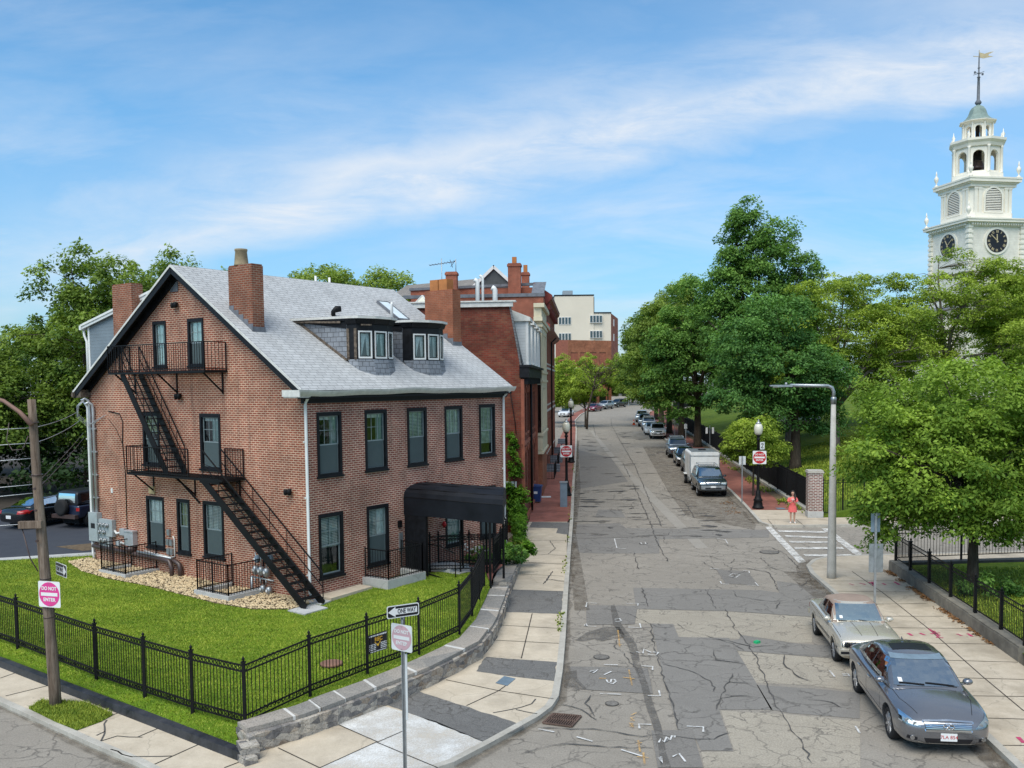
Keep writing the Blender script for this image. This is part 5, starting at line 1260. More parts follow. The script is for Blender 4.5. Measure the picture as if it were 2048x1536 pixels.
# windows
B_ = 'blind'
WIN = [('sf_l', fG, [(0, 1, 0, .35, 'curtain_green'), (0, 1, .62, 1, 'curtain_green')]), ('sf_r', fG, [(0, .55, .52, 1, 'curtain_grey'), (0, 1, .92, 1, 'curtain'), (.25, 1, 0, .5, 'curtain_grey')]),
       ('attic_l', fG, [(0, 1, 0, 1, 'curtain')]), ('attic_r', fG, [(0, 1, .5, 1, 'curtain'), (0, 1, 0, .5, 'curtain_grey')]),
       ('gf_l', fG, [(0, 1, .5, 1, 'curtain')]), ('gf_m', fG, [(.25, 1, .5, 1, 'curtain_green'), (0, .3, .55, 1, 'curtain')]), ('gf_r', fG, [(0, .3, .3, 1, 'curtain_grey'), (.3, 1, .45, 1, 'blind')])]
for k, f, fl in WIN:
 sash_window(house, f, gw[k], fl, muntins=(2, 2) if k == 'attic_r' else (3, 2) if 'gf' in k or k == 'attic_l' else (2, 3) if k == 'sf_l' else (3, 2), screen=k != 'attic_l', fr=.085 if 'att' not in k else .075)
WF = [('u1', [(.62, 1, 0, 1, 'curtain_grey'), (0, 1, .93, 1, 'curtain')]), ('u2', [(.6, 1, .0, 1, 'curtain_grey'), (0, .95, .92, 1, 'curtain')]), ('u3', [(0, 1, .5, 1, 'blind'), (0, .4, .22, .5, 'blind')]),
      ('u4', [(0, 1, .5, 1, 'curtain'), (.05, .95, .52, 1, 'blind')]), ('u5', [(0, 1, .22, 1, 'blind')]), ('l1', [(0, 1, .46, 1, 'blind')]), ('l2', [(0, .5, .5, 1, 'blind'), (.5, 1, .5, 1, 'curtain')]),
      ('l3', [(0, 1, .0, 1, 'curtain_grey')]), ('l4', [(0, 1, .4, 1, 'blind')])]
for k, fl in WF: sash_window(house, fF, fw_[k], fl, muntins=(3, 2) if k[0] == 'u' else (2, 2), fr=.085, screen=k not in ('u5', 'l1', 'l3'))
# front door in its recess
b = MB(); pbox(b, fF, 4.72, 5.86, .12, .16, .78, 3.05); dr_ = b.build('door', M['black_trim'], house)
b = MB()
for z0, z1 in ((.95, 1.55), (1.65, 2.9)):
 for a0, a1 in ((4.85, 5.22), (5.34, 5.74)): pbox(b, fF, a0, a1, .10, .118, z0, z1)
b.build('panel', M['black'], dr_)
b = MB(); pbox(b, fF, 5.02, 5.08, .085, .099, 1.75, 2.75); b.build('pane', M['glass'], dr_)
b = MB(); b.tube([(4.86, .10, 1.62), (4.86, .04, 1.62), (4.98, .04, 1.62)], .018, 6); pbox(b, fF, 4.82, 4.90, .088, .1, 1.5, 1.85); b.build('handle', M['chrome'], dr_)
# chimneys
def chimney(x0, x1, y0, y1, ztop, pots=(), pot_m='clay_grey', mat='brick_chim', flash=True):
 zb = min(roof_z(y0), roof_z(y1)) - .15
 b = MB(); b.box(x0, x1, y0, y1, zb, ztop); b.box(x0 + .02, x1 - .02, y0 + .02, y1 - .02, ztop, ztop + .05)
 c = b.build('chimney', M[mat], house)
 for (px, py, r, h, sq) in pots:
  b = MB()
  if sq: b.box(px - r, px + r, py - r, py + r, ztop + .05, ztop + h)
  else: b.lathe((px, py, ztop + .04), [(r * 1.05, 0), (r, h * .1), (r * .82, h * .85), (r * .9, h * .9), (r * .9, h), (r * .7, h)], 14)
  b.build('chimney_pot', M[pot_m], c)
 if flash:
  b = MB(); n = 5
  for k in range(n):
   ya, yb = y0 + (y1 - y0) * k / n, y0 + (y1 - y0) * (k + 1) / n
   zt = max(roof_z(ya), roof_z(yb)) + .10
   for X, s in ((x0 - .006, -1), (x1 + .006, 1)): b.box(X - .005, X + .005, ya - .01, yb, min(roof_z(ya), roof_z(yb)) - .05, zt)
  lo = y0 if roof_z(y0) < roof_z(y1) else y1
  b.box(x0 - .03, x1 + .03, lo - .02, lo + .02, min(roof_z(y0), roof_z(y1)) - .03, min(roof_z(y0), roof_z(y1)) + .16)
  b.build('flashing', M['slate'], c)
 return c
chimney(.12, .60, 2.48, 3.68, 11.50, [(.36, 3.28, .24, .56, False)])
chimney(.12, .60, 9.32, 10.56, 11.34)
chimney(10.35, 10.88, 2.2, 3.72, 11.42, [(10.6, 2.75, .22, .5, True), (10.62, 3.25, .22, .5, True)], 'clay', 'brick_orange')
# rear addition with grey clapboard
b = MB()
RX0, RX1, RY = .62, 10.4, 13.15
rz = lambda y: 11.66 - (y - 6.1) * .222
b.poly([(RX0, 7.2, 9.0), (RX0, RY, 7.4), (RX0, RY, rz(RY) - .12), (RX0, 6.5, rz(6.5) - .12)][::-1]); b.quad((RX0, RY, 7.4), (RX1, RY, 7.4), (RX1, RY, rz(RY) - .12), (RX0, RY, rz(RY) - .12))
b.quad((RX0, 12.2, 7.4), (RX0, RY, 7.4), (RX1, RY, 7.4), (RX1, 12.2, 7.4))
ad = b.build('rear_addition', M['siding_grey'], house)
b = MB(); b.add([(RX0 - .15, 6.3, rz(6.3)), (RX1, 6.3, rz(6.3)), (RX1, RY + .25, rz(RY + .25)), (RX0 - .15, RY + .25, rz(RY + .25))], [(3, 2, 1, 0)]); b.build('roof', M['roof'], ad)
b = MB(); b.bar((RX0 - .13, 6.4, rz(6.4) - .10), (RX0 - .13, RY + .25, rz(RY + .25) - .10), .05, .19); b.bar((RX0 - .17, 6.4, rz(6.4) - .05), (RX0 - .17, RY + .25, rz(RY + .25) - .05), .05, .08)
b.box(RX0 - .02, RX0 + .10, RY - .10, RY + .02, 7.3, rz(RY) - .1); b.box(RX0 - .2, RX1, RY + .2, RY + .33, rz(RY) - .28, rz(RY) - .1)
b.tube([(RX0 - .05, RY + .26, rz(RY) - .25), (RX0 - .04, RY + .22, rz(RY) - .5), (RX0 - .04, RY + .06, rz(RY) - .75), (RX0 - .04, RY + .06, 7.4)], .05, 8)
b.build('trim', M['white'], ad)
# bowed dormers
def dormer(ox, worn):
 P0 = [(2.96, 1.0), (3.08, .66), (3.64, .40), (4.36, .40), (4.92, .66), (5.2, 1.0)]
 P = [(p[0] + ox, p[1]) for p in P0]
 zt = 9.80
 b = MB()
 for p, q in zip(P[:-1], P[1:]):           # slate apron under the windows, flaring on to the roof
  b.quad((p[0], p[1] - .12, roof_z(p[1] - .12)), (q[0], q[1] - .12, roof_z(q[1] - .12)), (q[0], q[1], 8.44), (p[0], p[1], 8.44))
 for s, X, Xb in ((0, P[0][0], 2.62 + ox), (1, P[-1][0], 5.2 + ox)):
  yb = 3.2
  q = [(X, 1.0, roof_z(1.0) - .05), (X, 1.0, zt), (Xb, yb, zt), (Xb, yb, roof_z(yb) - .05)]
  b.poly(q if s == 0 else q[::-1])
 d = b.build('dormer', M['slate_wall'], house)
 b = MB()
 for i, (p, q) in enumerate(zip(P[:-1], P[1:])):
  t = Vector((q[0] - p[0], q[1] - p[1])); L_ = t.length; t.normalize(); nn = Vector((t.y, -t.x))
  a = lambda u, dd, z: (p[0] + t.x * u + nn.x * dd, p[1] + t.y * u + nn.y * dd, z)
  b.quad(a(0, 0, 9.44), a(L_, 0, 9.44), a(L_, 0, zt), a(0, 0, zt))
  b.quad(a(-.02, .05, 9.62), a(L_ + .02, .05, 9.62), a(L_ + .03, .12, zt), a(-.03, .12, zt)); b.quad(a(0, 0, 9.60), a(L_, 0, 9.60), a(L_ + .02, .05, 9.62), a(-.02, .05, 9.62))
  b.quad(a(0, .0, 8.36), a(L_, .0, 8.36), a(L_, .03, 8.45), a(0, .03, 8.45))
  if i in (0, 4): b.quad(a(0, .01, 8.4), a(L_, .01, 8.4), a(L_, .01, 9.45), a(0, .01, 9.45))
  else:
   m = .055
   for (u0, u1) in ((0, m), (L_ - m, L_)): b.quad(a(u0, .01, 8.4), a(u1, .01, 8.4), a(u1, .01, 9.45), a(u0, .01, 9.45))
   b.quad(a(m, .01, 9.38), a(L_ - m, .01, 9.38), a(L_ - m, .01, 9.45), a(m, .01, 9.45))
 for yb, X, Xb, s in ((3.2, P[0][0] - .03, 2.60 + ox, 0), (3.2, P[-1][0] + .03, 5.22 + ox, 1)):
  q = [(X, 1.0, 9.46), (X, 1.0, zt), (Xb, yb, zt), (Xb, yb, 9.75)]
  b.poly(q if s == 0 else q[::-1])
  b.bar((X, 1.0, zt - .03), (Xb, yb, zt - .03), .16, .08)
 b.build('cornice', M['black_trim'], d)
 if worn:
  b = MB()
  p, q = P[0], P[1]; t = Vector((q[0] - p[0], q[1] - p[1])); L_ = t.length; t.normalize(); nn = Vector((t.y, -t.x))
  for u0, u1 in ((-.01, .09), (L_ - .09, L_ + .01)):
   b.quad(*[(p[0] + t.x * u + nn.x * .02, p[1] + t.y * u + nn.y * .02, z) for u, z in ((u0, 8.38), (u1, 8.38), (u1, 9.46), (u0, 9.46))])
  b.bar((2.6 + ox, 3.2, roof_z(3.2) + .03), (2.95 + ox, 1.0, roof_z(1.0) + .04), .05, .1); b.bar((2.5 + ox, 3.25, zt - .04), (2.85 + ox, 1.2, zt - .12), .05, .07)
  b.bar((3.15 + ox, .5, 9.58), (3.5 + ox, .34, 9.58), .04, .05)
  b.build('peeling_board', M['old_trim'], d)
 for i in (1, 2, 3):
  p, q = P[i], P[i + 1]; t = Vector((q[0] - p[0], q[1] - p[1])); L_ = t.length; t.normalize(); nn = Vector((t.y, -t.x))
  a = lambda u, dd, z: (p[0] + t.x * u + nn.x * dd, p[1] + t.y * u + nn.y * dd, z)
  u0, u1, z0, z1 = .055, L_ - .055, 8.42, 9.38
  b = MB()
  for (A, Bb, C_, D) in ((u0, u0 + .05, z0, z1), (u1 - .05, u1, z0, z1), (u0 + .05, u1 - .05, z1 - .05, z1), (u0 + .05, u1 - .05, z0, z0 + .06)):
   v = [a(x, dd, z) for dd in (-.04, .03) for z in (C_, D) for x in (A, Bb)]
   b.add(v, [(0, 1, 3, 2), (4, 6, 7, 5), (0, 4, 5, 1), (1, 5, 7, 3), (3, 7, 6, 2), (2, 6, 4, 0)])
  w = b.build('window', M['white'], d)
  b = MB()
  for (A, Bb, C_, D) in ((u0 + .05, u0 + .1, z0 + .06, z1 - .05), (u1 - .1, u1 - .05, z0 + .06, z1 - .05), (u0 + .1, u1 - .1, z1 - .1, z1 - .05), (u0 + .1, u1 - .1, z0 + .06, z0 + .1)):
   b.quad(a(A, .005, C_), a(Bb, .005, C_), a(Bb, .005, D), a(A, .005, D))
  b.quad(a(u0, -.03, z0), a(u1, -.03, z0), a(u1, -.03, z1), a(u0, -.03, z1)) if False else None
  b.quad(a(u0, -.4, z0), a(u1, -.4, z0), a(u1, -.4, z1), a(u0, -.4, z1))
  b.build('sash', M['room'], w)
  b = MB(); b.quad(a(u0 + .05, -.01, z0 + .05), a(u1 - .05, -.01, z0 + .05), a(u1 - .05, -.01, z1 - .05), a(u0 + .05, -.01, z1 - .05)); b.build('pane', M['glass'], w)
  b = MB(); b.poly([a(u0 + .06, -.12, z0 + .06), a(u0 + .16, -.12, z0 + .06), a(u0 + .34, -.12, z1 - .06), a(u0 + .06, -.12, z1 - .06)])
  b.poly([a(u1 - .14, -.13, z0 + .06), a(u1 - .06, -.13, z0 + .06), a(u1 - .06, -.13, z1 - .06), a(u1 - .2, -.13, z1 - .06)]); b.build('curtain', M['curtain'], w)
 b = MB()
 cap = [(p[0] + (p[0] - (4.08 + ox)) * .09, p[1] - .17) for p in P]
 poly = [(2.42 + ox, 3.3)] + cap + [(5.32 + ox, 3.3)]
 b.prism(poly, zt, zt + .075)
 b.build('roof', M['white_old'], d)
 b = MB(); cc = [(p[0] * .985 + (4.08 + ox) * .015, p[1] + .03) for p in poly]; b.prism(cc, zt + .076, zt + .09); b.build('roof_membrane', M['roof'], d)
 return d
dormer(0, True); dormer(2.88, False)
# skylight, vents
b = MB()
for (y0, y1, x0, x1) in ((3.72, 4.9, 8.62, 9.28),):
 n = Vector((0, -SL, 1)).normalized()
 q = [Vector((x0, y0, roof_z(y0))), Vector((x1, y0, roof_z(y0))), Vector((x1, y1, roof_z(y1))), Vector((x0, y1, roof_z(y1)))]
 for i in range(4): b.bar(q[i] + n * .05, q[(i + 1) % 4] + n * .05, .07, .12)
sk = b.build('skylight', M['slate'], house)
b = MB(); b.poly([p + n * .09 for p in q]); b.build('pane', plain('milky_skylight', (.72, .80, .82), .12, 0, .6, var=.1), sk)
b = MB(); b.tube([(8.28, 3.75, roof_z(3.75) - .05), (8.28, 3.75, roof_z(3.75) + .62), (8.30, 3.72, roof_z(3.75) + .7)], .06, 8)
b.build('vent_pipe', M['white'], house)
b = MB(); b.tube([(4.95, 3.7, roof_z(3.7) - .05), (4.95, 3.7, roof_z(3.7) + .16), (5.02, 3.6, roof_z(3.7) + .26), (5.16, 3.5, roof_z(3.7) + .28)], [.09, .09, .13, .11], 10); b.build('vent_pipe', M['black'], house)
for x in (7.55, 8.35):
 b = MB(); b.cyl((x, 7.4, roof_z(7.4) - .1), (x, 7.4, 12.15), .05, 8); b.build('vent_pipe', M['white'], house)
b = MB(); pbox(b, fG, 6.28, 6.72, -.03, -.002, 10.86, 11.22); b.build('gable_vent', M['slate'], house)
for (a, z) in ((6.38, 10.42), (6.35, 7.2), (.72, 4.12)):
 b = MB(); pbox(b, fG, a - .06, a + .06, -.06, -.002, z - .06, z + .06); b.lathe((-.13, a - .08, z - .04), [(.03, -.1), (.07, -.07), (.08, .05), (.05, .1)], 10); b.lathe((-.13, a + .09, z - .05), [(.03, -.1), (.065, -.07), (.07, .05), (.05, .1)], 10)
 b.build('wall_lamp', M['black'], house)
b = MB(); pbox(b, fG, 8.05, 8.4, -.05, -.002, 3.56, 3.84); b.build('vent_cover', plain('buff_wall_vent', (.50, .38, .2), .8, var=.4), house)
b = MB(); pbox(b, fG, 10.8, 10.92, -.02, -.002, 3.44, 3.62); b.build('wall_plate', M['white'], house)
b = MB(); pbox(b, fF, 4.28, 4.44, -.08, -.002, 2.4, 2.64); b.build('mail_box', M['black'], house)
b = MB(); pbox(b, fF, 4.32, 4.5, -.05, -.002, 1.55, 2.2); b.build('intercom', M['galv'], house)
# == fire escape
fe = thing('fire_escape', 'black iron fire escape with two platforms and two stairs on the brick gable', 'fire escape', (BO.x, BO.y, 0), BROT)
def rail(b, p, q, h=.95, n=None, step=.125):
 p, q = Vector(p), Vector(q); d = (q - p).length; n = n or max(2, int(d / step))
 for z in (h, h * .55 if False else .06): b.bar(p + Vector((0, 0, z)), q + Vector((0, 0, z)), .03, .03)
 for k in range(n + 1):
  c = p.lerp(q, k / n); w = .035 if k in (0, n) else .015
  b.bar(c, c + Vector((0, 0, h)), w, w, up=(1, 0, 0))
def platform(a0, a1, z, hole=None):
 b = MB(); out = -.92
 n = int((a1 - a0) / .075)
 for k in range(n + 1):
  a = a0 + (a1 - a0) * k / n
  if hole and hole[0] < a < hole[1]: b.bar((-.12, a, z), (-.06, a, z), .03, .02); continue
  b.bar((out, a, z), (-.03, a, z), .035, .02)
 for o in (out, -.46, -.06): b.bar((o, a0, z - .04), (o, a1, z - .04), .04, .07) if not (hole and o == -.46) else None
 for a in (a0, a1): b.bar((out, a, z - .04), (-.03, a, z - .04), .04, .07)
 b.build('platform', M['black'], fe)
 for a in [a0 + .25, (a0 + a1) / 2, a1 - .25]:
  b = MB(); b.bar((out + .1, a, z - .06), (-.02, a, z - .75), .04, .05); b.bar((-.03, a, z - .06), (-.03, a, z - .8), .04, .04, up=(1, 0, 0))
  b.build('bracket', M['black'], fe)
platform(3.7, 9.3, 8.04, (6.9, 8.5)); platform(2.95, 8.35, 4.43)
b = MB(); rail(b, (-.92, 3.7, 8.04), (-.92, 8.55, 8.04)); rail(b, (-.92, 9.3, 8.04), (-.06, 9.3, 8.04)); rail(b, (-.92, 3.7, 8.04), (-.06, 3.7, 8.04)); rail(b, (-.92, 8.55, 8.04), (-.92, 9.3, 8.04)); b.build('railing', M['black'], fe)
b = MB(); rail(b, (-.92, 4.75, 4.43), (-.92, 8.35, 4.43)); rail(b, (-.92, 8.35, 4.43), (-.06, 8.35, 4.43)); rail(b, (-.06, 2.95, 4.43), (-.06, 3.9, 4.43)); b.build('railing', M['black'], fe)
def stair(y0, z0, y1, z1, o0, o1, n, ext=1.0):
 b = MB()
 for o in (o0, o1): b.bar((o, y0, z0 - .05), (o, y1, z1 - .02), .045, .24)
 st = fe and b.build('stair', M['black'], fe)
 b = MB()
 for k in range(1, n):
  u = k / n; y = y0 + (y1 - y0) * u; z = z0 + (z1 - z0) * u
  for j in (-.09, 0, .09): b.bar((o0, y + j, z), (o1, y + j, z), .07, .025)
 b.build('tread', M['black'], st)
 b = MB()
 for o in (o0, o1):
  dy, dz = y1 - y0, z1 - z0
  b.bar((o, y0, z0 + .95), (o, y1, z1 + .95), .035, .035); b.bar((o, y0, z0 + .5), (o, y1, z1 + .5), .025, .025)
  for k in range(0, 7):
   u = k / 6; b.bar((o, y0 + dy * u, z0 + dz * u), (o, y0 + dy * u, z0 + dz * u + .95), .03 if k in (0, 6) else .018, .018, up=(1, 0, 0))
  for k in range(0, 6, 1):
   u, v = k / 6, (k + 1) / 6
   if o == o0 and k % 2 == 0: b.bar((o, y0 + dy * u, z0 + dz * u + .5), (o, y0 + dy * v, z0 + dz * v + .95), .014, .014)
 b.build('handrail', M['black'], st)
stair(8.58, 8.04, 6.05, 4.45, -.84, -.12, 15); stair(4.0, 4.43, -.85, .68, -.9, -.16, 18)
for p, q, w, h in (((-.9, 3.1, 4.36), (-.9, 4.15, 4.36), .06, .16), ((-.16, 3.1, 4.36), (-.16, 4.15, 4.36), .06, .16), ((-.5, 4.4, 4.35), (-.02, 3.9, 3.3), .04, .05), ((-.6, 5.9, 4.35), (-.02, 5.4, 3.4), .05, .06)):
 b = MB(); b.bar(p, q, w, h); b.build('brace', M['black'], fe)
# == entrance awning
aw = thing('entrance_awning', 'long black canvas awning on posts over the entrance path', 'awning', (BO.x, BO.y, 0), BROT)
A0, A1, O1 = 4.62, 6.42, 4.40
prof = [(0, 2.83), (0, 3.46)] + [(.9 - .9 * math.cos(PI * k / 10), 3.46 + .44 * math.sin(PI * k / 10) ** .8) for k in range(1, 10)] + [(1.8, 3.46), (1.8, 2.83)]
OE = lambda p: O1 - 1.15 * p / 1.8          # the street end is cut parallel to the pavement
b = MB(); NB_ = 14
for i in range(NB_):
 oa, ob = O1 * i / NB_, O1 * (i + 1) / NB_
 sg = lambda o, j: (.014 * math.sin(o * 4.1) if 2 < j < len(prof) - 3 else 0)
 for j in range(len(prof) - 1):
  p, q = prof[j], prof[j + 1]
  kp, kq = OE(p[0]) / O1, OE(q[0]) / O1
  b.add([(A0 + p[0], -oa * kp, p[1] - sg(oa, j)), (A0 + p[0], -ob * kp, p[1] - sg(ob, j)), (A0 + q[0], -ob * kq, q[1] - sg(ob, j + 1)), (A0 + q[0], -oa * kq, q[1] - sg(oa, j + 1))], [(0, 1, 2, 3)], smooth=2 <= j <= len(prof) - 4)
b.poly([(A0 + p[0], -OE(p[0]), p[1]) for p in prof])
cv = b.build('canopy', M['awning'], aw)
b = MB()
for j in (1, 3, 5, 7, 9, 11): b.tube([(A0 + prof[j][0], -.02, prof[j][1] + .005), (A0 + prof[j][0], -OE(prof[j][0]), prof[j][1] + .005)], .012, 5)
b.build('seam', M['black'], cv)
b = MB(); b.poly([(A0 + u, -OE(u) - .02, z) for u, z in ((.55, 2.95), (1.25, 2.95), (1.25, 3.3), (.55, 3.3))]); b.build('house_number_panel', M['sign_grey'], cv)
b = MB()
for (x, o) in ((A0 + .06, 1.02), (A0 + .06, 3.8), (A1 - .06, 1.3), (A1 - .06, 2.4), (A1 - .06, 3.15)):
 b = MB(); b.bar((x, -o, .45), (x, -o, 2.95), .06, .06, up=(1, 0, 0)); b.build('post', M['black'], aw)
b = MB(); b.quad((A0 + .01, -.02, .8), (A0 + .01, -1.02, .8), (A0 + .01, -1.02, 2.86), (A0 + .01, -.02, 2.86)); b.quad((A0 + .03, -.02, .8), (A0 + .03, -.02, 2.86), (A0 + .03, -1.02, 2.86), (A0 + .03, -1.02, .8)); b.build('side_panel', M['black_trim'], aw)
b = MB()
b.bar((A0 + .2, -.9, .75), (A0 + .2, -1.9, .60), .04, .04)
b.tube([(A0 + .55, -.1, 1.75), (A0 + .55, -1.2, 1.72), (A0 + .55, -1.9, 1.5)], .02, 6); b.tube([(A0 + .55, -1.9, 1.5), (A0 + .55, -1.9, .6)], .02, 6); b.build('handrail', M['black'], aw)
b = MB(); b.lathe((6.75, -.12, 2.2), [(.03, -.12), (.075, -.06), (.085, 0), (.06, .08), (.02, .11)], 12); o = b.build('fire_bell', M['sign_red'], None); o.location = (0, 0, 0)
o.parent = house
# == meters, boxes and pipes on the gable (each fixed by itself)
def hthing(name, label, cat, group=None): return thing(name, label, cat, (BO.x, BO.y, 0), BROT, group)
t = hthing('electric_meter_bank', 'grey electric meter cabinets with seven round meters at the left end of the gable', 'electric meters')
b = MB(); pbox(b, fG, 11.62, 12.22, -.22, -.01, 1.5, 2.62); b.build('cabinet', M['grey_box'], t)
b = MB(); pbox(b, fG, 11.78, 12.06, -.226, -.22, 2.0, 2.2); b.build('plate', M['sign_black'], t)
b = MB(); pbox(b, fG, 10.68, 11.6, -.17, -.01, 1.75, 2.4); pbox(b, fG, 10.95, 11.6, -.15, -.01, 1.35, 1.75); b.build('cabinet', M['grey_box'], t)
for (a, z) in ((11.45, 2.18), (11.2, 2.18), (10.98, 2.18), (11.45, 1.9), (11.2, 1.9), (11.42, 1.58), (11.15, 1.58)):
 b = MB(); b.cyl((-.17, a, z), (-.24, a, z), .085, 14); b.cyl((-.24, a, z), (-.30, a, z), .068, 14); b.build('meter', M['galv'], t)
t = hthing('junction_box', 'white square junction box on the gable beside the meter bank', 'electrical box'); b = MB(); pbox(b, fG, 9.98, 10.28, -.12, -.01, 1.86, 2.12); b.build('box', M['conduit'], t)
b = MB(); b.tube([(-.06, 10.68, 1.98), (-.1, 10.5, 1.9), (-.08, 10.28, 1.95)], .045, 8); b.build('pipe_elbow', M['white'], t)
t = hthing('utility_box', 'larger pale grey utility box with a domed top above the light well', 'electrical box'); b = MB(); pbox(b, fG, 9.28, 9.85, -.2, -.01, 1.52, 2.08); pbox(b, fG, 9.25, 9.88, -.23, -.01, 2.05, 2.1); b.build('box', M['conduit'], t)
b = MB(); b.lathe((-.15, 9.5, 1.24), [(.16, .26), (.2, .2), (.2, .1), (.1, 0)], 12); b.build('coil', M['dark_pipe'], t)
t = hthing('junction_box', 'smallest white box with an elbow pipe below the meter bank', 'electrical box'); b = MB(); pbox(b, fG, 10.35, 10.6, -.1, -.01, 1.42, 1.62); b.build('box', M['conduit'], t); b = MB(); b.tube([(-.05, 10.3, 1.52), (-.1, 10.2, 1.58), (-.05, 10.08, 1.52)], .045, 8); b.build('pipe_elbow', M['white'], t)
t = hthing('conduit_riser', 'pair of grey conduits rising to bent weatherheads at the left edge of the gable', 'conduit')
for a, top in ((12.06, 7.0), (11.82, 6.85)):
 b = MB(); b.tube([(-.09, a, 2.6), (-.09, a, top - .2), (-.12, a, top), (-.25, a + .05, top + .08), (-.36, a + .1, top)], .055, 8)
 for z in (3.2, 4.1, 5.0, 5.9): b.cbox((-.06, a, z), .08, .2, .05)
 b.build('pipe', M['conduit'], t)
b = MB()
for k in range(4):
 b.tube([(-.36, 11.95 + .05 * k, 7.0), (-.5, 12.1 + .05 * k, 6.8), (-.48, 12.2 + .03 * k, 6.5 - .05 * k), (-.2, 12.05, 6.15 - .06 * k), (-.1, 11.75 - .05 * k, 6.1 + .05 * k), (-.03, 11.4 - .12 * k, 6.3 + .05 * k)], .008, 4)
b.build('cable', M['conduit'], t)
t = hthing('drain_pipe', 'long dark pipe running low across the gable and down in two legs', 'pipe')
b = MB(); b.tube([(-.12, 12.1, 1.28), (-.14, 9.5, 1.24), (-.14, 6.75, 1.2), (-.14, 6.55, 1.12), (-.14, 6.5, .95), (-.14, 6.5, .5)], .085, 10); b.build('pipe', M['dark_pipe'], t)
b = MB(); b.tube([(-.3, 7.5, 1.26), (-.3, 6.9, 1.22), (-.3, 6.78, 1.0), (-.3, 6.78, .5)], .08, 10); b.build('pipe', M['dark_pipe'], t)
b = MB(); b.tube([(-.2, 9.0, 1.36), (-.2, 6.9, 1.31)], .05, 8); b.build('pipe', M['galv'], t)
t = hthing('downlead_cable', 'thin black cable running down the gable left of the windows', 'cable'); b = MB()
b.tube([(-.02, 10.9, 6.6), (-.02, 10.15, 6.5), (-.02, 9.95, 6.2), (-.02, 10.02, 5.4), (-.02, 9.9, 4.2), (-.02, 9.92, 2.1)], .02, 5); b.tube([(-.02, 10.9, 6.3), (-.02, 10.4, 5.9), (-.02, 9.98, 5.3)], .01, 4); b.build('cable', M['black'], t)
t = hthing('small_meter_boxes', 'cluster of small grey boxes between the left and middle ground floor windows', 'meter boxes')
for (a, z) in ((7.25, 2.2), (7.32, 1.84), (7.12, 1.84), (7.3, 1.5), (7.1, 1.5)):
 b = MB(); pbox(b, fG, a - .075, a + .075, -.09, -.005, z - .1, z + .12); b.build('box', M['galv'], t)
b = MB(); b.tube([(-.05, 7.0, 2.1), (-.05, 6.93, 2.0), (-.05, 6.92, 1.35), (-.05, 7.2, 1.3), (-.05, 8.8, 1.38)], .025, 6); b.build('pipe', M['white_old'], t)
t = hthing('gas_meter_set', 'grey gas meters on a pipe rack beside the foot of the fire escape', 'gas meters')
for (a, z, s) in ((2.28, 1.4, 1), (2.02, 1.4, 1), (1.74, 1.38, 1), (1.95, .80, .9), (1.64, .78, .9), (2.2, 1.78, .8), (1.55, 1.85, .9)):
 b = MB(); b.lathe((-.2, a, z), [(.06 * s, -.16 * s), (.11 * s, -.13 * s), (.12 * s, 0), (.11 * s, .1 * s), (.05 * s, .15 * s)], 10); m_ = b.build('meter', M['blue_grey'] if z > 1.6 else M['galv'], t)
 b = MB(); b.disc((-.325, a, z + .01), (-1, 0, 0), .055 * s, 12); b.build('dial', M['sign_white'], m_)
b = MB(); b.tube([(-.2, 2.5, 1.15), (-.2, 1.4, 1.12)], .03, 6); b.tube([(-.2, 2.5, 1.15), (-.2, 2.52, .75), (-.2, 2.5, .5)], .04, 6)
for a in (2.28, 2.02, 1.74): b.tube([(-.2, a + .05, 1.12), (-.2, a + .05, .95)], .02, 5); b.tube([(-.2, a, 1.5), (-.2, a, 2.0)], .02, 5)
b.build('pipe', M['galv'], t)
# == row houses up the left side
RROT = math.atan2(.9966, .083)
RX = Vector((.083, .9966)); RY_ = Vector((-.9966, .083))
def Wr(x, y): return (.46 + RX.x * x + RY_.x * y, 45.5 + RX.y * x + RY_.y * y)
def row(name, label, x, cat='house'):
 p = Wr(x, 0); return thing(name, label, cat, (p[0], p[1], 0), RROT)
def plain_window(par, f, h, base=0.0, frame='white_old', arch=False, sill='red_stone', rail=True):
 a0, a1, z0, z1 = h
 b = MB()
 for (A, C, y0, y1) in ((a0, a0 + .06, z0, z1), (a1 - .06, a1, z0, z1), (a0 + .06, a1 - .06, z1 - .08, z1), (a0 + .06, a1 - .06, z0, z0 + .06)): pbox(b, f, A, C, base + .05, base + .11, y0, y1)
 if rail: pbox(b, f, a0 + .06, a1 - .06, base + .06, base + .10, (z0 + z1) / 2 - .03, (z0 + z1) / 2 + .03)
 w = b.build('window', M[frame], par)
 b = MB(); q = [f(a0 + .05, base + .085, z0 + .05), f(a1 - .05, base + .085, z0 + .05), f(a1 - .05, base + .085, z1 - .05), f(a0 + .05, base + .085, z1 - .05)]
 b.quad(*(q[::-1] if f is fG else q)); b.build('pane', M['dark_glass'], w)
 b = MB(); q = [f(a0, base + .3, z0), f(a1, base + .3, z0), f(a1, base + .3, z1), f(a0, base + .3, z1)]; b.quad(*(q[::-1] if f is fG else q)); b.build('room_recess', M['room'], w)
 if sill:
  b = MB(); pbox(b, f, a0 - .1, a1 + .1, base - .09, base + .02, z0 - .13, z0 - .002); pbox(b, f, a0 - .1, a1 + .1, base - .05, base + .02, z1 + .002, z1 + .2); b.build('sill', M[sill], w)
 return w
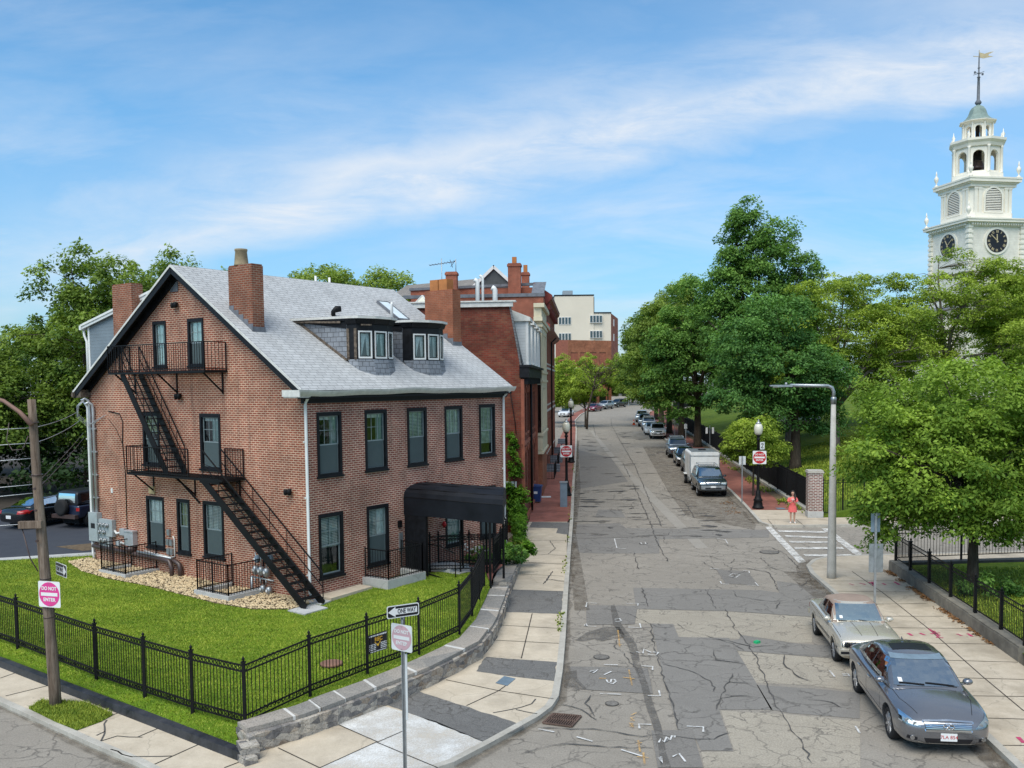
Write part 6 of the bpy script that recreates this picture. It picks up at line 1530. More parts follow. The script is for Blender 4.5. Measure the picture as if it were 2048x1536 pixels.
def arched_hood(b, f, a0, a1, z1, base=0.0):
 c = (a0 + a1) / 2; r = (a1 - a0) / 2 + .1; n = 10
 for k in range(n):
  t0, t1 = PI * k / n, PI * (k + 1) / n
  for rr in (r,):
   p = [f(c + rr * math.cos(t), base + d, z1 + .55 * rr * math.sin(t)) for t in (t0, t1) for d in (-.07, .02)]
   q = [f(c + (rr + .13) * math.cos(t), base + d, z1 + .55 * (rr + .13) * math.sin(t)) for t in (t0, t1) for d in (-.07, .02)]
   b.quad(p[0], p[2], q[2], q[0]); b.quad(q[0], q[2], q[3], q[1]); b.quad(p[0], p[1], p[3], p[2])
# mansard house
mh = row('mansard_house', 'dark red brick mansard house with white dormers directly behind the corner house', 0)
b = MB()
holes1 = []
for k in range(6):
 x = .9 + k * 1.9
 holes1 += [(x, x + .95, 1.5, 3.9), (x, x + .95, 4.9, 7.0)]
wall_face(b, fF, [(0, -.2), (12, -.2), (12, 7.75), (0, 7.75)], holes1, .2)
b.poly([(0, 9.5, -.2), (0, 0, -.2), (0, 0, 8.3), (0, .5, 11.25), (0, 9.5, 11.25)])
b.poly([(12, 0, 0), (12, 9.5, 0), (12, 9.5, 11.25), (12, .5, 11.25), (12, 0, 8.3)])
b.quad((12, 9.5, -.2), (0, 9.5, -.2), (0, 9.5, 11.25), (12, 9.5, 11.25))
b.build('wall', M['brick_red'], mh)
for i, h in enumerate(holes1): plain_window(mh, fF, h, base=.06, frame='red_paint')
b = MB()
for h in holes1: arched_hood(b, fF, h[0], h[1], h[3])
for x in (0, 1.9 * 3 + .42, 11.7): b.box(x, x + .28, -.16, -.002, 0, 7.7)
b.box(-.05, 12, -.10, -.003, 0, .55); b.box(0, 12, -.07, -.003, 4.3, 4.5)
b.build('stone_trim', M['red_stone'], mh)
b = MB(); b.box(-.06, 12.1, -.42, .06, 7.78, 8.28); b.box(-.1, 12.1, -.55, .06, 8.28, 8.40)
for k in range(16): b.box(k * .78 + .1, k * .78 + .28, -.36, -.08, 7.45, 7.78)
b.build('cornice', M['black_trim'], mh)
b = MB(); b.quad((.03, -.1, 8.4), (12, -.1, 8.4), (12, .5, 11.2), (.03, .5, 11.2)); b.quad((.03, .5, 11.2), (12, .5, 11.2), (12, 9.5, 11.3), (.03, 9.5, 11.3)); b.bar((-.01, -.02, 8.35), (-.01, .48, 11.25), .09, .1); b.build('mansard_roof', M['roof_dark'], mh)
b = MB(); b.box(-.14, .22, .35, 9.5, 11.25, 11.48); b.box(-.2, .3, .2, 9.55, 11.48, 11.55); b.build('coping', M['white_old'], mh)
for x in (.95, 4.2, 7.4, 10.2):
 b = MB()
 b.box(x, x + 1.7, -.25, .7, 8.42, 10.75); d = b.build('dormer', M['siding_white'], mh)
 b = MB(); b.add([(x - .15, -.45, 10.78), (x + 1.85, -.45, 10.78), (x + 1.85, .85, 11.3), (x - .15, .85, 11.3), (x - .15, -.45, 10.6), (x + 1.85, -.45, 10.6), (x + 1.85, .85, 10.6), (x - .15, .85, 10.6)],
     [(0, 1, 2, 3), (4, 7, 6, 5), (0, 4, 5, 1), (1, 5, 6, 2), (2, 6, 7, 3), (3, 7, 4, 0)]); b.build('roof', M['white_old'], d)
 b = MB()
 for u in (x - .03, x + 1.55): b.box(u, u + .18, -.34, -.2, 8.42, 10.6)
 b.box(x - .08, x + 1.78, -.36, -.2, 8.35, 8.5); b.build('casing', M['white'], d)
 b = MB(); b.quad((x + .2, -.262, 8.6), (x + 1.5, -.262, 8.6), (x + 1.5, -.262, 10.4), (x + .2, -.262, 10.4)); b.build('pane', M['dark_glass'], d)
b = MB(); b.tube([(5.9, -.14, 7.6), (5.9, -.14, .4)], .06, 6); b.tube([(-.06, .6, 7.6), (-.05, .3, 5.6), (-.05, .25, 5.0)], .02, 5); b.build('downpipe', M['black'], mh)
b = MB(); b.box(-.06, -.003, .25, .95, 2.3, 2.65); b.build('wall_sign', M['sign_grey'], mh)
# glazed lantern on its roof, at the back
t = row('roof_lantern', 'glazed white hipped roof lantern behind the orange chimney', 10.5, 'skylight')
b = MB(); b.box(0, 1.6, 5.2, 7.4, 11.25, 12.2); b.build('curb', M['black_trim'], t)
for (y0, y1) in ((5.2, 6.3), (6.3, 7.4)):
 c = (.8, (y0 + y1) / 2, 12.95); e = [(0, y0, 12.2), (0, y1, 12.2), (1.6, y1, 12.2), (1.6, y0, 12.2)]
 b = MB()
 for i in range(4): b.poly([e[i], e[(i + 1) % 4], c])
 b.build('pane', M['lamp_glass'], t)
 b = MB()
 for p in e: b.bar(p, c, .07, .07)
 for i in range(4): b.bar(e[i], e[(i + 1) % 4], .08, .1)
 b.build('glazing_bar', M['white_old'], t)
# house with the cream bay
bh = row('bay_house', 'brick row house with a tall cream painted bay over the pavement', 12.05)
b = MB(); b.box(0, 11.6, .02, 9, -.2, 11.4); b.box(.6, 6.6, -.40, .0, -.2, 3.1); b.build('wall', M['brick_orange'], bh)
bay = MB()
holes = [(1.2, 2.4, 4.6, 7.2), (3.2, 4.4, 4.6, 7.2), (1.2, 2.4, 8.4, 10.6), (3.2, 4.4, 8.4, 10.6), (5.2, 6.2, 4.6, 7.2), (5.2, 6.2, 8.4, 10.6)]
g2 = lambda a, d, z: (a, -.43 + d, z)
wall_face(bay, g2, [(.3, 3.1), (7.2, 3.1), (7.2, 12.3), (.3, 12.3)], holes, .15)
bay.quad((.3, .05, 3.1), (.3, -.43, 3.1), (.3, -.43, 12.3), (.3, .05, 12.3)); bay.quad((.3, -.43, 3.1), (.3, .05, 3.1), (7.2, .05, 3.1), (7.2, -.43, 3.1))
bay.quad((7.2, -.43, 3.1), (7.2, .05, 3.1), (7.2, .05, 12.3), (7.2, -.43, 12.3)); bay.quad((.3, -.43, 12.3), (7.2, -.43, 12.3), (7.2, .05, 12.3), (.3, .05, 12.3))
by = bay.build('bay', M['cream'], bh)
for h in holes: plain_window(by, g2, h, frame='cream', sill=None)
b = MB()
for (z0, z1) in ((4.4, 7.4), (8.3, 10.8)):
 b.box(.26, .295, -.36, -.06, z0, z1)
b.build('pane', M['dark_glass'], by)
b = MB()
for z in (3.05, 4.2, 7.55, 8.1, 11.0): b.box(.18, 7.3, -.50, .05, z, z + .14)
b.box(.1, 7.4, -.62, .05, 12.2, 12.45); b.box(-.05, 11.7, -.5, .05, 11.35, 11.6)
for z0, z1 in ((3.3, 4.1), (7.75, 8.05)): b.box(.24, .297, -.38, -.05, z0, z1)
b.build('moulding', M['cream'], by)
b = MB(); b.box(.4, 11.6, .4, 9, 11.42, 11.5); b.build('roof', M['roof_dark'], bh)
b = MB(); b.box(8.2, 9.4, -.02, .3, .3, 3.0); b.build('door', M['black_trim'], bh)
# tall brick house beyond
th_ = row('tall_brick_house', 'tall red brick house with a stepped parapet, chimneys and deep dark red cornice', 24)
b = MB()
holes = []
for k in range(9):
 x = 1.0 + k * 2.3; holes += [(x, x + 1.0, 2.0, 4.6), (x, x + 1.0, 5.8, 8.2), (x, x + 1.0, 9.1, 11.2)]
wall_face(b, fF, [(0, -.2), (22, -.2), (22, 13.9), (0, 13.9)], holes, .2)
b.quad((0, 10.5, -.2), (0, 0, -.2), (0, 0, 14.05), (0, 10.5, 13.75)); b.quad((0, 0, 13.9), (22, 0, 13.9), (22, 10.5, 13.75), (0, 10.5, 13.75))
b.box(3.0, 21.9, 1.0, 10.6, 13.6, 14.95); b.quad((22, 0, 0), (22, 10.5, 0), (22, 10.5, 13.8), (22, 0, 13.9))
b.build('wall', M['brick_far'], th_)
for h in holes: plain_window(th_, fF, h, base=.06, frame='red_paint', sill='white_old')
b = MB(); b.box(-.1, .25, -.1, 10.6, 13.95, 14.2); b.bar((3.07, .9, 15.2), (3.07, 10.7, 14.95), .35, .2); b.add([(.1, -.05, 14.2), (.1, .9, 14.2), (3.0, .9, 15.35), (3.0, -.1, 15.35)], [(0, 1, 2, 3)]); b.build('coping', M['slate'], th_)
b = MB()
b.add([(2.6, -.5, 14.0), (22, -.5, 14.0), (22, -.1, 13.6), (2.6, -.1, 13.6), (2.6, -.55, 14.3), (22, -.55, 14.3), (22, .9, 15.3), (2.6, .9, 15.3)], [(0, 3, 2, 1), (0, 1, 5, 4), (4, 5, 6, 7), (0, 4, 7, 3), (1, 2, 6, 5)])
for k in range(14): b.box(2.8 + k * 1.4, 3.05 + k * 1.4, -.38, -.003, 13.2, 13.75)
b.build('cornice', M['red_paint'], th_)
b = MB(); b.add([(-.1, -.46, 11.6), (22, -.46, 11.6), (22, -.002, 11.25), (-.1, -.002, 11.25), (-.1, -.5, 11.85), (22, -.5, 11.85), (22, -.002, 12.2), (-.1, -.002, 12.2)], [(0, 3, 2, 1), (0, 1, 5, 4), (4, 5, 6, 7), (0, 4, 7, 3), (1, 2, 6, 5)])
b.build('cornice', M['red_paint'], th_)
b = MB()
for z in (5.2, 8.6): b.box(0, 22, -.06, -.003, z, z + .16)
b.build('string_course', M['white_old'], th_)
b = MB(); b.tube([(11.9, -.5, 11.4), (11.5, -.12, 11.0), (11.5, -.12, .5)], .07, 6); b.build('downpipe', M['black'], th_)
def stack(x, y, w, d, z0, z1, pots, par):
 b = MB(); b.box(x, x + d, y, y + w, z0, z1); b.box(x - .06, x + d + .06, y - .06, y + w + .06, z1 - .25, z1 - .08); c = b.build('chimney', M['brick_far'], par)
 for (py, r, h) in pots:
  b = MB(); b.box(x + d / 2 - r, x + d / 2 + r, y + py - r, y + py + r, z1, z1 + h); b.build('chimney_pot', M['clay'], c)
stack(2.2, 1.85, .98, .8, 13.5, 16.75, [(.5, .17, .5)], th_); stack(6.0, 1.45, .6, .8, 15, 16.5, [(.3, .16, .6)], th_); stack(1.0, 6.65, .85, .75, 13.0, 16.05, [], th_)
# gabled monitor with grey panel and white bargeboards
mo_ = thing('gabled_monitor', 'white trimmed gable with a dark grey panel rising behind the parapet', 'roof gable', (*Wr(32, 0), 0), RROT)
b = MB(); b.poly([(0, 6.15, 14.8), (0, 2.85, 14.8), (0, 2.85, 15.6), (0, 4.5, 17.0), (0, 6.15, 15.6)]); b.build('panel', plain('dark_zinc', (.075, .08, .08), .5, .3), mo_)
b = MB()
for a in (2.85, 6.15):
 b.bar((-.12, a + (-.25 if a < 3 else .25), 15.45), (-.12, 4.5, 17.2), .16, .24)
b.build('bargeboard', M['white'], mo_)
b = MB()
for a in (2.6, 6.4): b.add([(-.2, a, 15.5), (-.2, 4.5, 17.36), (12, 4.5, 17.36), (12, a, 15.5)], [(0, 1, 2, 3)] if a > 3 else [(3, 2, 1, 0)])
b.add([(-.5, 6.3, 15.2), (8, 6.3, 17.2), (8, 13.4, 16.7), (-.5, 13.4, 14.8)], [(0, 1, 2, 3)]); b.build('roof', M['roof_tan'], mo_)
t = row('roof_vents', 'white roof vent pipes standing on the brick parapet', 23.2, 'vent pipes')
for (y, z1, r) in ((4.85, 15.2, .17), (4.45, 15.5, .10), (3.55, 14.6, .2)):
 b = MB(); b.tube([(0, y, 11.3), (0, y, z1 - .2), (0, y + .06, z1 - .1), (0, y + .22, z1)], r, 8); b.build('pipe', M['white'], t)
# aerial
ae = thing('roof_antenna', 'old television aerial on two masts above the brick chimney', 'aerial', (*Wr(25.4, 7.1), 0), RROT)
b = MB(); b.tube([(0, .75, 13.6), (0, .75, 17.1)], .03, 5); b.tube([(0, -.35, 16), (0, -.35, 17.05)], .03, 5); b.build('mast', M['galv'], ae)
b = MB(); b.tube([(0, 1.7, 16.6), (0, -.3, 16.85)], .025, 5)
for k in range(9): y = 1.65 - k * .24; b.tube([(-.5 - .04 * k, y, 16.6 + .03 * k), (.5 + .04 * k, y, 16.62 + .03 * k)], .014, 4)
b.tube([(0, -.1, 16.4), (0, .1, 17.0)], .02, 4); b.tube([(0, .05, 16.45), (0, -.3, 16.95)], .02, 4); b.build('antenna_boom', M['dark_pipe'], ae)
# granite stoops and area railings
for i, (x, n) in enumerate(((26.5, 'nearest'), (33.5, 'second'), (42.0, 'third'), (53.0, 'farthest'))):
 p = Wr(x, 0)
 t = thing('stoop', f'{n} grey stone stoop along the row of brick houses', 'steps', (p[0], p[1], sz(p[1])), RROT, 'stoops on the brick pavement')
 for k in range(3):
  b = MB(); b.box(-.2 + k * .45, 1.4, -1.05 + k * .0, -.02, .1 + k * .17, .1 + (k + 1) * .17); b.build('step', M['slate'], t)
for i, (x0, x1, nm) in enumerate(((21.5, 26, 'near'), (28.5, 33, 'middle'), (36, 41.5, 'far'))):
 p = Wr(x0, 0); t = thing('area_railing', f'{nm} length of black railing along the row house fronts', 'railing', (p[0], p[1], sz(p[1]) + .1), RROT, 'railings before the row houses')
 b = MB(); rail(b, (0, -.8, 0), (x1 - x0, -.8, 0), 1.1, step=.16); rail(b, (0, -.8, 0), (0, -.05, 0), 1.1, step=.16); b.build('railing', M['black'], t)
# == blocks at the end of the street
cb = thing('apartment_block', 'cream rendered apartment block with strips of small windows', 'apartment block', (0, 0, 0))
b = MB(); b.box(12.45, 23.4, 262, 278, 0, 31.9); b.box(23.4, 28.3, 262.3, 280, 0, 27.0); b.build('wall', M['cream_far'], cb)
b = MB(); b.add([(28.3, 262.3, 0), (32.1, 278, 0), (32.1, 278, 26.5), (28.3, 262.3, 27.0)], [(0, 1, 2, 3)]); b.build('brick_flank', M['brick_far'], cb)
b = MB(); b.box(12.3, 23.55, 261.9, 278, 31.9, 32.25); b.box(23.55, 28.4, 262.1, 280, 27.0, 27.3); b.box(23.41, 23.6, 262.0, 264, 27.3, 31.6); b.build('parapet', M['black_trim'], cb)
b = MB(); b.box(15, 17.8, 266, 270, 32.2, 33.8); b.build('plant_room', M['galv'], cb)
for (x0, z) in ((13.5, 23.9), (13.5, 19.4), (22.3, 24.3), (22.3, 20.0), (13.5, 15.0)):
 for k in range(4):
  x = x0 + k * .89; y = 261.999 if x < 22.9 else 262.299
  if x0 > 20: y = 261.8
  b = MB(); b.box(x, x + .81, y - .16, y + (.5 if x0 > 20 else 0), z, z + 2.1); w = b.build('window', M['white'], cb)
  for yy, mm, nm in ((y - .19, 'dark_glass', 'pane'), (y - .17, 'blue_grey', 'blind')):
   b = MB(); b.quad((x + .09, yy, z + .13), (x + .72, yy, z + .13), (x + .72, yy, z + 1.97), (x + .09, yy, z + 1.97)); b.build(nm, M[mm], w)
for k in range(2):
 b = MB(); b.cbox((29.6, 267.5, 20.4 + k * 4.2), 1.2, .3, 2.0, 1.33); b.build('window', M['white'], cb)
bb = thing('brick_block', 'low red brick block with square windows and a pale band below the cream flats', 'apartment block', (0, 0, 0))
b = MB(); b.add([(10.6, 220, 0), (13.2, 215, 0), (13.2, 215, 17.4), (10.6, 220, 17.65)], [(0, 1, 2, 3)]); b.build('end_wall', M['red_stone'], bb)
b = MB(); hs = []
for r in range(3):
 for k in range(4): hs.append((.65 + k * 2.27, 2.27 + k * 2.27, 2.6 + r * 4.66, 5.2 + r * 4.66))
sl = Vector((.985, .17)); gB = lambda a, d, z: (13.2 + sl.x * a - sl.y * d, 215 + sl.y * a + sl.x * d, z)
wall_face(b, gB, [(0, 0), (10.4, 0), (10.4, 17.2), (0, 17.4)], hs, .3)
b.build('wall', M['brick_orange'], bb)
for h in hs:
 for d, mm, nm in ((.12, 'dark_glass', 'window'), (.2, 'curtain_grey', 'blind')):
  b = MB(); b.quad(gB(h[0], d, h[2]), gB(h[1], d, h[2]), gB(h[1], d, h[3]), gB(h[0], d, h[3])); b.build(nm, M['red_stone'] if (h[2] > 10 and nm == 'window') else M[mm], bb)
for z in (10.6, 1.7):
 b = MB(); b.quad(gB(0, -.06, z), gB(10.4, -.06, z), gB(10.4, -.06, z + .5), gB(0, -.06, z + .5)); b.build('string_course', M['white_old'], bb)
# == the park hill and the church
def hill_z(x, y):
 fx = np.interp(y, [p[1] for p in FU], [p[0] for p in FU])
 d = max(0.0, x - fx)
 return sz(y) + .14 + 4.4 * (1 - math.exp(-d * .055))
hp = [(30, 49.35), (17.0, 48.5), (16.35, 50.9)] + [p for p in FU[2:]] + [(60, 215), (120, 215), (120, 49)]
bm = None
def park():
 b = MB(); Y = [48.5, 51, 54, 58, 62, 66, 71, 77, 84, 92, 102, 114, 128, 145, 165, 190, 215]
 U = [0, 1, 2.5, 4.5, 7, 10, 14, 20, 30, 50, 100]
 g = []
 for y in Y:
  fx = float(np.interp(y, [p[1] for p in FU], [p[0] for p in FU])); g.append([(fx + u, y, hill_z(fx + u, y)) for u in U])
 for i in range(len(Y) - 1):
  for j in range(len(U) - 1): b.quad(g[i][j], g[i][j + 1], g[i + 1][j + 1], g[i + 1][j], True)
 for j in range(len(U) - 1): p, q = g[0][j], g[0][j + 1]; b.quad((p[0], p[1], -.2), (q[0], q[1], -.2), q, p)
 return structure('park_lawn', b, M['park'])
park()
PZ = [(16.6, 51), (17.6, 64), (18.4, 74), (30, 80), (34, 60), (28, 51)]
tag(blades('park_grass', PZ, hill_z, 26000, .05, .16, M['blade'], 11, w=.03), 'grass on the park slope behind the black fence', 'grass', kind='stuff')
# the small fenced garden on the right
GR = [(14.62, 35.2), (13.22, 23.6), (12.0, 13.5), (11.3, 8), (45, 8), (45, 37.2), (14.9, 35.6)]
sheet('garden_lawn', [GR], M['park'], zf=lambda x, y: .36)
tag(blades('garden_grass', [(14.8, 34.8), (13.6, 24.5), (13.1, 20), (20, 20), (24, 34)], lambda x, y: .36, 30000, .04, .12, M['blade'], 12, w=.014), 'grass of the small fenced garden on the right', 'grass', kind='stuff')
tw = thing('church', 'white clapboard church with a tall clock tower and green copper spire', 'church', (56.93, 114.15, 0), R(10.66))
b = MB(); b.box(-3.55, 3.55, -3.55, 3.55, 3, 25.6)
b.build('clock_stage', M['church_board'], tw)
for sx in (-1, 1):
 for sy in (-1, 1):
  b = MB()
  for k in range(24): w = .62 if k % 2 else .46; b.cbox((sx * 3.5, sy * 3.5, 18.5 + k * .3), w, w, .3)
  b.build('quoin', M['church'], tw)
def cornice(hw, z0, z1, over, dent=True):
 b = MB(); h = z1 - z0
 for (o, a, c) in ((over * .25, 0, .35), (over * .55, .35, .5), (over * .9, .5, .82), (over, .82, 1)): b.box(-hw - o, hw + o, -hw - o, hw + o, z0 + h * a, z0 + h * c)
 if dent:
  n = int(2 * hw / .32)
  for k in range(n):
   u = -hw + .16 + k * .32
   for s in (-1, 1):
    b.box(u - .08, u + .08, s * (hw + over * .25), s * (hw + over * .62), z0 + h * .12, z0 + h * .34); b.box(s * (hw + over * .25), s * (hw + over * .62), u - .08, u + .08, z0 + h * .12, z0 + h * .34)
 b.build('cornice', M['church'], tw)
cornice(3.55, 25.45, 26.35, .75)
NUM = 'XII I II III IIII V VI VII VIII IX X XI'.split()
def clock(f, n, up, hour, minute):
 c = Vector(f); n = Vector(n); side = Vector(up).cross(n)
 P = lambda a, r, d=.0: c + n * d + (Vector(up) * math.cos(a) + side * math.sin(a)) * r
 b = MB(); b.tube([c + n * .0, c + n * .16], 1.62, 36, smooth=False); k = b.build('clock', M['church'], tw)
 b = MB(); b.tube([c + n * .16, c + n * .19], 1.36, 36, smooth=False); b.build('dial', M['sign_black'], k)
 for i in range(12):
  b = MB(); a = 2 * PI * i / 12
  t = Vector(up) * math.cos(a) + side * math.sin(a); q = Vector(up) * -math.sin(a) + side * math.cos(a)
  s = NUM[i]; w = {'I': .085, 'V': .2, 'X': .2}; tot = sum(w[ch] for ch in s); u = -tot / 2
  for ch in s:
   m = c + n * .20 + t * 1.1
   if ch == 'I': b.bar(m + q * (u + .04) - t * .15, m + q * (u + .04) + t * .15, .05, .02, up=n)
   elif ch == 'V': b.bar(m + q * (u + .02) + t * .15, m + q * (u + .09) - t * .15, .05, .02, up=n); b.bar(m + q * (u + .16) + t * .15, m + q * (u + .09) - t * .15, .03, .02, up=n)
   else: b.bar(m + q * (u + .02) + t * .15, m + q * (u + .16) - t * .15, .05, .02, up=n); b.bar(m + q * (u + .16) + t * .15, m + q * (u + .02) - t * .15, .03, .02, up=n)
   u += w[ch]
  b.build('numeral', M['gilt'], k)
 b = MB()
 for a, r, w in ((hour, .78, .13), (minute, 1.12, .09)):
  b.bar(P(a + PI, .2, .23), P(a, r, .23), w, .03, up=n)
 b.build('hand', M['gilt'], k)
clock((.05, -3.55, 23.75), (0, -1, 0), (0, 0, 1), R(-3), R(-48)); clock((-3.55, .1, 23.65), (-1, 0, 0), (0, 0, 1), R(-32), R(52))
b = MB(); hw = 2.9
ch = .55
pl = [(-hw + ch, -hw), (hw - ch, -hw), (hw, -hw + ch), (hw, hw - ch), (hw - ch, hw), (-hw + ch, hw), (-hw, hw - ch), (-hw, -hw + ch)]
b.prism(pl, 26.3, 30.2); b.prism([(p[0] * 1.05, p[1] * 1.05) for p in pl], 26.35, 27.2); b.build('belfry_stage', M['church'], tw)
for s in (-1.75, 1.75, -2.3, 2.3):
 for q in (0, 1):
  b = MB()
  for (o, z0, z1, i) in ((.12, 27.2, 29.9, .2), (.16, 29.9, 30.15, .25)):
   if q: b.box(-hw - o, -hw + .01, s - i, s + i, z0, z1)
   else: b.box(s - i, s + i, -hw - o, -hw + .01, z0, z1)
  b.build('pilaster', M['church'], tw)
def arch_pts(w, z0, z1, n=10):
 r = w / 2; zs = z1 - r
 return [(-r, z0), (r, z0), (r, zs)] + [(r * math.cos(PI * k / n), zs + r * math.sin(PI * k / n)) for k in range(1, n)] + [(-r, zs)]
for fmap, nm in ((lambda a, d, z: (a, -hw - d, z), 'f'), (lambda a, d, z: (-hw - d, -a, z), 's')):
 b = MB(); b.poly([fmap(p[0], .06, p[1]) for p in arch_pts(2.15, 27.35, 30.05)]); lv = b.build('louvre', M['sign_black'], tw)
 b = MB()
 for k in range(13):
  z = 27.42 + k * .2; r = 1.0 if z < 28.97 else math.sqrt(max(.02, 1.075 ** 2 - (z - 28.97) ** 2)) - .04
  p = [fmap(-r, .07, z + .13), fmap(r, .07, z + .13), fmap(r, .19, z), fmap(-r, .19, z)]; b.quad(*p); b.quad(*[fmap(-r, .19, z - .03), fmap(r, .19, z - .03), fmap(r, .19, z), fmap(-r, .19, z)])
 b.build('slat', M['church'], lv)
 b = MB(); a = arch_pts(2.15, 27.35, 30.05, 14); o = arch_pts(2.55, 27.15, 30.26, 14)
 for i in range(len(a)):
  j = (i + 1) % len(a); b.quad(fmap(*[a[i][0], .2, a[i][1]]), fmap(a[j][0], .2, a[j][1]), fmap(o[j][0], .2, o[j][1]), fmap(o[i][0], .2, o[i][1])); b.quad(fmap(o[i][0], .2, o[i][1]), fmap(o[j][0], .2, o[j][1]), fmap(o[j][0], 0, o[j][1]), fmap(o[i][0], 0, o[i][1]))
 b.build('casing', M['church'], lv)
cornice(2.9, 30.2, 31.3, .62, False)
def oct_stage(rad, z0, z1, aw, az0, az1, name, col=.16):
 b = MB(); s = 2 * rad * math.tan(PI / 8)
 for k in range(8):
  a = PI / 4 * k + R(12); n = Vector((math.cos(a), math.sin(a), 0)); t = Vector((-n.y, n.x, 0))
  F_ = lambda u, z, d=0.0: tuple(n * (rad - d) + t * u + Vector((0, 0, z)))
  hole = arch_pts(aw, az0, az1, 8); loops = [[(-s / 2, z0), (s / 2, z0), (s / 2, z1), (-s / 2, z1)], hole]
  tr = tessellate_polygon([[Vector((p[0], p[1], 0)) for p in l] for l in loops]); pts = loops[0] + hole
  for d in (0, .3): b.add([F_(p[0], p[1], d) for p in pts], tr)
  for i in range(len(hole)):
   p, q = hole[i], hole[(i + 1) % len(hole)]; b.quad(F_(*p), F_(*q), F_(*q, .3), F_(*p, .3))
 b.build(name, M['church'], tw)
 b = MB()
 for k in range(8):
  a = PI / 4 * (k + .5) + R(12); r = rad / math.cos(PI / 8) + .12; b.lathe((r * math.cos(a), r * math.sin(a), z0), [(col * 1.3, 0), (col, .15), (col * .85, z1 - z0 - .2), (col * 1.35, z1 - z0)], 8)
 b.build('column', M['church'], tw)
def oct_ring(rad, z0, z1):
 b = MB(); R8 = 1 / math.cos(PI / 8)
 b.lathe((0, 0, 0), [(rad * R8, z0), ((rad + .12) * R8, z0 + (z1 - z0) * .4), ((rad + .38) * R8, z0 + (z1 - z0) * .7), ((rad + .4) * R8, z1), ((rad - .2) * R8, z1 + .05)], 8, smooth=False, a0=PI / 8 + R(12)); b.build('cornice', M['church'], tw)
b = MB(); b.lathe((0, 0, 0), [(3.0, 31.3), (3.0, 32.0)], 8, smooth=False, a0=PI / 8 + R(12)); b.build('plinth', M['church'], tw)
oct_stage(2.45, 32.0, 35.2, 1.25, 32.3, 34.75, 'bell_stage', .17); oct_ring(2.65, 35.2, 36.1)
b = MB(); b.lathe((0, 0, 32.9), [(.95, 0), (.85, .25), (.6, .9), (.3, 1.2), (.1, 1.9)], 14); b.build('bell', M['dark_pipe'], tw)
b = MB(); b.lathe((0, 0, 0), [(.5, 32.0), (.5, 35.2)], 8); b.build('bell_frame', M['dark'], tw)
oct_stage(1.5, 36.1, 38.2, .74, 36.4, 37.9, 'lantern_stage', .09); oct_ring(1.6, 38.15, 38.5)
b = MB(); b.lathe((0, 0, 0), [(.22, 36.1), (.22, 38.3)], 8); b.build('lantern_post', M['dark'], tw)
b = MB(); b.lathe((0, 0, 38.5), [(2.0, 0), (1.65, .22), (1.35, .5), (1.12, .85), (1.0, 1.2), (.92, 1.45), (.7, 1.75), (.4, 1.95), (.22, 2.05), (.2, 2.4)], 8, smooth=False, a0=PI / 8); b.build('copper_dome', M['copper'], tw)
b = MB(); b.lathe((0, 0, 40.6), [(.2, 0), (.34, .12), (.38, .3), (.25, .5), (.18, .6), (.16, 2.2), (.13, 3.2), (.22, 3.25), (.1, 3.4), (.07, 5.6), (.03, 6.2)], 10)
for z in (43.6, 44.3, 44.9): b.lathe((0, 0, z), [(.05, 0), (.18, .08), (.05, .16)], 8)
for s in (-1, 1): b.bar((0, 0, 44.35), (s * .7, s * .2, 44.35), .05, .05); b.bar((0, 0, 44.35), (-s * .2, s * .7, 44.35), .05, .05); b.cbox((s * .68, s * .2, 44.35), .16, .16, .24)
b.build('spire', M['slate'], tw)
b = MB(); z = 46.2; P0 = [(-.55, z + .12), (-.15, z + .2), (.1, z + .05), (.1, z + .5), (.8, z + .42), (1.25, z + .62), (2.05, z + .72), (1.4, z + .42), (2.0, z + .2), (1.0, z + .1), (.6, z), (-.1, z - .05)]
P0 = [(.05, z), (.05, z + .62), (.7, z + .5), (1.3, z + .7), (2.0, z + .85), (1.3, z + .46), (1.25, z + .3), (1.95, z + .26), (1.2, z + .08), (.6, z - .06)]
for d in (-.02, .02):
 tr = tessellate_polygon([[Vector((p[0], p[1], 0)) for p in P0]]); b.add([(p[0], d, p[1]) for p in P0], tr)
b.bar((-.8, 0, z + .12), (.1, 0, z + .12), .06, .06); b.bar((0, 0, z - .6), (0, 0, z + .9), .06, .06, up=(1, 0, 0)); b.build('weathervane', M['gilt'], tw)
for (hw_, z) in ((3.95, 26.35), (3.2, 31.3)):
 for sx in (-1, 1):
  for sy in (-1, 1):
   b = MB(); b.lathe((sx * hw_, sy * hw_, z), [(.3, 0), (.3, .18), (.1, .25), (.08, .4), (.3, .75), (.36, 1.05), (.2, 1.25), (.1, 1.4), (.14, 1.5), (.03, 1.95)], 10); b.v = [(sx * hw_ + (v[0] - sx * hw_) * .75, sy * hw_ + (v[1] - sy * hw_) * .75, v[2]) for v in b.v]; b.build('urn', M['church'], tw)
for k in range(8):
 a = PI / 4 * (k + .5) + R(12); b = MB(); b.lathe((2.9 * math.cos(a), 2.9 * math.sin(a), 36.1), [(.16, 0), (.08, .15), (.2, .5), (.06, .8), (.02, 1.15)], 8); b.build('urn', M['church'], tw)
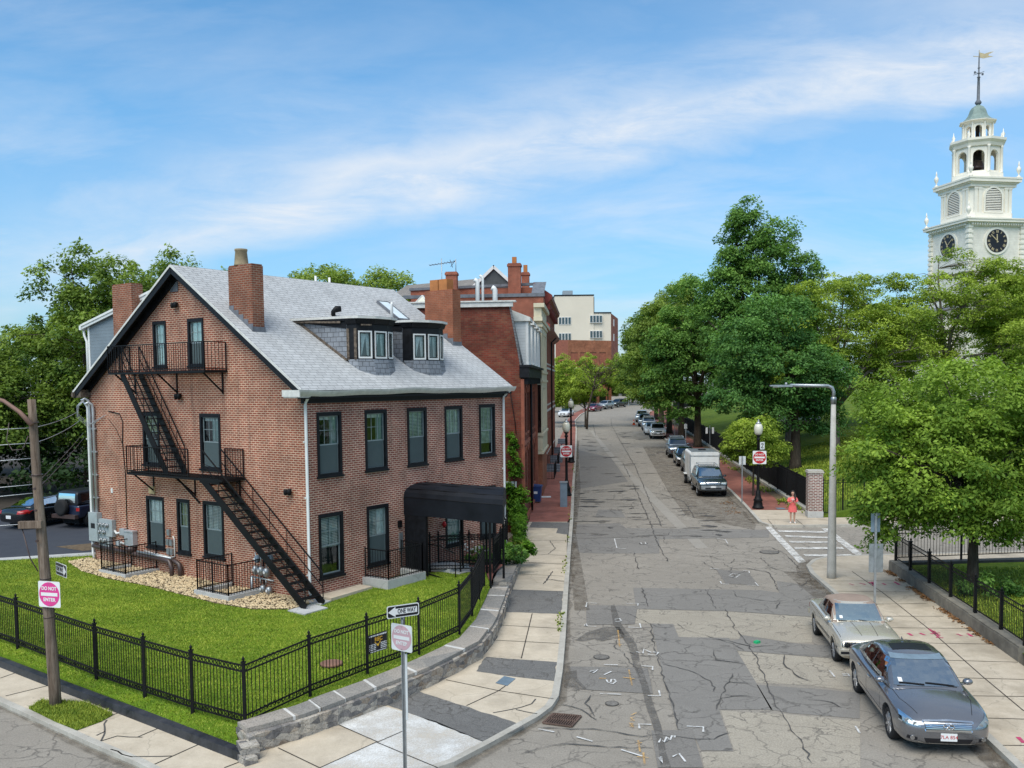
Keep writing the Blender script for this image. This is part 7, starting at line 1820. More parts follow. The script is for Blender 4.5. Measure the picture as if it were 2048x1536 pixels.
# body of the church
b = MB(); ww = []
for x in (-6.9, -5.3): ww += [(x, x + 1.0, 5.5, 9.0), (x, x + 1.0, 10.2, 13.2)]
for k in range(4):
 x = 3.9 + k * 2.9; ww += [(x, x + 1.3, 5.5, 9.0), (x, x + 1.3, 10.2, 13.2)]
fC = lambda a, d, z: (a, -1.0 + d, z)
wall_face(b, fC, [(-7.5, 2), (16, 2), (16, 14.6), (.75, 18.0), (-7.5, 14.6)], ww, .25)
b.quad((-7.5, 6, 2), (-7.5, -1, 2), (-7.5, -1, 14.6), (-7.5, 6, 14.6)); b.build('nave', M['church_board'], tw)
for h in ww: plain_window(tw, fC, h, base=.05, frame='church', sill='church')
b = MB(); b.quad((-8, -1.6, 14.5), (.75, -1.6, 18.15), (.75, 6, 18.15), (-8, 6, 14.5)); b.quad((.75, -1.6, 18.15), (16.5, -1.6, 14.5), (16.5, 6, 14.5), (.75, 6, 18.15)); b.build('roof', M['slate'], tw)
# == trees
def leaf_cloud(lobes, nclump, per, crad, size, seed, shell=.45, flat=.55, droop=.35):
 g = np.random.default_rng(seed)
 lob = np.array(lobes, float)
 wt = (lob[:, 3] * lob[:, 4] * lob[:, 5]) ** .75; wt /= wt.sum()
 idx = g.choice(len(lob), nclump, p=wt)
 d = g.normal(size=(nclump, 3)); d /= np.linalg.norm(d, axis=1)[:, None]
 r = shell + (1 - shell) * g.uniform(0, 1, nclump) ** .6
 C = lob[idx, :3] + d * r[:, None] * lob[idx, 3:6]
 ctint = np.clip(.42 + .22 * d[:, 2] + g.normal(0, .17, nclump), 0, 1)  # random tone, plus light from above put into the tint of upper clumps
 csz = g.uniform(.6, 1.35, nclump) * crad
 n = nclump * per
 ci = np.repeat(np.arange(nclump), per)
 q = g.normal(size=(n, 3)); q /= np.linalg.norm(q, axis=1)[:, None]
 q *= (g.uniform(0, 1, n) ** .45)[:, None]
 off = q * csz[ci][:, None] * np.array([1, 1, flat])
 # sprays hang outward and down at their rim
 hr = np.linalg.norm(off[:, :2], axis=1) / csz[ci]
 P = C[ci] + off; P[:, 2] -= droop * hr ** 2 * csz[ci]
 outv = q * np.array([1, 1, .4]) + .4 * d[ci]
 nrm = np.array([0, 0, .75]) + .45 * outv + .5 * g.normal(size=(n, 3)); nrm /= np.linalg.norm(nrm, axis=1)[:, None]
 ax = outv + g.normal(size=(n, 3)) * .7 + np.array([0, 0, -.35]); ax -= nrm * (ax * nrm).sum(1)[:, None]; ax /= np.linalg.norm(ax, axis=1)[:, None] + 1e-9
 sd = np.cross(nrm, ax)
 s = (size * g.uniform(.5, 1.45, n))[:, None]
 V = np.zeros((n, 4, 3))
 V[:, 0] = P - ax * s * .5
 V[:, 1] = P + sd * s * .26 - nrm * s * .10
 V[:, 2] = P + ax * s * .5 - nrm * s * .06
 V[:, 3] = P - sd * s * .26 - nrm * s * .10
 tint = np.clip(ctint[ci] + g.normal(0, .10, n) + .16 * q[:, 2], 0, 1)  # upper leaves of each clump also get top light in their colour
 return V, tint, C
def leaf_object(name, V, tint, m, parent=None):
 n = len(V)
 me = bpy.data.meshes.new(name)
 me.vertices.add(4 * n); me.vertices.foreach_set('co', V.astype('f').ravel())
 # two triangles folded along the midrib
 li = (np.arange(n)[:, None] * 4 + np.array([0, 1, 2, 0, 2, 3])).astype('i').ravel()
 me.loops.add(6 * n); me.loops.foreach_set('vertex_index', li)
 me.polygons.add(2 * n); me.polygons.foreach_set('loop_start', np.arange(0, 6 * n, 3, dtype='i')); me.polygons.foreach_set('loop_total', np.full(2 * n, 3, 'i'))
 at = me.attributes.new('tint', 'FLOAT', 'POINT'); at.data.foreach_set('value', np.repeat(tint, 4).astype('f'))
 me.update(); me.validate(); me.materials.append(m)
 o = bpy.data.objects.new(name, me); COL.objects.link(o); o.parent = parent
 return o
def trunk_mesh(b, base_r, fork, lean, targets, seed, twig=.012, droop=.0):
 rnd = random.Random(seed)
 top = Vector((lean[0], lean[1], fork))
 pts = [Vector((0, 0, -.2)), Vector((lean[0] * .1, lean[1] * .1, fork * .12)), Vector((lean[0] * .5, lean[1] * .5, fork * .55)), top]
 b.tube(pts, [base_r * 1.35, base_r * 1.02, base_r * .86, base_r * .72], 10)
 main = []
 T = sorted(targets, key=lambda c: -c[2])
 k = max(4, min(9, len(T) // 5))
 chosen = [Vector(T[int(i * (len(T) - 1) / max(1, k - 1))]) for i in range(k)]
 for i, c in enumerate(chosen):
  d = c - top; m1 = top + d * .35 + Vector((rnd.uniform(-.3, .3), rnd.uniform(-.3, .3), .18 * d.length)); m2 = top + d * .7 + Vector((rnd.uniform(-.3, .3), rnd.uniform(-.3, .3), .12 * d.length))
  r0 = base_r * rnd.uniform(.32, .5)
  b.tube([top - Vector((0, 0, .15)), m1, m2, c], [r0 * 1.15, r0 * .75, r0 * .45, twig], 7)
  main.append([top, m1, m2, c, r0])
 for c in targets:
  c = Vector(c); best = None
  for mm in main:
   for u, p, rr in ((.35, mm[1], .75), (.55, (mm[1] + mm[2]) / 2, .6), (.7, mm[2], .45), (.85, (mm[2] + mm[3]) / 2, .25)):
    L_ = (c - p).length
    if p.z < c.z + .8 and (best is None or L_ < best[0]): best = (L_, p, mm[4] * rr * .6)
  if best is None or best[0] < .15: continue
  L_, p, rr = best; mid = p.lerp(c, .5) + Vector((rnd.uniform(-.15, .15), rnd.uniform(-.15, .15), .08 * L_)) * 1.0
  b.tube([p, mid, c], [min(rr, .02 + .03 * L_), min(rr, .02 + .03 * L_) * .6, twig * .7], 5, caps=False)
def tree(name, label, loc, lobes, m, bark='bark', nclump=150, per=120, crad=.9, size=.26, trunk_r=.3, fork=3.0, lean=(0, 0), seed=1, shell=.45, flat=.55, droop=.35, group=None, twigs=60, extra=None, rz=0.0):
 t = thing(name, label, 'tree', loc, rz, group)
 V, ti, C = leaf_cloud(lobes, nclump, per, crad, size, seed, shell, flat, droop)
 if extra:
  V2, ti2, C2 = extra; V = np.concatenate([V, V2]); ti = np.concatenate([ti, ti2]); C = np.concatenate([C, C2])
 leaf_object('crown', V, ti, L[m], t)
 b = MB()
 step = max(1, len(C) // twigs)
 trunk_mesh(b, trunk_r, fork, lean, [tuple(c) for c in C[::step]], seed)
 b.build('trunk', M[bark], t)
 return t
# right foreground tree (bright small leaved street tree in the garden)
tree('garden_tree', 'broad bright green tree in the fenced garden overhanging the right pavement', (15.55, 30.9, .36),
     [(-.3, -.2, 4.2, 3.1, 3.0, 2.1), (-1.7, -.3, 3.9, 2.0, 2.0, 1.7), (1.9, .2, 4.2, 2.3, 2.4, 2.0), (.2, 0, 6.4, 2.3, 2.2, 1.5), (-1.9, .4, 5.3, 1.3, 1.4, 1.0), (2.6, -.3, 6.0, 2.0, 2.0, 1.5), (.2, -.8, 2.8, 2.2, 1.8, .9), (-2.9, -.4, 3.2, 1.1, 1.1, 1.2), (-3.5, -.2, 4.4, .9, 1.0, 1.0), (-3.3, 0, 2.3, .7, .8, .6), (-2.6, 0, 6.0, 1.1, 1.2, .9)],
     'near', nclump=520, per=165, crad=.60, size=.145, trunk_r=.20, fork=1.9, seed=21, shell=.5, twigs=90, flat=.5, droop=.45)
# sparse pale trees on the church slope
tree('park_tree', 'pale green open crowned tree with bare limbs in front of the church nave', (26.0, 74, hill_z(26, 74)),
     [(-1.5, 0, 6.2, 4.6, 3.5, 2.6), (2.0, 0, 8.8, 3.5, 3.0, 2.2), (-2.2, 0, 12.2, 1.8, 1.6, 1.2), (.8, 0, 13.0, 1.6, 1.5, 1.0), (-4.2, 0, 8.8, 2.3, 2.2, 1.8), (5.2, 0, 7.0, 3.0, 2.6, 2.4), (-.9, 0, 11.0, 2.2, 1.8, 1.3), (2.6, 0, 11.4, 2.3, 2, 1.4), (5.6, 0, 10.2, 2.2, 2, 1.6), (-3.5, 0, 4.2, 2.8, 2.4, 1.8)], 'light', 'bark_grey', nclump=400, per=125, crad=.95, size=.20, trunk_r=.32, fork=3.2, seed=31, shell=.45, twigs=170, flat=.34)
tree('park_tree', 'tall open pale green tree directly below the church clocks', (37.5, 80, hill_z(37.5, 80) + .9),
     [(0, 0, 9.0, 5.0, 4, 3.2), (-4.5, 0, 7.6, 3.6, 3, 3.0), (4.5, 0, 9.8, 4.2, 3.6, 3.0), (1.8, 0, 12.8, 2.6, 2.2, 1.7), (4.8, 0, 12.4, 2.0, 1.8, 1.5), (-1.8, 0, 4.6, 4.6, 3, 2.4), (6.5, 0, 6.0, 4, 3, 3), (-3.6, 0, 11.6, 1.3, 1.2, .9)], 'light', 'bark_grey', nclump=450, per=125, crad=1.0, size=.21, trunk_r=.36, fork=3.6, seed=32, shell=.45, twigs=200, flat=.34)
tree('park_tree', 'leafy pale tree filling the far right edge below the church', (43, 68, hill_z(43, 68)),
     [(0, 0, 7.0, 4.5, 4, 3.4), (-4, 0, 6, 3, 3, 2.6), (2, 0, 10.2, 3.4, 3, 2.2), (-3.5, -1, 3.2, 3.5, 3, 2)], 'light', 'bark_grey', nclump=260, per=120, crad=1.0, size=.20, trunk_r=.3, fork=3, seed=33, shell=.5, twigs=110, flat=.36)
tree('park_tree', 'mid green tree rising behind the tall grey street light', (24.3, 56, hill_z(24.3, 56)),
     [(0, 0, 3.6, 3.2, 3, 2.2), (2.2, 0, 4.6, 2.8, 2.6, 2.2), (-1.8, 0, 4.8, 1.7, 1.7, 1.4), (4.6, 0, 3.5, 2.6, 2.5, 2.2)], 'near', 'bark', nclump=230, per=120, crad=.8, size=.19, trunk_r=.2, fork=1.8, seed=34, shell=.5, twigs=50)
pt = [o for o in scene.objects if o.name.startswith('park_tree') and o.parent is None]
def kin(src, label, loc, rz, s):
 c = copy_tree(src); c.location = loc; c.rotation_euler = (0, 0, rz); c.scale = (s, s, s); c['label'] = label; return c
kin(pt[0], 'pale tree between the dark maple and the church, behind the street light arm', (31.5, 90, hill_z(31.5, 90)), 2.4, 1.1)
kin(pt[0], 'pale green tree just right of the tallest dark maple', (24.6, 82, hill_z(24.6, 82)), 4.0, .97)
kin(pt[1], 'pale tree at the right edge behind the leafy one, beside the church wall', (46.5, 86, hill_z(46.5, 86)), 1.2, 1.0)
# dark maples along the park fence
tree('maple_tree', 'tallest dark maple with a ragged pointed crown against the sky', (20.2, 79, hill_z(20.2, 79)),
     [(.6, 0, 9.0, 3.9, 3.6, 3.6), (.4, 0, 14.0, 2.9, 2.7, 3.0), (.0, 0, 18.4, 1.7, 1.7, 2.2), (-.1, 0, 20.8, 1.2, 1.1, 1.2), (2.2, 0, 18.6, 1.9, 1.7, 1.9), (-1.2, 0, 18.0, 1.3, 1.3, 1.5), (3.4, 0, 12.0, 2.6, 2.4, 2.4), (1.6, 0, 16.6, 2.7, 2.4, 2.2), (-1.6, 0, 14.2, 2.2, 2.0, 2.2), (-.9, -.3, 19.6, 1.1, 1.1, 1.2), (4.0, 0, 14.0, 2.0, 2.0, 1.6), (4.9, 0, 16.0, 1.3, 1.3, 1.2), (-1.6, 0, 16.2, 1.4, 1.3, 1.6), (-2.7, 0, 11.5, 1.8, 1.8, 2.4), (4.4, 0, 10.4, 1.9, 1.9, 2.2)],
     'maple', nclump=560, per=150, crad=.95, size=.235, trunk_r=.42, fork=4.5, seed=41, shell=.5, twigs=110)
tree('maple_tree', 'dark broad maple standing on the park grass behind the black fence', (20.5, 66.6, hill_z(20.5, 66.6)),
     [(-1.2, 0, 7.4, 3.8, 3.2, 3.2), (1.6, 0, 6.4, 2.4, 2.4, 2.6), (-3.8, -1, 8.6, 2.6, 2.4, 2.6), (-1.5, 0, 10.6, 2.8, 2.4, 1.8), (-4.8, -1, 5.6, 1.9, 2, 1.7), (2.0, 0, 3.6, 1.7, 1.6, 1.1), (-1.9, -.6, 4.0, 2.2, 1.9, 1.2)],
     'maple_blue', nclump=390, per=150, crad=.88, size=.225, trunk_r=.40, fork=3.2, seed=42, shell=.5, twigs=80)
tree('small_street_tree', 'small yellow green tree on the right pavement beside the lamp post', (15.0, 57.2, sz(57) + .12),
     [(.1, 0, 3.9, 1.75, 1.6, 1.1), (-1.0, 0, 3.2, 1.1, 1.1, .9), (1.1, 0, 3.2, 1.15, 1.1, .9), (.2, -.2, 2.6, 1.4, 1.2, .6)], 'light', 'bark', nclump=150, per=100, crad=.5, size=.16, trunk_r=.07, fork=1.9, seed=43, shell=.5, twigs=40)
lin = tree('linden_tree', 'yellow tinted linden nearest of the kerbside row behind the trailer', (18.7, 92.8, sz(92.8) + .12),
     [(0, 0, 8.2, 4.2, 4.2, 4.2), (-1.4, -.6, 11.6, 3.0, 3.0, 3.0), (1.6, 0, 13.6, 2.9, 2.9, 2.6), (-3.6, -.5, 7.2, 2.1, 2.2, 2.4), (-.6, -1, 15.4, 2.0, 2.0, 1.5), (-2.4, -1.2, 4.2, 1.9, 2.0, 1.2), (-3.2, -.5, 10.4, 2.2, 2.2, 2.2), (2.6, -.5, 9.6, 2.6, 2.6, 3)],
     'maple', nclump=350, per=140, crad=1.0, size=.27, trunk_r=.40, fork=4.0, seed=44, shell=.55, twigs=60)
lin2 = tree('linden_tree', 'second linden of the kerbside row with paler rounded top', (19.4, 105.4, sz(105.4) + .12),
     [(0, 0, 9.0, 4.6, 4.6, 4.2), (-2.0, -.6, 12.6, 3.3, 3.2, 3.2), (1.4, 0, 15.6, 3.2, 3, 2.6), (-4.2, -.5, 8.2, 2.3, 2.4, 2.8), (-3.4, -1.2, 5.0, 2.3, 2.3, 1.6)],
     'linden', nclump=350, per=135, crad=1.05, size=.29, trunk_r=.38, fork=4.2, seed=45, shell=.55, twigs=60)
kin(lin2, 'third linden of the kerbside row above the white parked cars', (19.2, 112.5, sz(112) + .12), .5, 1.0)
kin(lin2, 'fourth linden of the kerbside row where the street bends', (20.6, 127, sz(127) + .12), -.5, .98)
kin(lin2, 'farthest linden overhanging the street near the brick block', (22.4, 143, sz(143) + .12), .3, .92)
kin(lin, 'dark linden standing well inside the park behind the row', (28.5, 104, hill_z(28.5, 104)), 2.1, .95)
kin(lin, 'dark tree deep in the park left of the church', (35, 126, hill_z(35, 126)), 1.1, .9)
# left of the houses
tl = tree('ailanthus_tree', 'tall feathery tree rising behind the left gable of the corner house', (-27.2, 60, .7),
     [(0, 0, 9.6, 4.2, 4, 3.6), (1.4, 0, 13.2, 2.9, 2.6, 2.4), (-.4, 0, 15.4, 1.2, 1.2, 1.3), (-2.3, 0, 13.6, 1.6, 1.5, 1.5), (3.2, 0, 12.2, 1.6, 1.6, 1.4), (-4.0, 0, 9.6, 1.9, 1.8, 1.6), (1, -1, 5.8, 4.2, 3, 2.6), (-3.2, -1, 5.2, 3, 2.6, 2.4)],
     'left', nclump=390, per=130, crad=.88, size=.24, trunk_r=.3, fork=4, seed=51, shell=.5, twigs=60, droop=.6)
tree('ailanthus_tree', 'spreading dark tree at the left edge above the car park', (-33.0, 56, .7),
     [(0, 0, 7.2, 3.4, 3, 2.6), (-1.4, 0, 10.2, 1.7, 1.7, 1.4), (2.6, -.5, 6.0, 2.6, 2.4, 2.0), (1.4, -1, 4.4, 3.6, 2.4, 1.4)], 'left', nclump=240, per=120, crad=.9, size=.24, trunk_r=.3, fork=3.4, seed=52, shell=.5, twigs=50, droop=.6)
kin(tl, 'tree showing its top just left of the gable apex behind the roof', (-27.9, 78, .7), 1.9, 1.13)
kin(tl, 'tree showing a small tuft right of the gable apex behind the roof', (-29.2, 92, .8), 3.4, 1.12)
kin(tl, 'dark tree closing the far end of the car park', (-40, 70, .7), .9, .72)
kin(tl, 'dark understorey tree behind the parked black car', (-30.5, 66, .7), 4.1, .8)
for i, (px, Y, s, lb) in enumerate(((-19.4, 84, .95, 'leftmost of the trees showing above the roof ridge'), (-17.2, 90, 1.02, 'second from the left of the trees showing above the roof ridge'), (-15.4, 86, .96, 'middle tree of those showing above the roof ridge'), (-13.2, 91, 1.0, 'fourth tree of those above the roof ridge, by the white pipes'), (-11.2, 88, .96, 'rightmost of the trees showing above the far end of the roof ridge'))):
 kin(lin2, lb, (px, Y, .6), 1 + 1.7 * i, s)
# end of the street
yt = tree('young_street_tree', 'yellowish young tree on the far left pavement below the brick block', (10.2, 128, sz(128) + .12),
     [(-1.6, 0, 5.2, 3.2, 3.0, 2.2), (-2.6, 0, 7.6, 2.0, 2.0, 1.8), (.9, 0, 5.0, 1.9, 2.0, 1.6), (-3.8, 0, 4.6, 2.0, 2.0, 2.0)], 'light', nclump=170, per=90, crad=.8, size=.26, trunk_r=.12, fork=2.6, seed=61, shell=.5, twigs=50)
kin(yt, 'second young tree behind the far parked cars at the bend', (25.5, 203, sz(200) + .1), 1.3, 1.15)
kin(yt, 'small green tree at the left end of the pavement beyond the tall brick house', (6.2, 138, sz(138)), 2.3, .8)
kin(yt, 'low green tree behind the pale car left of the far pavement', (9.5, 172, sz(170)), .3, .9)
bt = thing('bare_tree', 'thin half bare tree with fanned twigs before the brick block', 'tree', (9.9, 122, sz(122) + .12))
b = MB(); rr = random.Random(5)
b.tube([(0, 0, 0), (.15, 0, 2.5), (.9, 0, 5.4), (1.2, 0, 7.0)], [.17, .14, .11, .07], 7)
for k in range(26):
 s = Vector((1.0 + rr.uniform(-.2, .2), rr.uniform(-.2, .2), rr.uniform(5.0, 7.2))); a = rr.uniform(-1.35, 1.35); l = rr.uniform(2.0, 4.6)
 m_ = s + Vector((math.sin(a) * l * .5, rr.uniform(-.6, .6), math.cos(a) * l * .42)); e = s + Vector((math.sin(a) * l, rr.uniform(-1, 1), math.cos(a) * l * .75)); b.tube([s, m_, e], [.05, .035, .012], 5)
 for j in range(3):
  f = m_.lerp(e, rr.uniform(0, .8)); b.tube([f, f + Vector((rr.uniform(-.9, .9), rr.uniform(-.5, .5), rr.uniform(.3, 1.1)))], [.022, .008], 4)
b.build('trunk', M['bark'], bt)
V, ti, C = leaf_cloud([(.9, 0, 7.4, 3.2, 2, 1.6)], 26, 22, .5, .2, 71); leaf_object('crown', V, ti, L['light'], bt)
kin(lin2, 'green tree at the bend of the street behind the far cars', (28, 214, 2.2), .2, .62)
kin(lin2, 'tree closing the view at the far end of the street', (36, 222, 2.2), 2.2, .75)
kin(lin2, 'round tree at the end of the street left of the lindens', (23.5, 224, 2.2), 3.2, .55)
for i, (x, lb) in enumerate(((14.8, 'left'), (18.4, 'middle'), (21.8, 'right'))): kin(yt, lb + ' one of three green trees before the far brick block', (x, 207 + i, 2.4), 1.1 * i, 1.25)
kin(lin, 'tree at the far right end of the park row', (44, 200, 4), 3.2, .9)
# ivy on the flank of the mansard house, and the bush under it
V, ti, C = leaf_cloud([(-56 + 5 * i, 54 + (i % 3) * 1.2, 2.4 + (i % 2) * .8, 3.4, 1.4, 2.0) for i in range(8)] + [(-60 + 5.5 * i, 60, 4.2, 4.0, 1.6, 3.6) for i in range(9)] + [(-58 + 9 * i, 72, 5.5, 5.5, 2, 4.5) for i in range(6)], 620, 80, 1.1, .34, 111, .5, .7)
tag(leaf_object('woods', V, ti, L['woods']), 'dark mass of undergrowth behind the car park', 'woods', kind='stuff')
iv = thing('ivy', 'bright green ivy climbing the flank of the mansard house down to the fence', 'climbing plant', (*Wr(0, 0), 0))
V, ti, C = leaf_cloud([(-.42, -.15, 4.5, .32, .15, .7), (-.3, -.15, 3.5, .36, .16, .9), (-.42, -.15, 2.4, .36, .16, 1.1), (-.1, -.2, 1.6, .5, .25, .9), (-.2, -1.2, 1.0, .38, 1.0, .9), (-.12, -3.0, .8, .28, 1.0, .65), (-.2, -4.4, .5, .2, .7, .35), (-.45, -.2, 1.2, .4, .3, 1.1)], 230, 46, .2, .12, 81, .3, .9)
leaf_object('foliage', V, ti, L['ivy'], iv)
b = MB(); b.tube([(-.4, -.05, .1), (-.35, -.05, 2), (-.42, -.06, 5)], .02, 5); b.tube([(-.2, -1.2, .1), (-.3, -.1, 2.2)], .018, 5); b.build('stem', M['bark'], iv)
# plants in the entrance bed
for i, (lx, ly, lb) in enumerate(((8.0, -.75, 'leafy shrub with white flowers beside the entrance path'), (9.0, -1.0, 'dark leafy shrub in the middle of the entrance bed'), (8.6, -2.0, 'yellow green shrub close behind the awning post'), (9.9, -1.4, 'bushy shrub at the far end of the entrance bed'))):
 p = W2(lx, ly); t = thing('flowering_shrub', lb, 'shrub', (p[0], p[1], .56))
 V, ti, C = leaf_cloud([(0, 0, .4, .55, .5, .36), (.3, .2, .3, .35, .35, .3)], 26, 40, .17, .13, 90 + i, .4, .8); leaf_object('foliage', V, ti, L['ivy' if i % 2 else 'maple'], t)
 b = MB()
 for k in range(5): a = k * 1.26; b.tube([(0, 0, -.05), (.2 * math.cos(a), .2 * math.sin(a), .25), (.35 * math.cos(a), .35 * math.sin(a), .5)], .012, 4)
 b.build('stem', M['bark'], t)
 if i == 0:
  b = MB(); rr = random.Random(9)
  for k in range(26): c = (rr.uniform(-.5, .5), rr.uniform(-.45, .45), rr.uniform(.45, .78)); b.cbox(c, .07, .06, .05, rr.uniform(0, 3))
  b.build('blossom', M['white'], t)
p = (14.15, 35.75); t = thing('tall_weed', 'tall weed at the far corner of the garden wall', 'plant', (p[0], p[1], .12))
V, ti, C = leaf_cloud([(0, 0, .6, .16, .16, .55)], 14, 14, .12, .12, 99, .2, 1); leaf_object('foliage', V, ti, L['ivy'], t); b = MB(); b.tube([(0, 0, 0), (.03, 0, .6), (.0, 0, 1.15)], .012, 4); b.build('stem', M['bark'], t)
# low planting in the garden under the tree
p = (15.0, 30.0); t = thing('garden_shrub', 'dark low shrub at the foot of the garden tree', 'shrub', (15.4, 29.9, .36))
V, ti, C = leaf_cloud([(0, 0, .35, 1.1, .6, .35), (1.1, .2, .3, .6, .5, .3)], 40, 40, .22, .13, 101, .4, .8); leaf_object('foliage', V, ti, L['maple'], t)
# == vehicles
from mathutils.bvhtree import BVHTree
def applied(o):
 bpy.context.view_layer.update()
 dg = bpy.context.evaluated_depsgraph_get()
 me = bpy.data.meshes.new_from_object(o.evaluated_get(dg), depsgraph=dg)
 return me
def loft(stations, ring, closed_ends=True):
 b = MB(); n = len(ring(*stations[0][1:]))
 for st in stations:
  for (y, z) in ring(*st[1:]): b.v.append((st[0], y, z))
 for i in range(len(stations) - 1):
  for j in range(n):
   j2 = (j + 1) % n
   b.f.append([i * n + j, (i + 1) * n + j, (i + 1) * n + j2, i * n + j2]); b.sm.append(True); b.mi.append(0)
 b.f.append(list(range(n))); b.sm.append(True); b.mi.append(0)
 e = (len(stations) - 1) * n; b.f.append([e + k for k in range(n)][::-1]); b.sm.append(True); b.mi.append(0)
 return b
def body_ring(w, zb, zs, zt, mid=.5, bev=.06):
 h = [(0, zb), (w * .78, zb), (w * .94, zb + .06), (w * .985, zb + (zs - zb) * .3), (w, zb + (zs - zb) * .62), (w * .985, zs - bev), (w * .91, zs), (w * .5, zs + (zt - zs) * .8), (0, zt)]
 return h + [(-y, z) for y, z in h[-2:0:-1]]
def cab_ring(wb, zb, wr, zr, crown):
 h = [(0, zb), (wb, zb), (wb * .99, zb + (zr - zb) * .25), (wb + (wr - wb) * .75, zb + (zr - zb) * .72), (wr, zr - .03), (wr * .82, zr), (wr * .4, zr + crown * .8), (0, zr + crown)]
 return h + [(-y, z) for y, z in h[-2:0:-1]]
def mesh_bvh(me): return BVHTree.FromPolygons([v.co[:] for v in me.vertices], [p.vertices[:] for p in me.polygons])
class Car:
 def __init__(s, name, label, cat, loc, heading, paint, spec, group=None):
  s.t = thing(name, label, cat, loc, heading, group); s.sp = spec; s.paint = paint
  b = loft(spec['body'], body_ring)
  o = b.build('body_shell', paint)
  md = o.modifiers.new('s', 'SUBSURF'); md.levels = 2; md.render_levels = 2
  s.full = mesh_bvh(applied(o))
  cutters = []
  r = spec['r']
  for ax in spec['axles']:
   for sd in (-1, 1):
    c = MB(); hw = spec['hw']; c.tube([(ax, sd * (hw - .30), r + .01), (ax, sd * (hw + .3), r + .01)], r * 1.17, 28, smooth=False)
    co = c.build('cut', paint); cutters.append(co)
    bo = o.modifiers.new('b', 'BOOLEAN'); bo.operation = 'DIFFERENCE'; bo.object = co; bo.solver = 'EXACT'
  me = applied(o)
  for c in cutters: bpy.data.objects.remove(c)
  bpy.data.objects.remove(o)
  me.set_sharp_from_angle(angle=R(38))
  s.finish(me, 'body', paint)
  s.bvhs = [s.full]
  if 'cabin' in spec:
   b = loft(spec['cabin'], cab_ring); o = b.build('cab', paint); md = o.modifiers.new('s', 'SUBSURF'); md.levels = 2; md.render_levels = 2
   me = applied(o); bpy.data.objects.remove(o)
   me.set_sharp_from_angle(angle=R(50))
   s.cab = mesh_bvh(me); s.bvhs.append(s.cab)
   s.finish(me, 'roof', spec.get('roof_mat', paint))
  b = MB(); L0 = spec['axles'][1] - .55; L1 = spec['axles'][0] + .5
  b.box(L0, L1, -.52, .52, .2, .5); b.build('underbody', M['dark'], s.t)
  for ax in spec['axles']:
   for sd in (-1, 1): s.wheel(ax, sd)
 def finish(s, me, name, m):
  me.materials.clear(); me.materials.append(m); me.name = name
  o = bpy.data.objects.new(name, me); COL.objects.link(o); o.parent = s.t; return o
 def wheel(s, ax, sd):
  r = s.sp['r']; w = s.sp.get('tw', .21); y = sd * (s.sp['hw'] - .02 - w / 2)
  def lat(prof, n, m, name, par, smooth=True):
   b = MB(); b.lathe((0, 0, 0), prof, n, smooth); b.v = [(ax + p[0], y + sd * p[2], r + p[1]) for p in b.v]
   return b.build(name, m, par)
  ty = lat([(r * .62, -w / 2), (r * .9, -w / 2), (r * .985, -w * .36), (r, -w * .2), (r, w * .2), (r * .985, w * .36), (r * .92, w / 2), (r * .68, w / 2), (r * .66, w * .40)], 26, M['rubber'], 'tyre', s.t)
  rim = lat([(r * .67, w * .40), (r * .67, w * .46), (r * .60, w * .44), (r * .57, w * .1), (r * .05, w * .1)], 26, M['dark_pipe'], 'rim', ty)
  b = MB(); n = s.sp.get('spokes', 7)
  for k in range(n):
   a = 2 * PI * k / n; c, q = math.cos(a), math.sin(a); dw = .045 if n < 9 else .022
   p0 = Vector((ax + c * r * .1, y + sd * w * .42, r + q * r * .1)); p1 = Vector((ax + c * r * .62, y + sd * w * .44, r + q * r * .62)); b.bar(p0, p1, dw * r / .32, .03, up=(0, sd, 0))
  b.cyl((ax, y + sd * w * .3, r), (ax, y + sd * w * .47, r), r * .17, 12)
  ring = MB(); ring.lathe((0, 0, 0), [(r * .60, w * .43), (r * .66, w * .47), (r * .68, w * .43)], 26);
  base = len(b.v); b.v += [(ax + p[0], y + sd * p[2], r + p[1]) for p in ring.v]; b.f += [[i + base for i in f] for f in ring.f]; b.sm += ring.sm; b.mi += ring.mi
  b.build('spokes', M['alloy'], rim)
 def hit(s, o, d, which=None):
  best = None
  for bv in ([s.cab] if which == 'cab' else [s.full] if which == 'body' else s.bvhs):
   h = bv.ray_cast(Vector(o), Vector(d))
   if h[0] is not None and (best is None or h[3] < best[3]): best = h
  return best
 def patch(s, name, corners, axis, m, off=.006, n=(8, 5), par=None, which=None, build=True, b=None):
  b = b or MB(); g = []
  for j in range(n[1] + 1):
   row_ = []
   for i in range(n[0] + 1):
    u, v = i / n[0], j / n[1]
    p = [(corners[0][k] * (1 - u) + corners[1][k] * u) * (1 - v) + (corners[3][k] * (1 - u) + corners[2][k] * u) * v for k in (0, 1)]
    if axis == 'front': o, d = (6, p[0], p[1]), (-1, 0, 0)
    elif axis == 'rear': o, d = (-6, p[0], p[1]), (1, 0, 0)
    elif axis == 'top': o, d = (p[0], p[1], 5), (0, 0, -1)
    elif axis == 'left': o, d = (p[0], 5, p[1]), (0, -1, 0)
    else: o, d = (p[0], -5, p[1]), (0, 1, 0)
    h = s.hit(o, d, which)
    if h is None: row_.append(None)
    else:
     nn = h[1] if h[1].dot(Vector(d)) < 0 else -h[1]
     row_.append(tuple(h[0] + nn * off))
   g.append(row_)
  for j in range(n[1]):
   for i in range(n[0]):
    q = [g[j][i], g[j][i + 1], g[j + 1][i + 1], g[j + 1][i]]
    if all(k is not None for k in q): b.quad(*q, smooth=True)
  if not build: return b
  return b.build(name, m, par or s.t) if b.f else None
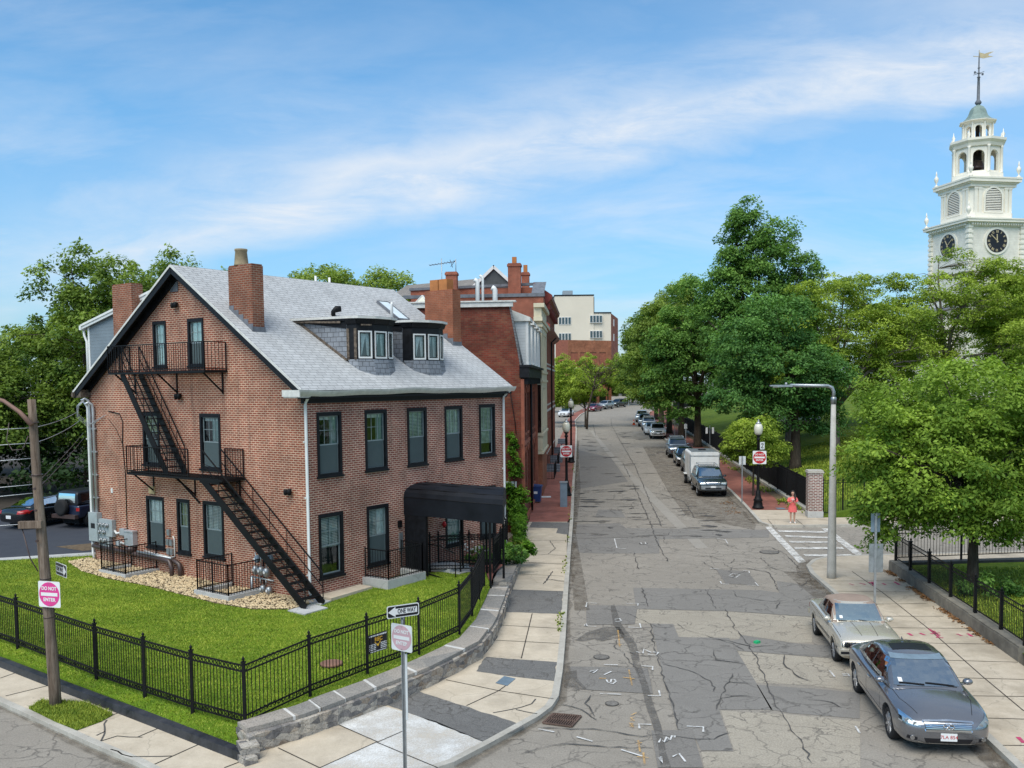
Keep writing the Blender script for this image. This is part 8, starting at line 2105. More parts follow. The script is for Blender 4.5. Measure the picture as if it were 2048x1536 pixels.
 def line(s, name, pts, axis, m, w=.012, off=.003, par=None, which=None):
  b = MB()
  for p, q in zip(pts[:-1], pts[1:]):
   d = Vector((q[0] - p[0], q[1] - p[1]));
   if d.length == 0: continue
   nrm = Vector((-d.y, d.x)).normalized() * w / 2; k = max(1, int(d.length / .12))
   s.patch(None, [(p[0] - nrm.x, p[1] - nrm.y), (q[0] - nrm.x, q[1] - nrm.y), (q[0] + nrm.x, q[1] + nrm.y), (p[0] + nrm.x, p[1] + nrm.y)], axis, m, off, (k, 1), which=which, build=False, b=b)
  return b.build(name, m, par or s.t) if b.f else None
 def mirror(s, x, z, m, yoff=.0):
  for sd in (-1, 1):
   b = MB(); y = sd * (s.sp['hw'] - .13 + yoff)
   b.bar((x, y - sd * .12, z - .03), (x + .02, y + sd * .08, z + .02), .06, .05)
   v = []
   for dx, sc in ((-.05, .82), (.0, 1.0), (.06, .9), (.1, .55)):
    for k in range(10): a = 2 * PI * k / 10; v.append((x + dx, y + sd * .13 + math.cos(a) * .105 * sc, z + .05 + math.sin(a) * .07 * sc))
   f = [(i * 10 + k, i * 10 + (k + 1) % 10, (i + 1) * 10 + (k + 1) % 10, (i + 1) * 10 + k) for i in range(3) for k in range(10)] + [tuple(range(10))[::-1], tuple(range(30, 40))]
   b.add(v, f, True); b.build('wing_mirror', m, s.t)
 def plate(s, x, z, text, w=.31, h=.155, front=True, tilt=0.0, col='sign_white', tcol='sign_red', y=0.0):
  d = 1 if front else -1
  hh = s.hit((6 * d, y, z), (-d, 0, 0), 'body'); x = (hh[0].x + d * .02) if hh else x
  b = MB(); b.box(x - .006, x + .006, y - w / 2, y + w / 2, z - h / 2, z + h / 2); p = b.build('licence_plate', M[col], s.t)
  if text:
   o = lettering(text, h * .62, M[tcol], p); o.location = (x + d * .008, y - d * 0, z - .03 * 0); o.rotation_euler = (PI / 2, 0, d * PI / 2)
  return p
def lettering(text, size, m, parent, sx=1.0, name='lettering', bold=0.0, align='CENTER'):
 c = bpy.data.curves.new(name, 'FONT'); c.body = text; c.size = size; c.align_x = align; c.align_y = 'CENTER'; c.extrude = .0015; c.offset = bold
 o = bpy.data.objects.new('text', c); COL.objects.link(o)
 me = applied(o); bpy.data.objects.remove(o); bpy.data.curves.remove(c)
 me.materials.clear(); me.materials.append(m); me.name = name
 o = bpy.data.objects.new(name, me); COL.objects.link(o); o.parent = parent; o.scale = (sx, 1, 1)
 return o
def head(f): return math.atan2(f[1], f[0])
SEDAN = dict(r=.335, hw=.90, axles=(1.48, -1.42), spokes=7, tw=.235,
 body=[(2.47, .45, .40, .55, .57), (2.43, .70, .27, .66, .70), (2.30, .84, .21, .74, .79), (1.95, .905, .20, .84, .90), (1.48, .925, .20, .89, .96), (.98, .925, .20, .925, 1.0), (.4, .925, .20, .95, .98), (-.3, .925, .20, .965, .98), (-.9, .925, .20, .985, .99), (-1.42, .92, .21, 1.0, 1.02), (-1.85, .905, .23, .99, 1.07), (-2.2, .86, .28, .95, 1.07), (-2.40, .74, .36, .88, 1.0), (-2.47, .5, .46, .78, .86)],
 cabin=[(1.22, .70, .90, .66, .94, .01), (1.05, .78, .92, .72, 1.02, .01), (.70, .80, .93, .68, 1.22, .015), (.30, .81, .94, .635, 1.41, .025), (.05, .82, .94, .615, 1.465, .03), (-.4, .82, .94, .60, 1.48, .03), (-.85, .82, .94, .59, 1.45, .03), (-1.2, .80, .95, .60, 1.34, .03), (-1.6, .77, .96, .62, 1.16, .02), (-1.95, .70, .97, .60, 1.04, .01)])
def sedan_glass(c, tint='car_glass', dark='dark_glass', band=True):
 ws = c.patch('windshield', [(-.66, 1.0), (.66, 1.0), (.545, 1.435), (-.545, 1.435)], 'front', M[tint], .008, (12, 8), which='cab')
 c.patch('rear_window', [(-.58, 1.10), (.58, 1.10), (.50, 1.40), (-.50, 1.40)], 'rear', M[dark], .006, (10, 5), which='cab')
 for ax in ('left', 'right'):
  c.patch('side_window', [(.82, 1.0), (-.18, 1.02), (-.18, 1.40), (.36, 1.38)], ax, M[dark], .006, (8, 5), which='cab')
  c.patch('side_window', [(-.26, 1.02), (-1.12, 1.05), (-.98, 1.33), (-.26, 1.40)], ax, M[dark], .006, (8, 5), which='cab')
  c.patch('quarter_window', [(-1.17, 1.06), (-1.5, 1.10), (-1.36, 1.2), (-1.05, 1.32)], ax, M[dark], .006, (4, 4), which='cab')
 b = MB()
 for sd in (-1, 1): b.cbox((.35, sd * .36, 1.0), .12, .42, .36); b.cbox((.30, sd * .36, 1.22), .08, .24, .16)
 b.cbox((.95, 0, .97), .3, 1.2, .08); b.build('interior', M['interior_dark'], c.t)
 return ws
# --- silver grey saloon in the foreground
silver = paint_mat('silver_grey_paint', (.215, .216, .230), .7, .16, .25, 1.0)
f = Vector((-.127, -.992)); ctr = Vector((8.1, 20.39)) + Vector((.992, -.127)) * .79
c = Car('parked_car', 'silver grey saloon with a dark sunroof parked in the right foreground', 'car', (ctr.x, ctr.y, 0), head(f), silver, SEDAN)
ws = sedan_glass(c)
# glass seen over a light dash, so the shield reads pale
c.patch('sun_band', [(-.552, 1.37), (.552, 1.37), (.545, 1.435), (-.545, 1.435)], 'front', M['blue_grey'], .012, (10, 2), which='cab')
c.patch('sunroof', [(.02, -.42), (.02, .42), (-.42, .40), (-.42, -.40)], 'top', M['sign_black'], .008, (6, 6), which='cab')
b = MB(); b.add([(-.75, -.03, 1.50), (-.6, 0, 1.50), (-.75, .03, 1.50), (-.8, 0, 1.56)], [(0, 1, 3), (1, 2, 3), (2, 0, 3)]); b.build('roof_aerial', silver, c.t)
for sd in (-1, 1):
 h = c.patch('headlight', [(sd * .50, .60), (sd * .86, .64), (sd * .83, .80), (sd * .62, .71)], 'front', M['headlamp'], .010, (8, 5), which='body')
 c.patch('reflector', [(sd * .52, .615), (sd * .84, .65), (sd * .80, .77), (sd * .63, .70)], 'front', M['grey_box'], .004, (6, 4), par=h, which='body')
 for (yy, zz, r) in ((.62, .655, .04), (.75, .69, .045)):
  hh = c.hit((6, sd * yy, zz), (-1, 0, 0), 'body')
  if hh: b = MB(); b.tube([hh[0] + Vector((-.02, 0, 0)), hh[0] + Vector((.012, 0, 0))], r, 12); b.build('lamp', M['galv'], h)
 fl = c.patch('fog_light', [(sd * .58, .335), (sd * .76, .35), (sd * .75, .42), (sd * .58, .40)], 'front', M['sign_black'], .006, (6, 3), which='body')
 hh = c.hit((6, sd * .67, .385), (-1, 0, 0), 'body'); b = MB(); b.tube([hh[0], hh[0] + Vector((.02, 0, 0))], .045, 12); b.build('lamp', M['chrome'], fl)
 c.patch('taillight', [(sd * .55, .75), (sd * .86, .78), (sd * .84, .92), (sd * .6, .9)], 'rear', M['taillight'], .008, (6, 4), which='body')
gr = c.patch('grille', [(-.42, .54), (.42, .54), (.46, .70), (-.46, .70)], 'front', M['sign_black'], .006, (10, 4), which='body')
for k in range(5): c.line('grille_bar', [(-.42 - .007 * k, .56 + .03 * k), (.42 + .007 * k, .56 + .03 * k)], 'front', M['chrome'], .019, .018, par=gr, which='body')
c.line('grille_surround', [(-.43, .535), (.43, .535), (.475, .71), (0, .73), (-.475, .71), (-.43, .535)], 'front', M['chrome'], .025, .014, par=gr, which='body')
hh = c.hit((6, 0, .63), (-1, 0, 0), 'body')[0]; b = MB()
for k in range(20):
 a0, a1 = 2 * PI * k / 20, 2 * PI * (k + 1) / 20
 if 4 <= k < 6: continue
 b.bar((hh.x + .03, .10 * math.cos(a0), .63 + .055 * math.sin(a0)), (hh.x + .03, .10 * math.cos(a1), .63 + .055 * math.sin(a1)), .018, .02, up=(1, 0, 0))
b.bar((hh.x + .03, -.05, .585), (hh.x + .03, .0, .64), .02, .02, up=(1, 0, 0)); b.bar((hh.x + .03, .05, .585), (hh.x + .03, .0, .64), .02, .02, up=(1, 0, 0)); b.build('badge', M['chrome'], gr)
c.patch('air_intake', [(-.42, .30), (.42, .30), (.46, .39), (-.46, .39)], 'front', M['sign_black'], .005, (8, 3), which='body')
c.line('bumper_lip', [(-.56, .31), (-.42, .275), (.42, .275), (.56, .31)], 'front', M['chrome'], .02, .008, which='body')
c.plate(2.4, .43, '7LA 854')
c.mirror(.84, 1.0, silver)
for ax in ('left', 'right'):
 c.line('door_seam', [(.90, .40), (.92, .92)], ax, M['dark'], .012, .002, which='body'); c.line('door_seam', [(-.22, .28), (-.22, .93)], ax, M['dark'], .012, .002, which='body'); c.line('door_seam', [(-1.0, .5), (-1.15, .94)], ax, M['dark'], .012, .002, which='body')
 c.line('side_moulding', [(1.0, .42), (-.95, .44)], ax, M['chrome'], .03, .008, which='body'); c.line('window_trim', [(.9, .985), (-.2, 1.005), (-1.5, 1.085), (-1.3, 1.27), (-.95, 1.385), (-.2, 1.43), (.35, 1.405), (.9, .985)], ax, M['chrome'], .018, .008, which='cab')
 for x in (.0, -.86):
  hh = c.hit((x, 5 if ax == 'left' else -5, .84), (0, -1 if ax == 'left' else 1, 0), 'body')[0]; sd = 1 if ax == 'left' else -1; b = MB(); b.bar((x - .1, hh.y + sd * .02, .845), (x + .1, hh.y + sd * .02, .85), .025, .03); b.build('door_handle', M['chrome'], c.t)
c.line('bonnet_seam', [(1.02, -.72), (1.6, -.70), (2.2, -.52)], 'top', M['dark'], .012, .002, which='body'); c.line('bonnet_seam', [(1.02, .72), (1.6, .70), (2.2, .52)], 'top', M['dark'], .012, .002, which='body')
c.line('wiper', [(1.08, .55), (1.03, -.02)], 'top', M['black'], .03, .02); c.line('wiper', [(1.08, -.05), (1.02, -.55)], 'top', M['black'], .03, .02)
c.patch('sticker', [(-.55, 1.05), (-.47, 1.05), (-.47, 1.11), (-.55, 1.11)], 'front', M['sign_white'], .012, (2, 2), which='cab')
# --- beige convertible with a tan soft top
champagne = paint_mat('champagne_paint', (.56, .515, .43), .35, .18, .2, .9)
CONV = dict(r=.30, hw=.825, axles=(1.36, -1.21), spokes=11, tw=.2,
 body=[(2.14, .68, .46, .62, .64), (2.12, .76, .30, .68, .71), (2.05, .79, .24, .76, .80), (1.85, .82, .22, .82, .86), (1.36, .825, .21, .86, .92), (.85, .825, .21, .885, .95), (.3, .825, .21, .90, .92), (-.4, .825, .21, .91, .92), (-1.0, .825, .21, .92, .93), (-1.35, .825, .22, .925, .94), (-1.75, .82, .25, .92, .95), (-2.05, .80, .30, .90, .93), (-2.14, .76, .40, .84, .87), (-2.17, .66, .48, .74, .76)],
 cabin=[(.80, .66, .84, .64, .90, .01), (.72, .72, .85, .66, .98, .01), (.50, .73, .86, .63, 1.14, .01), (.26, .735, .87, .59, 1.30, .02), (.12, .74, .87, .58, 1.335, .03), (-.3, .74, .87, .58, 1.36, .04), (-.75, .74, .87, .58, 1.34, .04), (-1.0, .72, .88, .56, 1.22, .04), (-1.18, .70, .88, .56, 1.06, .02), (-1.32, .64, .88, .54, .95, .01)], roof_mat=M['canvas_tan'])
f = Vector((-.126, -.992)); ctr = Vector((8.815, 25.7)) + Vector((.992, -.126)) * .70
c = Car('parked_car', 'beige boxy convertible with a tan soft top parked behind the silver saloon', 'car', (ctr.x, ctr.y - .05, 0), head(f), champagne, CONV)
c.patch('windshield_frame', [(-.665, .90), (.665, .90), (.60, 1.335), (-.60, 1.335)], 'front', champagne, .006, (12, 8), which='cab')
c.patch('windshield', [(-.60, .945), (.60, .945), (.535, 1.29), (-.535, 1.29)], 'front', M['sky_glass'] if 'sky_glass' in M else M['car_glass'], .014, (12, 6), which='cab')
b = MB()
for sd in (-1, 1): b.cbox((-.05, sd * .34, .98), .12, .42, .34); b.cbox((-.08, sd * .34, 1.2), .08, .22, .14)
b.cbox((.62, 0, .9), .3, 1.1, .06); b.build('interior', M['interior'], c.t)
for ax in ('left', 'right'):
 c.patch('side_window', [(.56, .93), (-.18, .94), (-.18, 1.28), (.24, 1.26)], ax, M['dark_glass'], .006, (8, 5), which='cab')
 c.patch('side_window', [(-.23, .94), (-.86, .95), (-.72, 1.22), (-.23, 1.28)], ax, M['dark_glass'], .006, (8, 5), which='cab')
 c.line('door_seam', [(.74, .35), (.76, .88)], ax, M['dark'], .012, .002, which='body'); c.line('door_seam', [(-.42, .35), (-.42, .9)], ax, M['dark'], .012, .002, which='body')
 c.line('side_moulding', [(2.0, .50), (1.72, .50)], ax, M['sign_black'], .05, .012, which='body'); c.line('side_moulding', [(.98, .50), (-.84, .50)], ax, M['sign_black'], .05, .012, which='body'); c.line('side_moulding', [(.98, .52), (-.84, .52)], ax, M['chrome'], .012, .018, which='body')
 c.line('belt_line', [(.8, .80), (-1.9, .84)], ax, M['dark'], .01, .002, which='body')
 for ax0 in (1.36, -1.21):
  pts = [(ax0 + .375 * math.cos(t), .31 + .375 * math.sin(t)) for t in [PI * k / 10 for k in range(11)]]; c.line('arch_trim', pts, ax, champagne, .05, .014, which='body')
gr = c.patch('front_panel', [(-.74, .58), (.74, .58), (.74, .71), (-.74, .71)], 'front', M['sign_black'], .006, (14, 3), which='body')
for sd in (-1, 1):
 h = None
 for yy in (.62, .42):
  hh = c.hit((6, sd * yy, .645), (-1, 0, 0), 'body')[0]; b = MB(); b.tube([hh + Vector((-.03, 0, 0)), hh + Vector((.025, 0, 0))], .075, 16); hl = b.build('headlight', M['chrome'], c.t)
  b = MB(); b.disc(hh + Vector((.027, 0, 0)), (1, 0, 0), .062, 16); b.build('lens', M['headlamp'], hl)
 c.patch('indicator', [(sd * .52, .42), (sd * .74, .42), (sd * .74, .48), (sd * .52, .48)], 'front', M['amber'], .012, (4, 2), which='body'); c.patch('taillight', [(sd * .45, .62), (sd * .78, .62), (sd * .78, .76), (sd * .45, .76)], 'rear', M['taillight'], .01, (4, 2), which='body')
b = MB(); b.box(2.12, 2.24, -.8, .8, .40, .54); b.box(1.9, 2.14, -.82, -.78, .41, .53); b.box(1.9, 2.14, .78, .82, .41, .53); b.box(-2.3, -2.14, -.8, .8, .42, .56); b.build('bumper', champagne, c.t)
b = MB(); b.box(2.238, 2.25, -.8, .8, .44, .50); b.build('bumper_strip', M['sign_black'], c.t)
c.mirror(.62, .92, champagne); c.line('bonnet_seam', [(.82, -.25), (1.9, -.2)], 'top', M['dark'], .012, .002, which='body'); c.line('bonnet_seam', [(.82, .25), (1.9, .2)], 'top', M['dark'], .012, .002, which='body'); c.line('bonnet_seam', [(.82, -.74), (2.0, -.73)], 'top', M['dark'], .012, .002, which='body')
c.line('wiper', [(.80, .52), (.76, -.02)], 'top', M['black'], .03, .02); c.line('wiper', [(.80, -.05), (.76, -.55)], 'top', M['black'], .03, .02)
c.patch('sticker', [(-.5, .98), (-.42, .98), (-.42, 1.04), (-.5, 1.04)], 'front', M['sign_white'], .02, (2, 2), which='cab')
# --- sport utility cars
SUV = dict(r=.38, hw=.935, axles=(1.40, -1.39), spokes=6, tw=.26,
 body=[(2.39, .62, .46, .74, .78), (2.36, .82, .38, .86, .92), (2.22, .90, .34, .98, 1.03), (1.85, .925, .33, 1.05, 1.09), (1.4, .935, .33, 1.08, 1.13), (.95, .935, .33, 1.10, 1.15), (.3, .935, .33, 1.12, 1.13), (-.6, .935, .33, 1.13, 1.14), (-1.39, .935, .33, 1.14, 1.15), (-2.0, .93, .35, 1.14, 1.15), (-2.3, .90, .38, 1.12, 1.13), (-2.4, .80, .46, 1.0, 1.02)],
 cabin=[(1.10, .74, 1.04, .70, 1.10, .01), (.98, .82, 1.06, .76, 1.20, .01), (.72, .84, 1.06, .74, 1.42, .015), (.40, .85, 1.07, .71, 1.63, .03), (.15, .86, 1.07, .70, 1.70, .035), (-.6, .86, 1.07, .70, 1.73, .035), (-1.5, .86, 1.07, .70, 1.72, .03), (-2.0, .85, 1.07, .69, 1.68, .03), (-2.25, .82, 1.07, .69, 1.45, .02), (-2.36, .78, 1.07, .70, 1.18, .01)])
def suv(label, loc, f, paint, plate=None, rack=True, bumper='galv', group=None, name='parked_car', lod=0):
 c = Car(name, label, 'car', (loc[0], loc[1], sz(loc[1])), head(f), paint, SUV, group)
 c.patch('windshield', [(-.70, 1.19), (.70, 1.19), (.63, 1.63), (-.63, 1.63)], 'front', M['dark_glass'] if lod else M['car_glass'], .008, (10, 6), which='cab')
 b = MB()
 for sd in (-1, 1): b.cbox((.2, sd * .38, 1.18), .12, .44, .4); b.cbox((.15, sd * .38, 1.44), .08, .26, .16)
 b.cbox((.85, 0, 1.13), .3, 1.3, .06); b.build('interior', M['interior_dark'], c.t)
 c.patch('rear_window', [(-.62, 1.2), (.62, 1.2), (.58, 1.6), (-.58, 1.6)], 'rear', M['dark_glass'], .006, (8, 4), which='cab')
 for ax in ('left', 'right'):
  for q in ([(.80, 1.17), (-.12, 1.18), (-.12, 1.62), (.42, 1.60)], [(-.20, 1.18), (-1.05, 1.18), (-1.05, 1.62), (-.20, 1.62)], [(-1.15, 1.18), (-2.0, 1.19), (-1.92, 1.58), (-1.15, 1.61)]): c.patch('side_window', q, ax, M['dark_glass'], .006, (6, 4), which='cab')
  c.line('door_seam', [(.85, .48), (.87, 1.1)], ax, M['dark'], .014, .002, which='body'); c.line('door_seam', [(-.16, .48), (-.16, 1.1)], ax, M['dark'], .014, .002, which='body')
  c.line('side_cladding', [(.95, .52), (-.95, .52)], ax, M[bumper], .1, .012, which='body')
 for sd in (-1, 1):
  h = c.patch('headlight', [(sd * .48, .80), (sd * .86, .80), (sd * .86, .96), (sd * .50, .93)], 'front', M['headlamp'], .014, (6, 4), which='body'); c.patch('reflector', [(sd * .49, .81), (sd * .85, .81), (sd * .85, .95), (sd * .51, .92)], 'front', M['sign_white'], .006, (6, 4), par=h, which='body')
  c.patch('taillight', [(sd * .68, .85), (sd * .88, .85), (sd * .86, 1.1), (sd * .72, 1.1)], 'rear', M['taillight'], .008, (4, 4), which='body')
 gr = c.patch('grille', [(-.42, .78), (.42, .78), (.46, .94), (-.46, .94)], 'front', M['sign_black'], .008, (8, 3), which='body')
 for z in (.81, .86, .91): c.line('grille_bar', [(-.42, z), (.42, z)], 'front', M['chrome'], .022, .02, par=gr, which='body')
 c.patch('bumper', [(-.86, .50), (.86, .50), (.86, .73), (-.86, .73)], 'front', M[bumper], .02, (12, 3), which='body'); c.patch('air_intake', [(-.5, .52), (.5, .52), (.5, .60), (-.5, .60)], 'front', M['sign_black'], .028, (6, 2), which='body')
 if plate is not None: c.plate(2.4, .62, plate)
 if rack:
  b = MB()
  for sd in (-1, 1): b.tube([(.1, sd * .58, 1.75), (.0, sd * .58, 1.82), (-1.6, sd * .58, 1.84), (-1.75, sd * .58, 1.76)], .025, 6)
  for x in (-.2, -1.4): b.bar((x, -.58, 1.83), (x, .58, 1.83), .05, .03)
  b.build('roof_rack', M['galv'], c.t)
 c.mirror(.80, 1.15, paint)
 return c
navy = paint_mat('dark_blue_grey_paint', (.035, .050, .062), .4, .22, .2, .8); blackp = paint_mat('black_car_paint', (.008, .009, .011), .2, .2, .1, .8); greyp = paint_mat('dark_grey_car_paint', (.055, .058, .062), .5, .25, .1, .7)
whitep = paint_mat('white_car_paint', (.66, .67, .68), .0, .25, .05, .6); silv2 = paint_mat('bright_silver_paint', (.44, .45, .46), .7, .28, .1, .6); redp = paint_mat('dark_red_car_paint', (.22, .012, .035), .3, .25, .1, .7); bluep = paint_mat('slate_blue_paint', (.12, .15, .19), .4, .28, .1, .6)
suv('dark blue grey off-road car with roof rack parked ahead of the white trailer', (12.7, 59.55), (-.082, -.997), navy, '')
suv('dark grey car half hidden behind the white trailer', (14.05, 70.9), (-.1, -.995), greyp, '', False, 'dark_pipe', lod=1)
# black low car behind it
def saloon(label, loc, f, paint, group=None, z=None, name='parked_car', plate_rear=None):
 c = Car(name, label, 'car', (loc[0], loc[1], sz(loc[1]) if z is None else z), head(f), paint, SEDAN, group)
 sedan_glass(c, 'dark_glass')
 for sd in (-1, 1):
  h = c.patch('headlight', [(sd * .50, .60), (sd * .86, .64), (sd * .83, .80), (sd * .62, .71)], 'front', M['sign_white'], .008, (6, 4), which='body')
  c.patch('taillight', [(sd * .50, .76), (sd * .87, .78), (sd * .87, .95), (sd * .52, .90)], 'rear', M['taillight'], .008, (6, 4), which='body'); c.patch('taillight', [(-1.95, .84), (-2.3, .82), (-2.34, .92), (-2.1, .96)], 'left' if sd > 0 else 'right', M['taillight'], .008, (6, 3), which='body')
 c.patch('grille', [(-.42, .44), (.42, .44), (.46, .66), (-.46, .66)], 'front', M['sign_black'], .006, (8, 3), which='body')
 c.plate(2.4, .5, ''); c.plate(-2.4, .62 if plate_rear is None else .7, '', front=False)
 c.mirror(.84, 1.0, paint)
 for ax in ('left', 'right'):
  c.line('door_seam', [(.90, .40), (.92, .92)], ax, M['dark'], .012, .002, which='body'); c.line('door_seam', [(-.22, .28), (-.22, .93)], ax, M['dark'], .012, .002, which='body')
  c.line('window_trim', [(.9, .985), (-.2, 1.005), (-1.5, 1.085), (-1.3, 1.27), (-.95, 1.385), (-.2, 1.43), (.35, 1.405), (.9, .985)], ax, M['chrome'], .02, .008, which='cab')
 return c
saloon('low black saloon third from the trailer in the right hand row', (14.55, 77.3), (-.095, -.995), blackp)
suv('slate blue car with a roof rack, last before the gap in the row', (15.15, 84.6), (-.1, -.995), bluep, '', True, 'dark_pipe', lod=1)
suv('white faced car first after the gap in the right hand row', (16.9, 107.0), (-.12, -.99), whitep, '', False, 'chrome', lod=1)
saloon('low white saloon tucked behind the white faced car', (17.15, 113.3), (-.1, -.995), whitep)
suv('silver car with a roof rack beyond the white saloon', (17.95, 121.0), (-.1, -.995), silv2, '', True, 'dark_pipe', lod=1)
suv('blue silver car with a ladder rack beside the orange traffic cone', (18.6, 129.0), (-.12, -.99), bluep, '', True, 'galv', lod=1)
suv('light grey van like car farthest in the right hand row', (19.6, 139.0), (-.15, -.985), silv2, '', False, 'galv', lod=1)
saloon('dark red car at the far bend of the street', (15.6, 174.5), (-.45, -.893), redp)
suv('silver car behind the red one at the far bend', (18.6, 183), (-.5, -.866), silv2, '', False, 'dark_pipe', lod=1)
suv('grey off-road car third in line at the far bend', (22.0, 191), (-.6, -.8), greyp, '', True, 'dark_pipe', lod=1)
pc = suv('pale car glimpsed through the trees beside the church', (29.6, 96.0), (.98, .2), silv2, '', False, 'galv', lod=1); pc.t.location.z = hill_z(29.6, 96)
saloon('black saloon with a red tail light in the car park left of the house', (-23.3, 46.3), (.36, .933), blackp, z=lotz(-23, 45.6))
saloon('pale car parked beyond the far left pavement', (9.2, 156), (-.3, -.95), whitep)
# off-road car with a spare wheel on its back
JEEP = dict(SUV); JEEP['body'] = [(2.0, .60, .50, .95, .98), (1.95, .72, .46, 1.05, 1.08), (1.6, .76, .46, 1.10, 1.12), (1.0, .80, .46, 1.14, 1.15), (.6, .84, .46, 1.14, 1.15), (-.5, .85, .46, 1.14, 1.15), (-1.5, .85, .46, 1.14, 1.15), (-1.95, .85, .46, 1.14, 1.15), (-2.0, .82, .50, 1.10, 1.12)]
JEEP['cabin'] = [(.62, .74, 1.1, .72, 1.16, .0), (.55, .77, 1.1, .73, 1.4, .01), (.36, .78, 1.1, .70, 1.76, .02), (.1, .79, 1.1, .69, 1.80, .02), (-1.0, .79, 1.1, .69, 1.82, .02), (-1.85, .79, 1.1, .69, 1.80, .02), (-1.94, .78, 1.1, .69, 1.72, .02), (-1.98, .76, 1.1, .70, 1.2, .0)]; JEEP['axles'] = (1.2, -1.2); JEEP['r'] = .4; JEEP['hw'] = .86; JEEP['roof_mat'] = M['sign_black']
c = Car('parked_car', 'dark blue off-road car with a spare wheel on its tailgate beside the house', 'car', (-20.75, 46.2, lotz(-20, 46)), head((.42, .9)), paint_mat('navy_car_paint', (.012, .02, .05), .3, .3, .1, .7), JEEP)
c.patch('rear_window', [(-.58, 1.25), (.58, 1.25), (.55, 1.68), (-.55, 1.68)], 'rear', M['dark_glass'], .006, (6, 4), which='cab')
for ax in ('left', 'right'):
 for q in ([(.35, 1.2), (-.5, 1.2), (-.5, 1.68), (.2, 1.66)], [(-.6, 1.2), (-1.75, 1.2), (-1.75, 1.66), (-.6, 1.68)]): c.patch('side_window', q, ax, M['dark_glass'], .006, (6, 4), which='cab')
for sd in (-1, 1): c.patch('taillight', [(sd * .66, .86), (sd * .82, .86), (sd * .82, 1.02), (sd * .66, 1.02)], 'rear', M['taillight'], .015, (3, 3), which='body')
b = MB(); b.box(-2.2, -2.0, -.8, .8, .5, .68); b.build('bumper', M['dark_pipe'], c.t)
def vwheel(cx, cy, cz, r, w, par):
 def lat(prof, m, name, p):
  b = MB(); b.lathe((0, 0, 0), prof, 22); b.v = [(cx - v[2], cy + v[0], cz + v[1]) for v in b.v]; return b.build(name, m, p)
 ty = lat([(r * .5, -w / 2), (r * .9, -w / 2), (r, -w * .3), (r, w * .3), (r * .9, w / 2), (r * .62, w / 2)], M['rubber'], 'spare_wheel', par); lat([(r * .62, w * .3), (r * .62, w * .45), (r * .5, w * .3), (r * .1, w * .35)], M['alloy'], 'rim', ty)
vwheel(-2.15, -.05 + .2, 1.02, .40, .24, c.t)
# --- white box trailer
t = thing('box_trailer', 'white enclosed cargo trailer with a grey roof behind the dark off-road car', 'trailer', (13.25, 64.3, sz(64.3)), head((-.09, -.996)))
def rbox(b, x0, x1, y0, y1, z0, z1, r):
 pr = [(y0, z0), (y1, z0)] + [(y1 - r + r * math.cos(a), z1 - r + r * math.sin(a)) for a in [PI / 2 * k / 5 for k in range(6)]] + [(y0 + r - r * math.sin(a), z1 - r + r * math.cos(a)) for a in [PI / 2 * k / 5 for k in range(6)]]
 n = len(pr); v = [(x, p[0], p[1]) for x in (x0, x1) for p in pr]; b.add(v, [tuple(range(n))[::-1], tuple(range(n, 2 * n))]); b.add(v, [(i, (i + 1) % n, n + (i + 1) % n, n + i) for i in range(n)])
b = MB(); rbox(b, -1.75, 1.75, -1.0, 1.0, .5, 2.35, .16); b.build('box_body', M['white'], t)
b = MB(); b.box(-1.66, 1.66, -.86, .86, 2.352, 2.365); rv = b.build('roof_sheet', M['galv'], t); b = MB(); b.box(-.25, .25, -.25, .25, 2.366, 2.44); b.build('vent', M['sign_black'], rv)
b = MB(); b.box(1.752, 1.77, -.96, .96, .52, .64); b.box(-1.76, 1.76, -1.015, -1.002, .50, .62); b.box(-1.76, 1.76, 1.002, 1.015, .50, .62); b.box(-1.76, 1.765, -1.01, 1.01, .42, .495)
for y in (-.97, .97): b.box(1.752, 1.765, y - .03, y + .03, .64, 2.2)
b.box(1.752, 1.764, -.95, .95, 2.06, 2.12); b.build('trim', M['galv'], t)
b = MB(); b.box(-.2, .55, -1.012, -1.002, .7, 2.1); b.build('side_door', M['white_old'], t)
for sd in (-1, 1):
 b = MB(); b.lathe((0, 0, 0), [(.18, -.1), (.32, -.1), (.34, 0), (.32, .1), (.18, .1)], 20); b.v = [(-.3 + v[0], sd * (1.08 + v[2]), .34 + v[1]) for v in b.v]; w = b.build('wheel', M['rubber'], t)
 b = MB(); b.tube([(-.3, sd * 1.1, .34), (-.3, sd * 1.19, .34)], .17, 14); b.build('rim', M['alloy'], w)
 b = MB(); b.box(-.75, .15, sd * 1.02, sd * 1.22, .70, .74); b.build('mudguard', M['white'], t)
b = MB(); b.bar((1.7, .5, .45), (2.5, 0, .45), .08, .08); b.bar((1.7, -.5, .45), (2.5, 0, .45), .08, .08); b.build('drawbar', M['dark_pipe'], t)
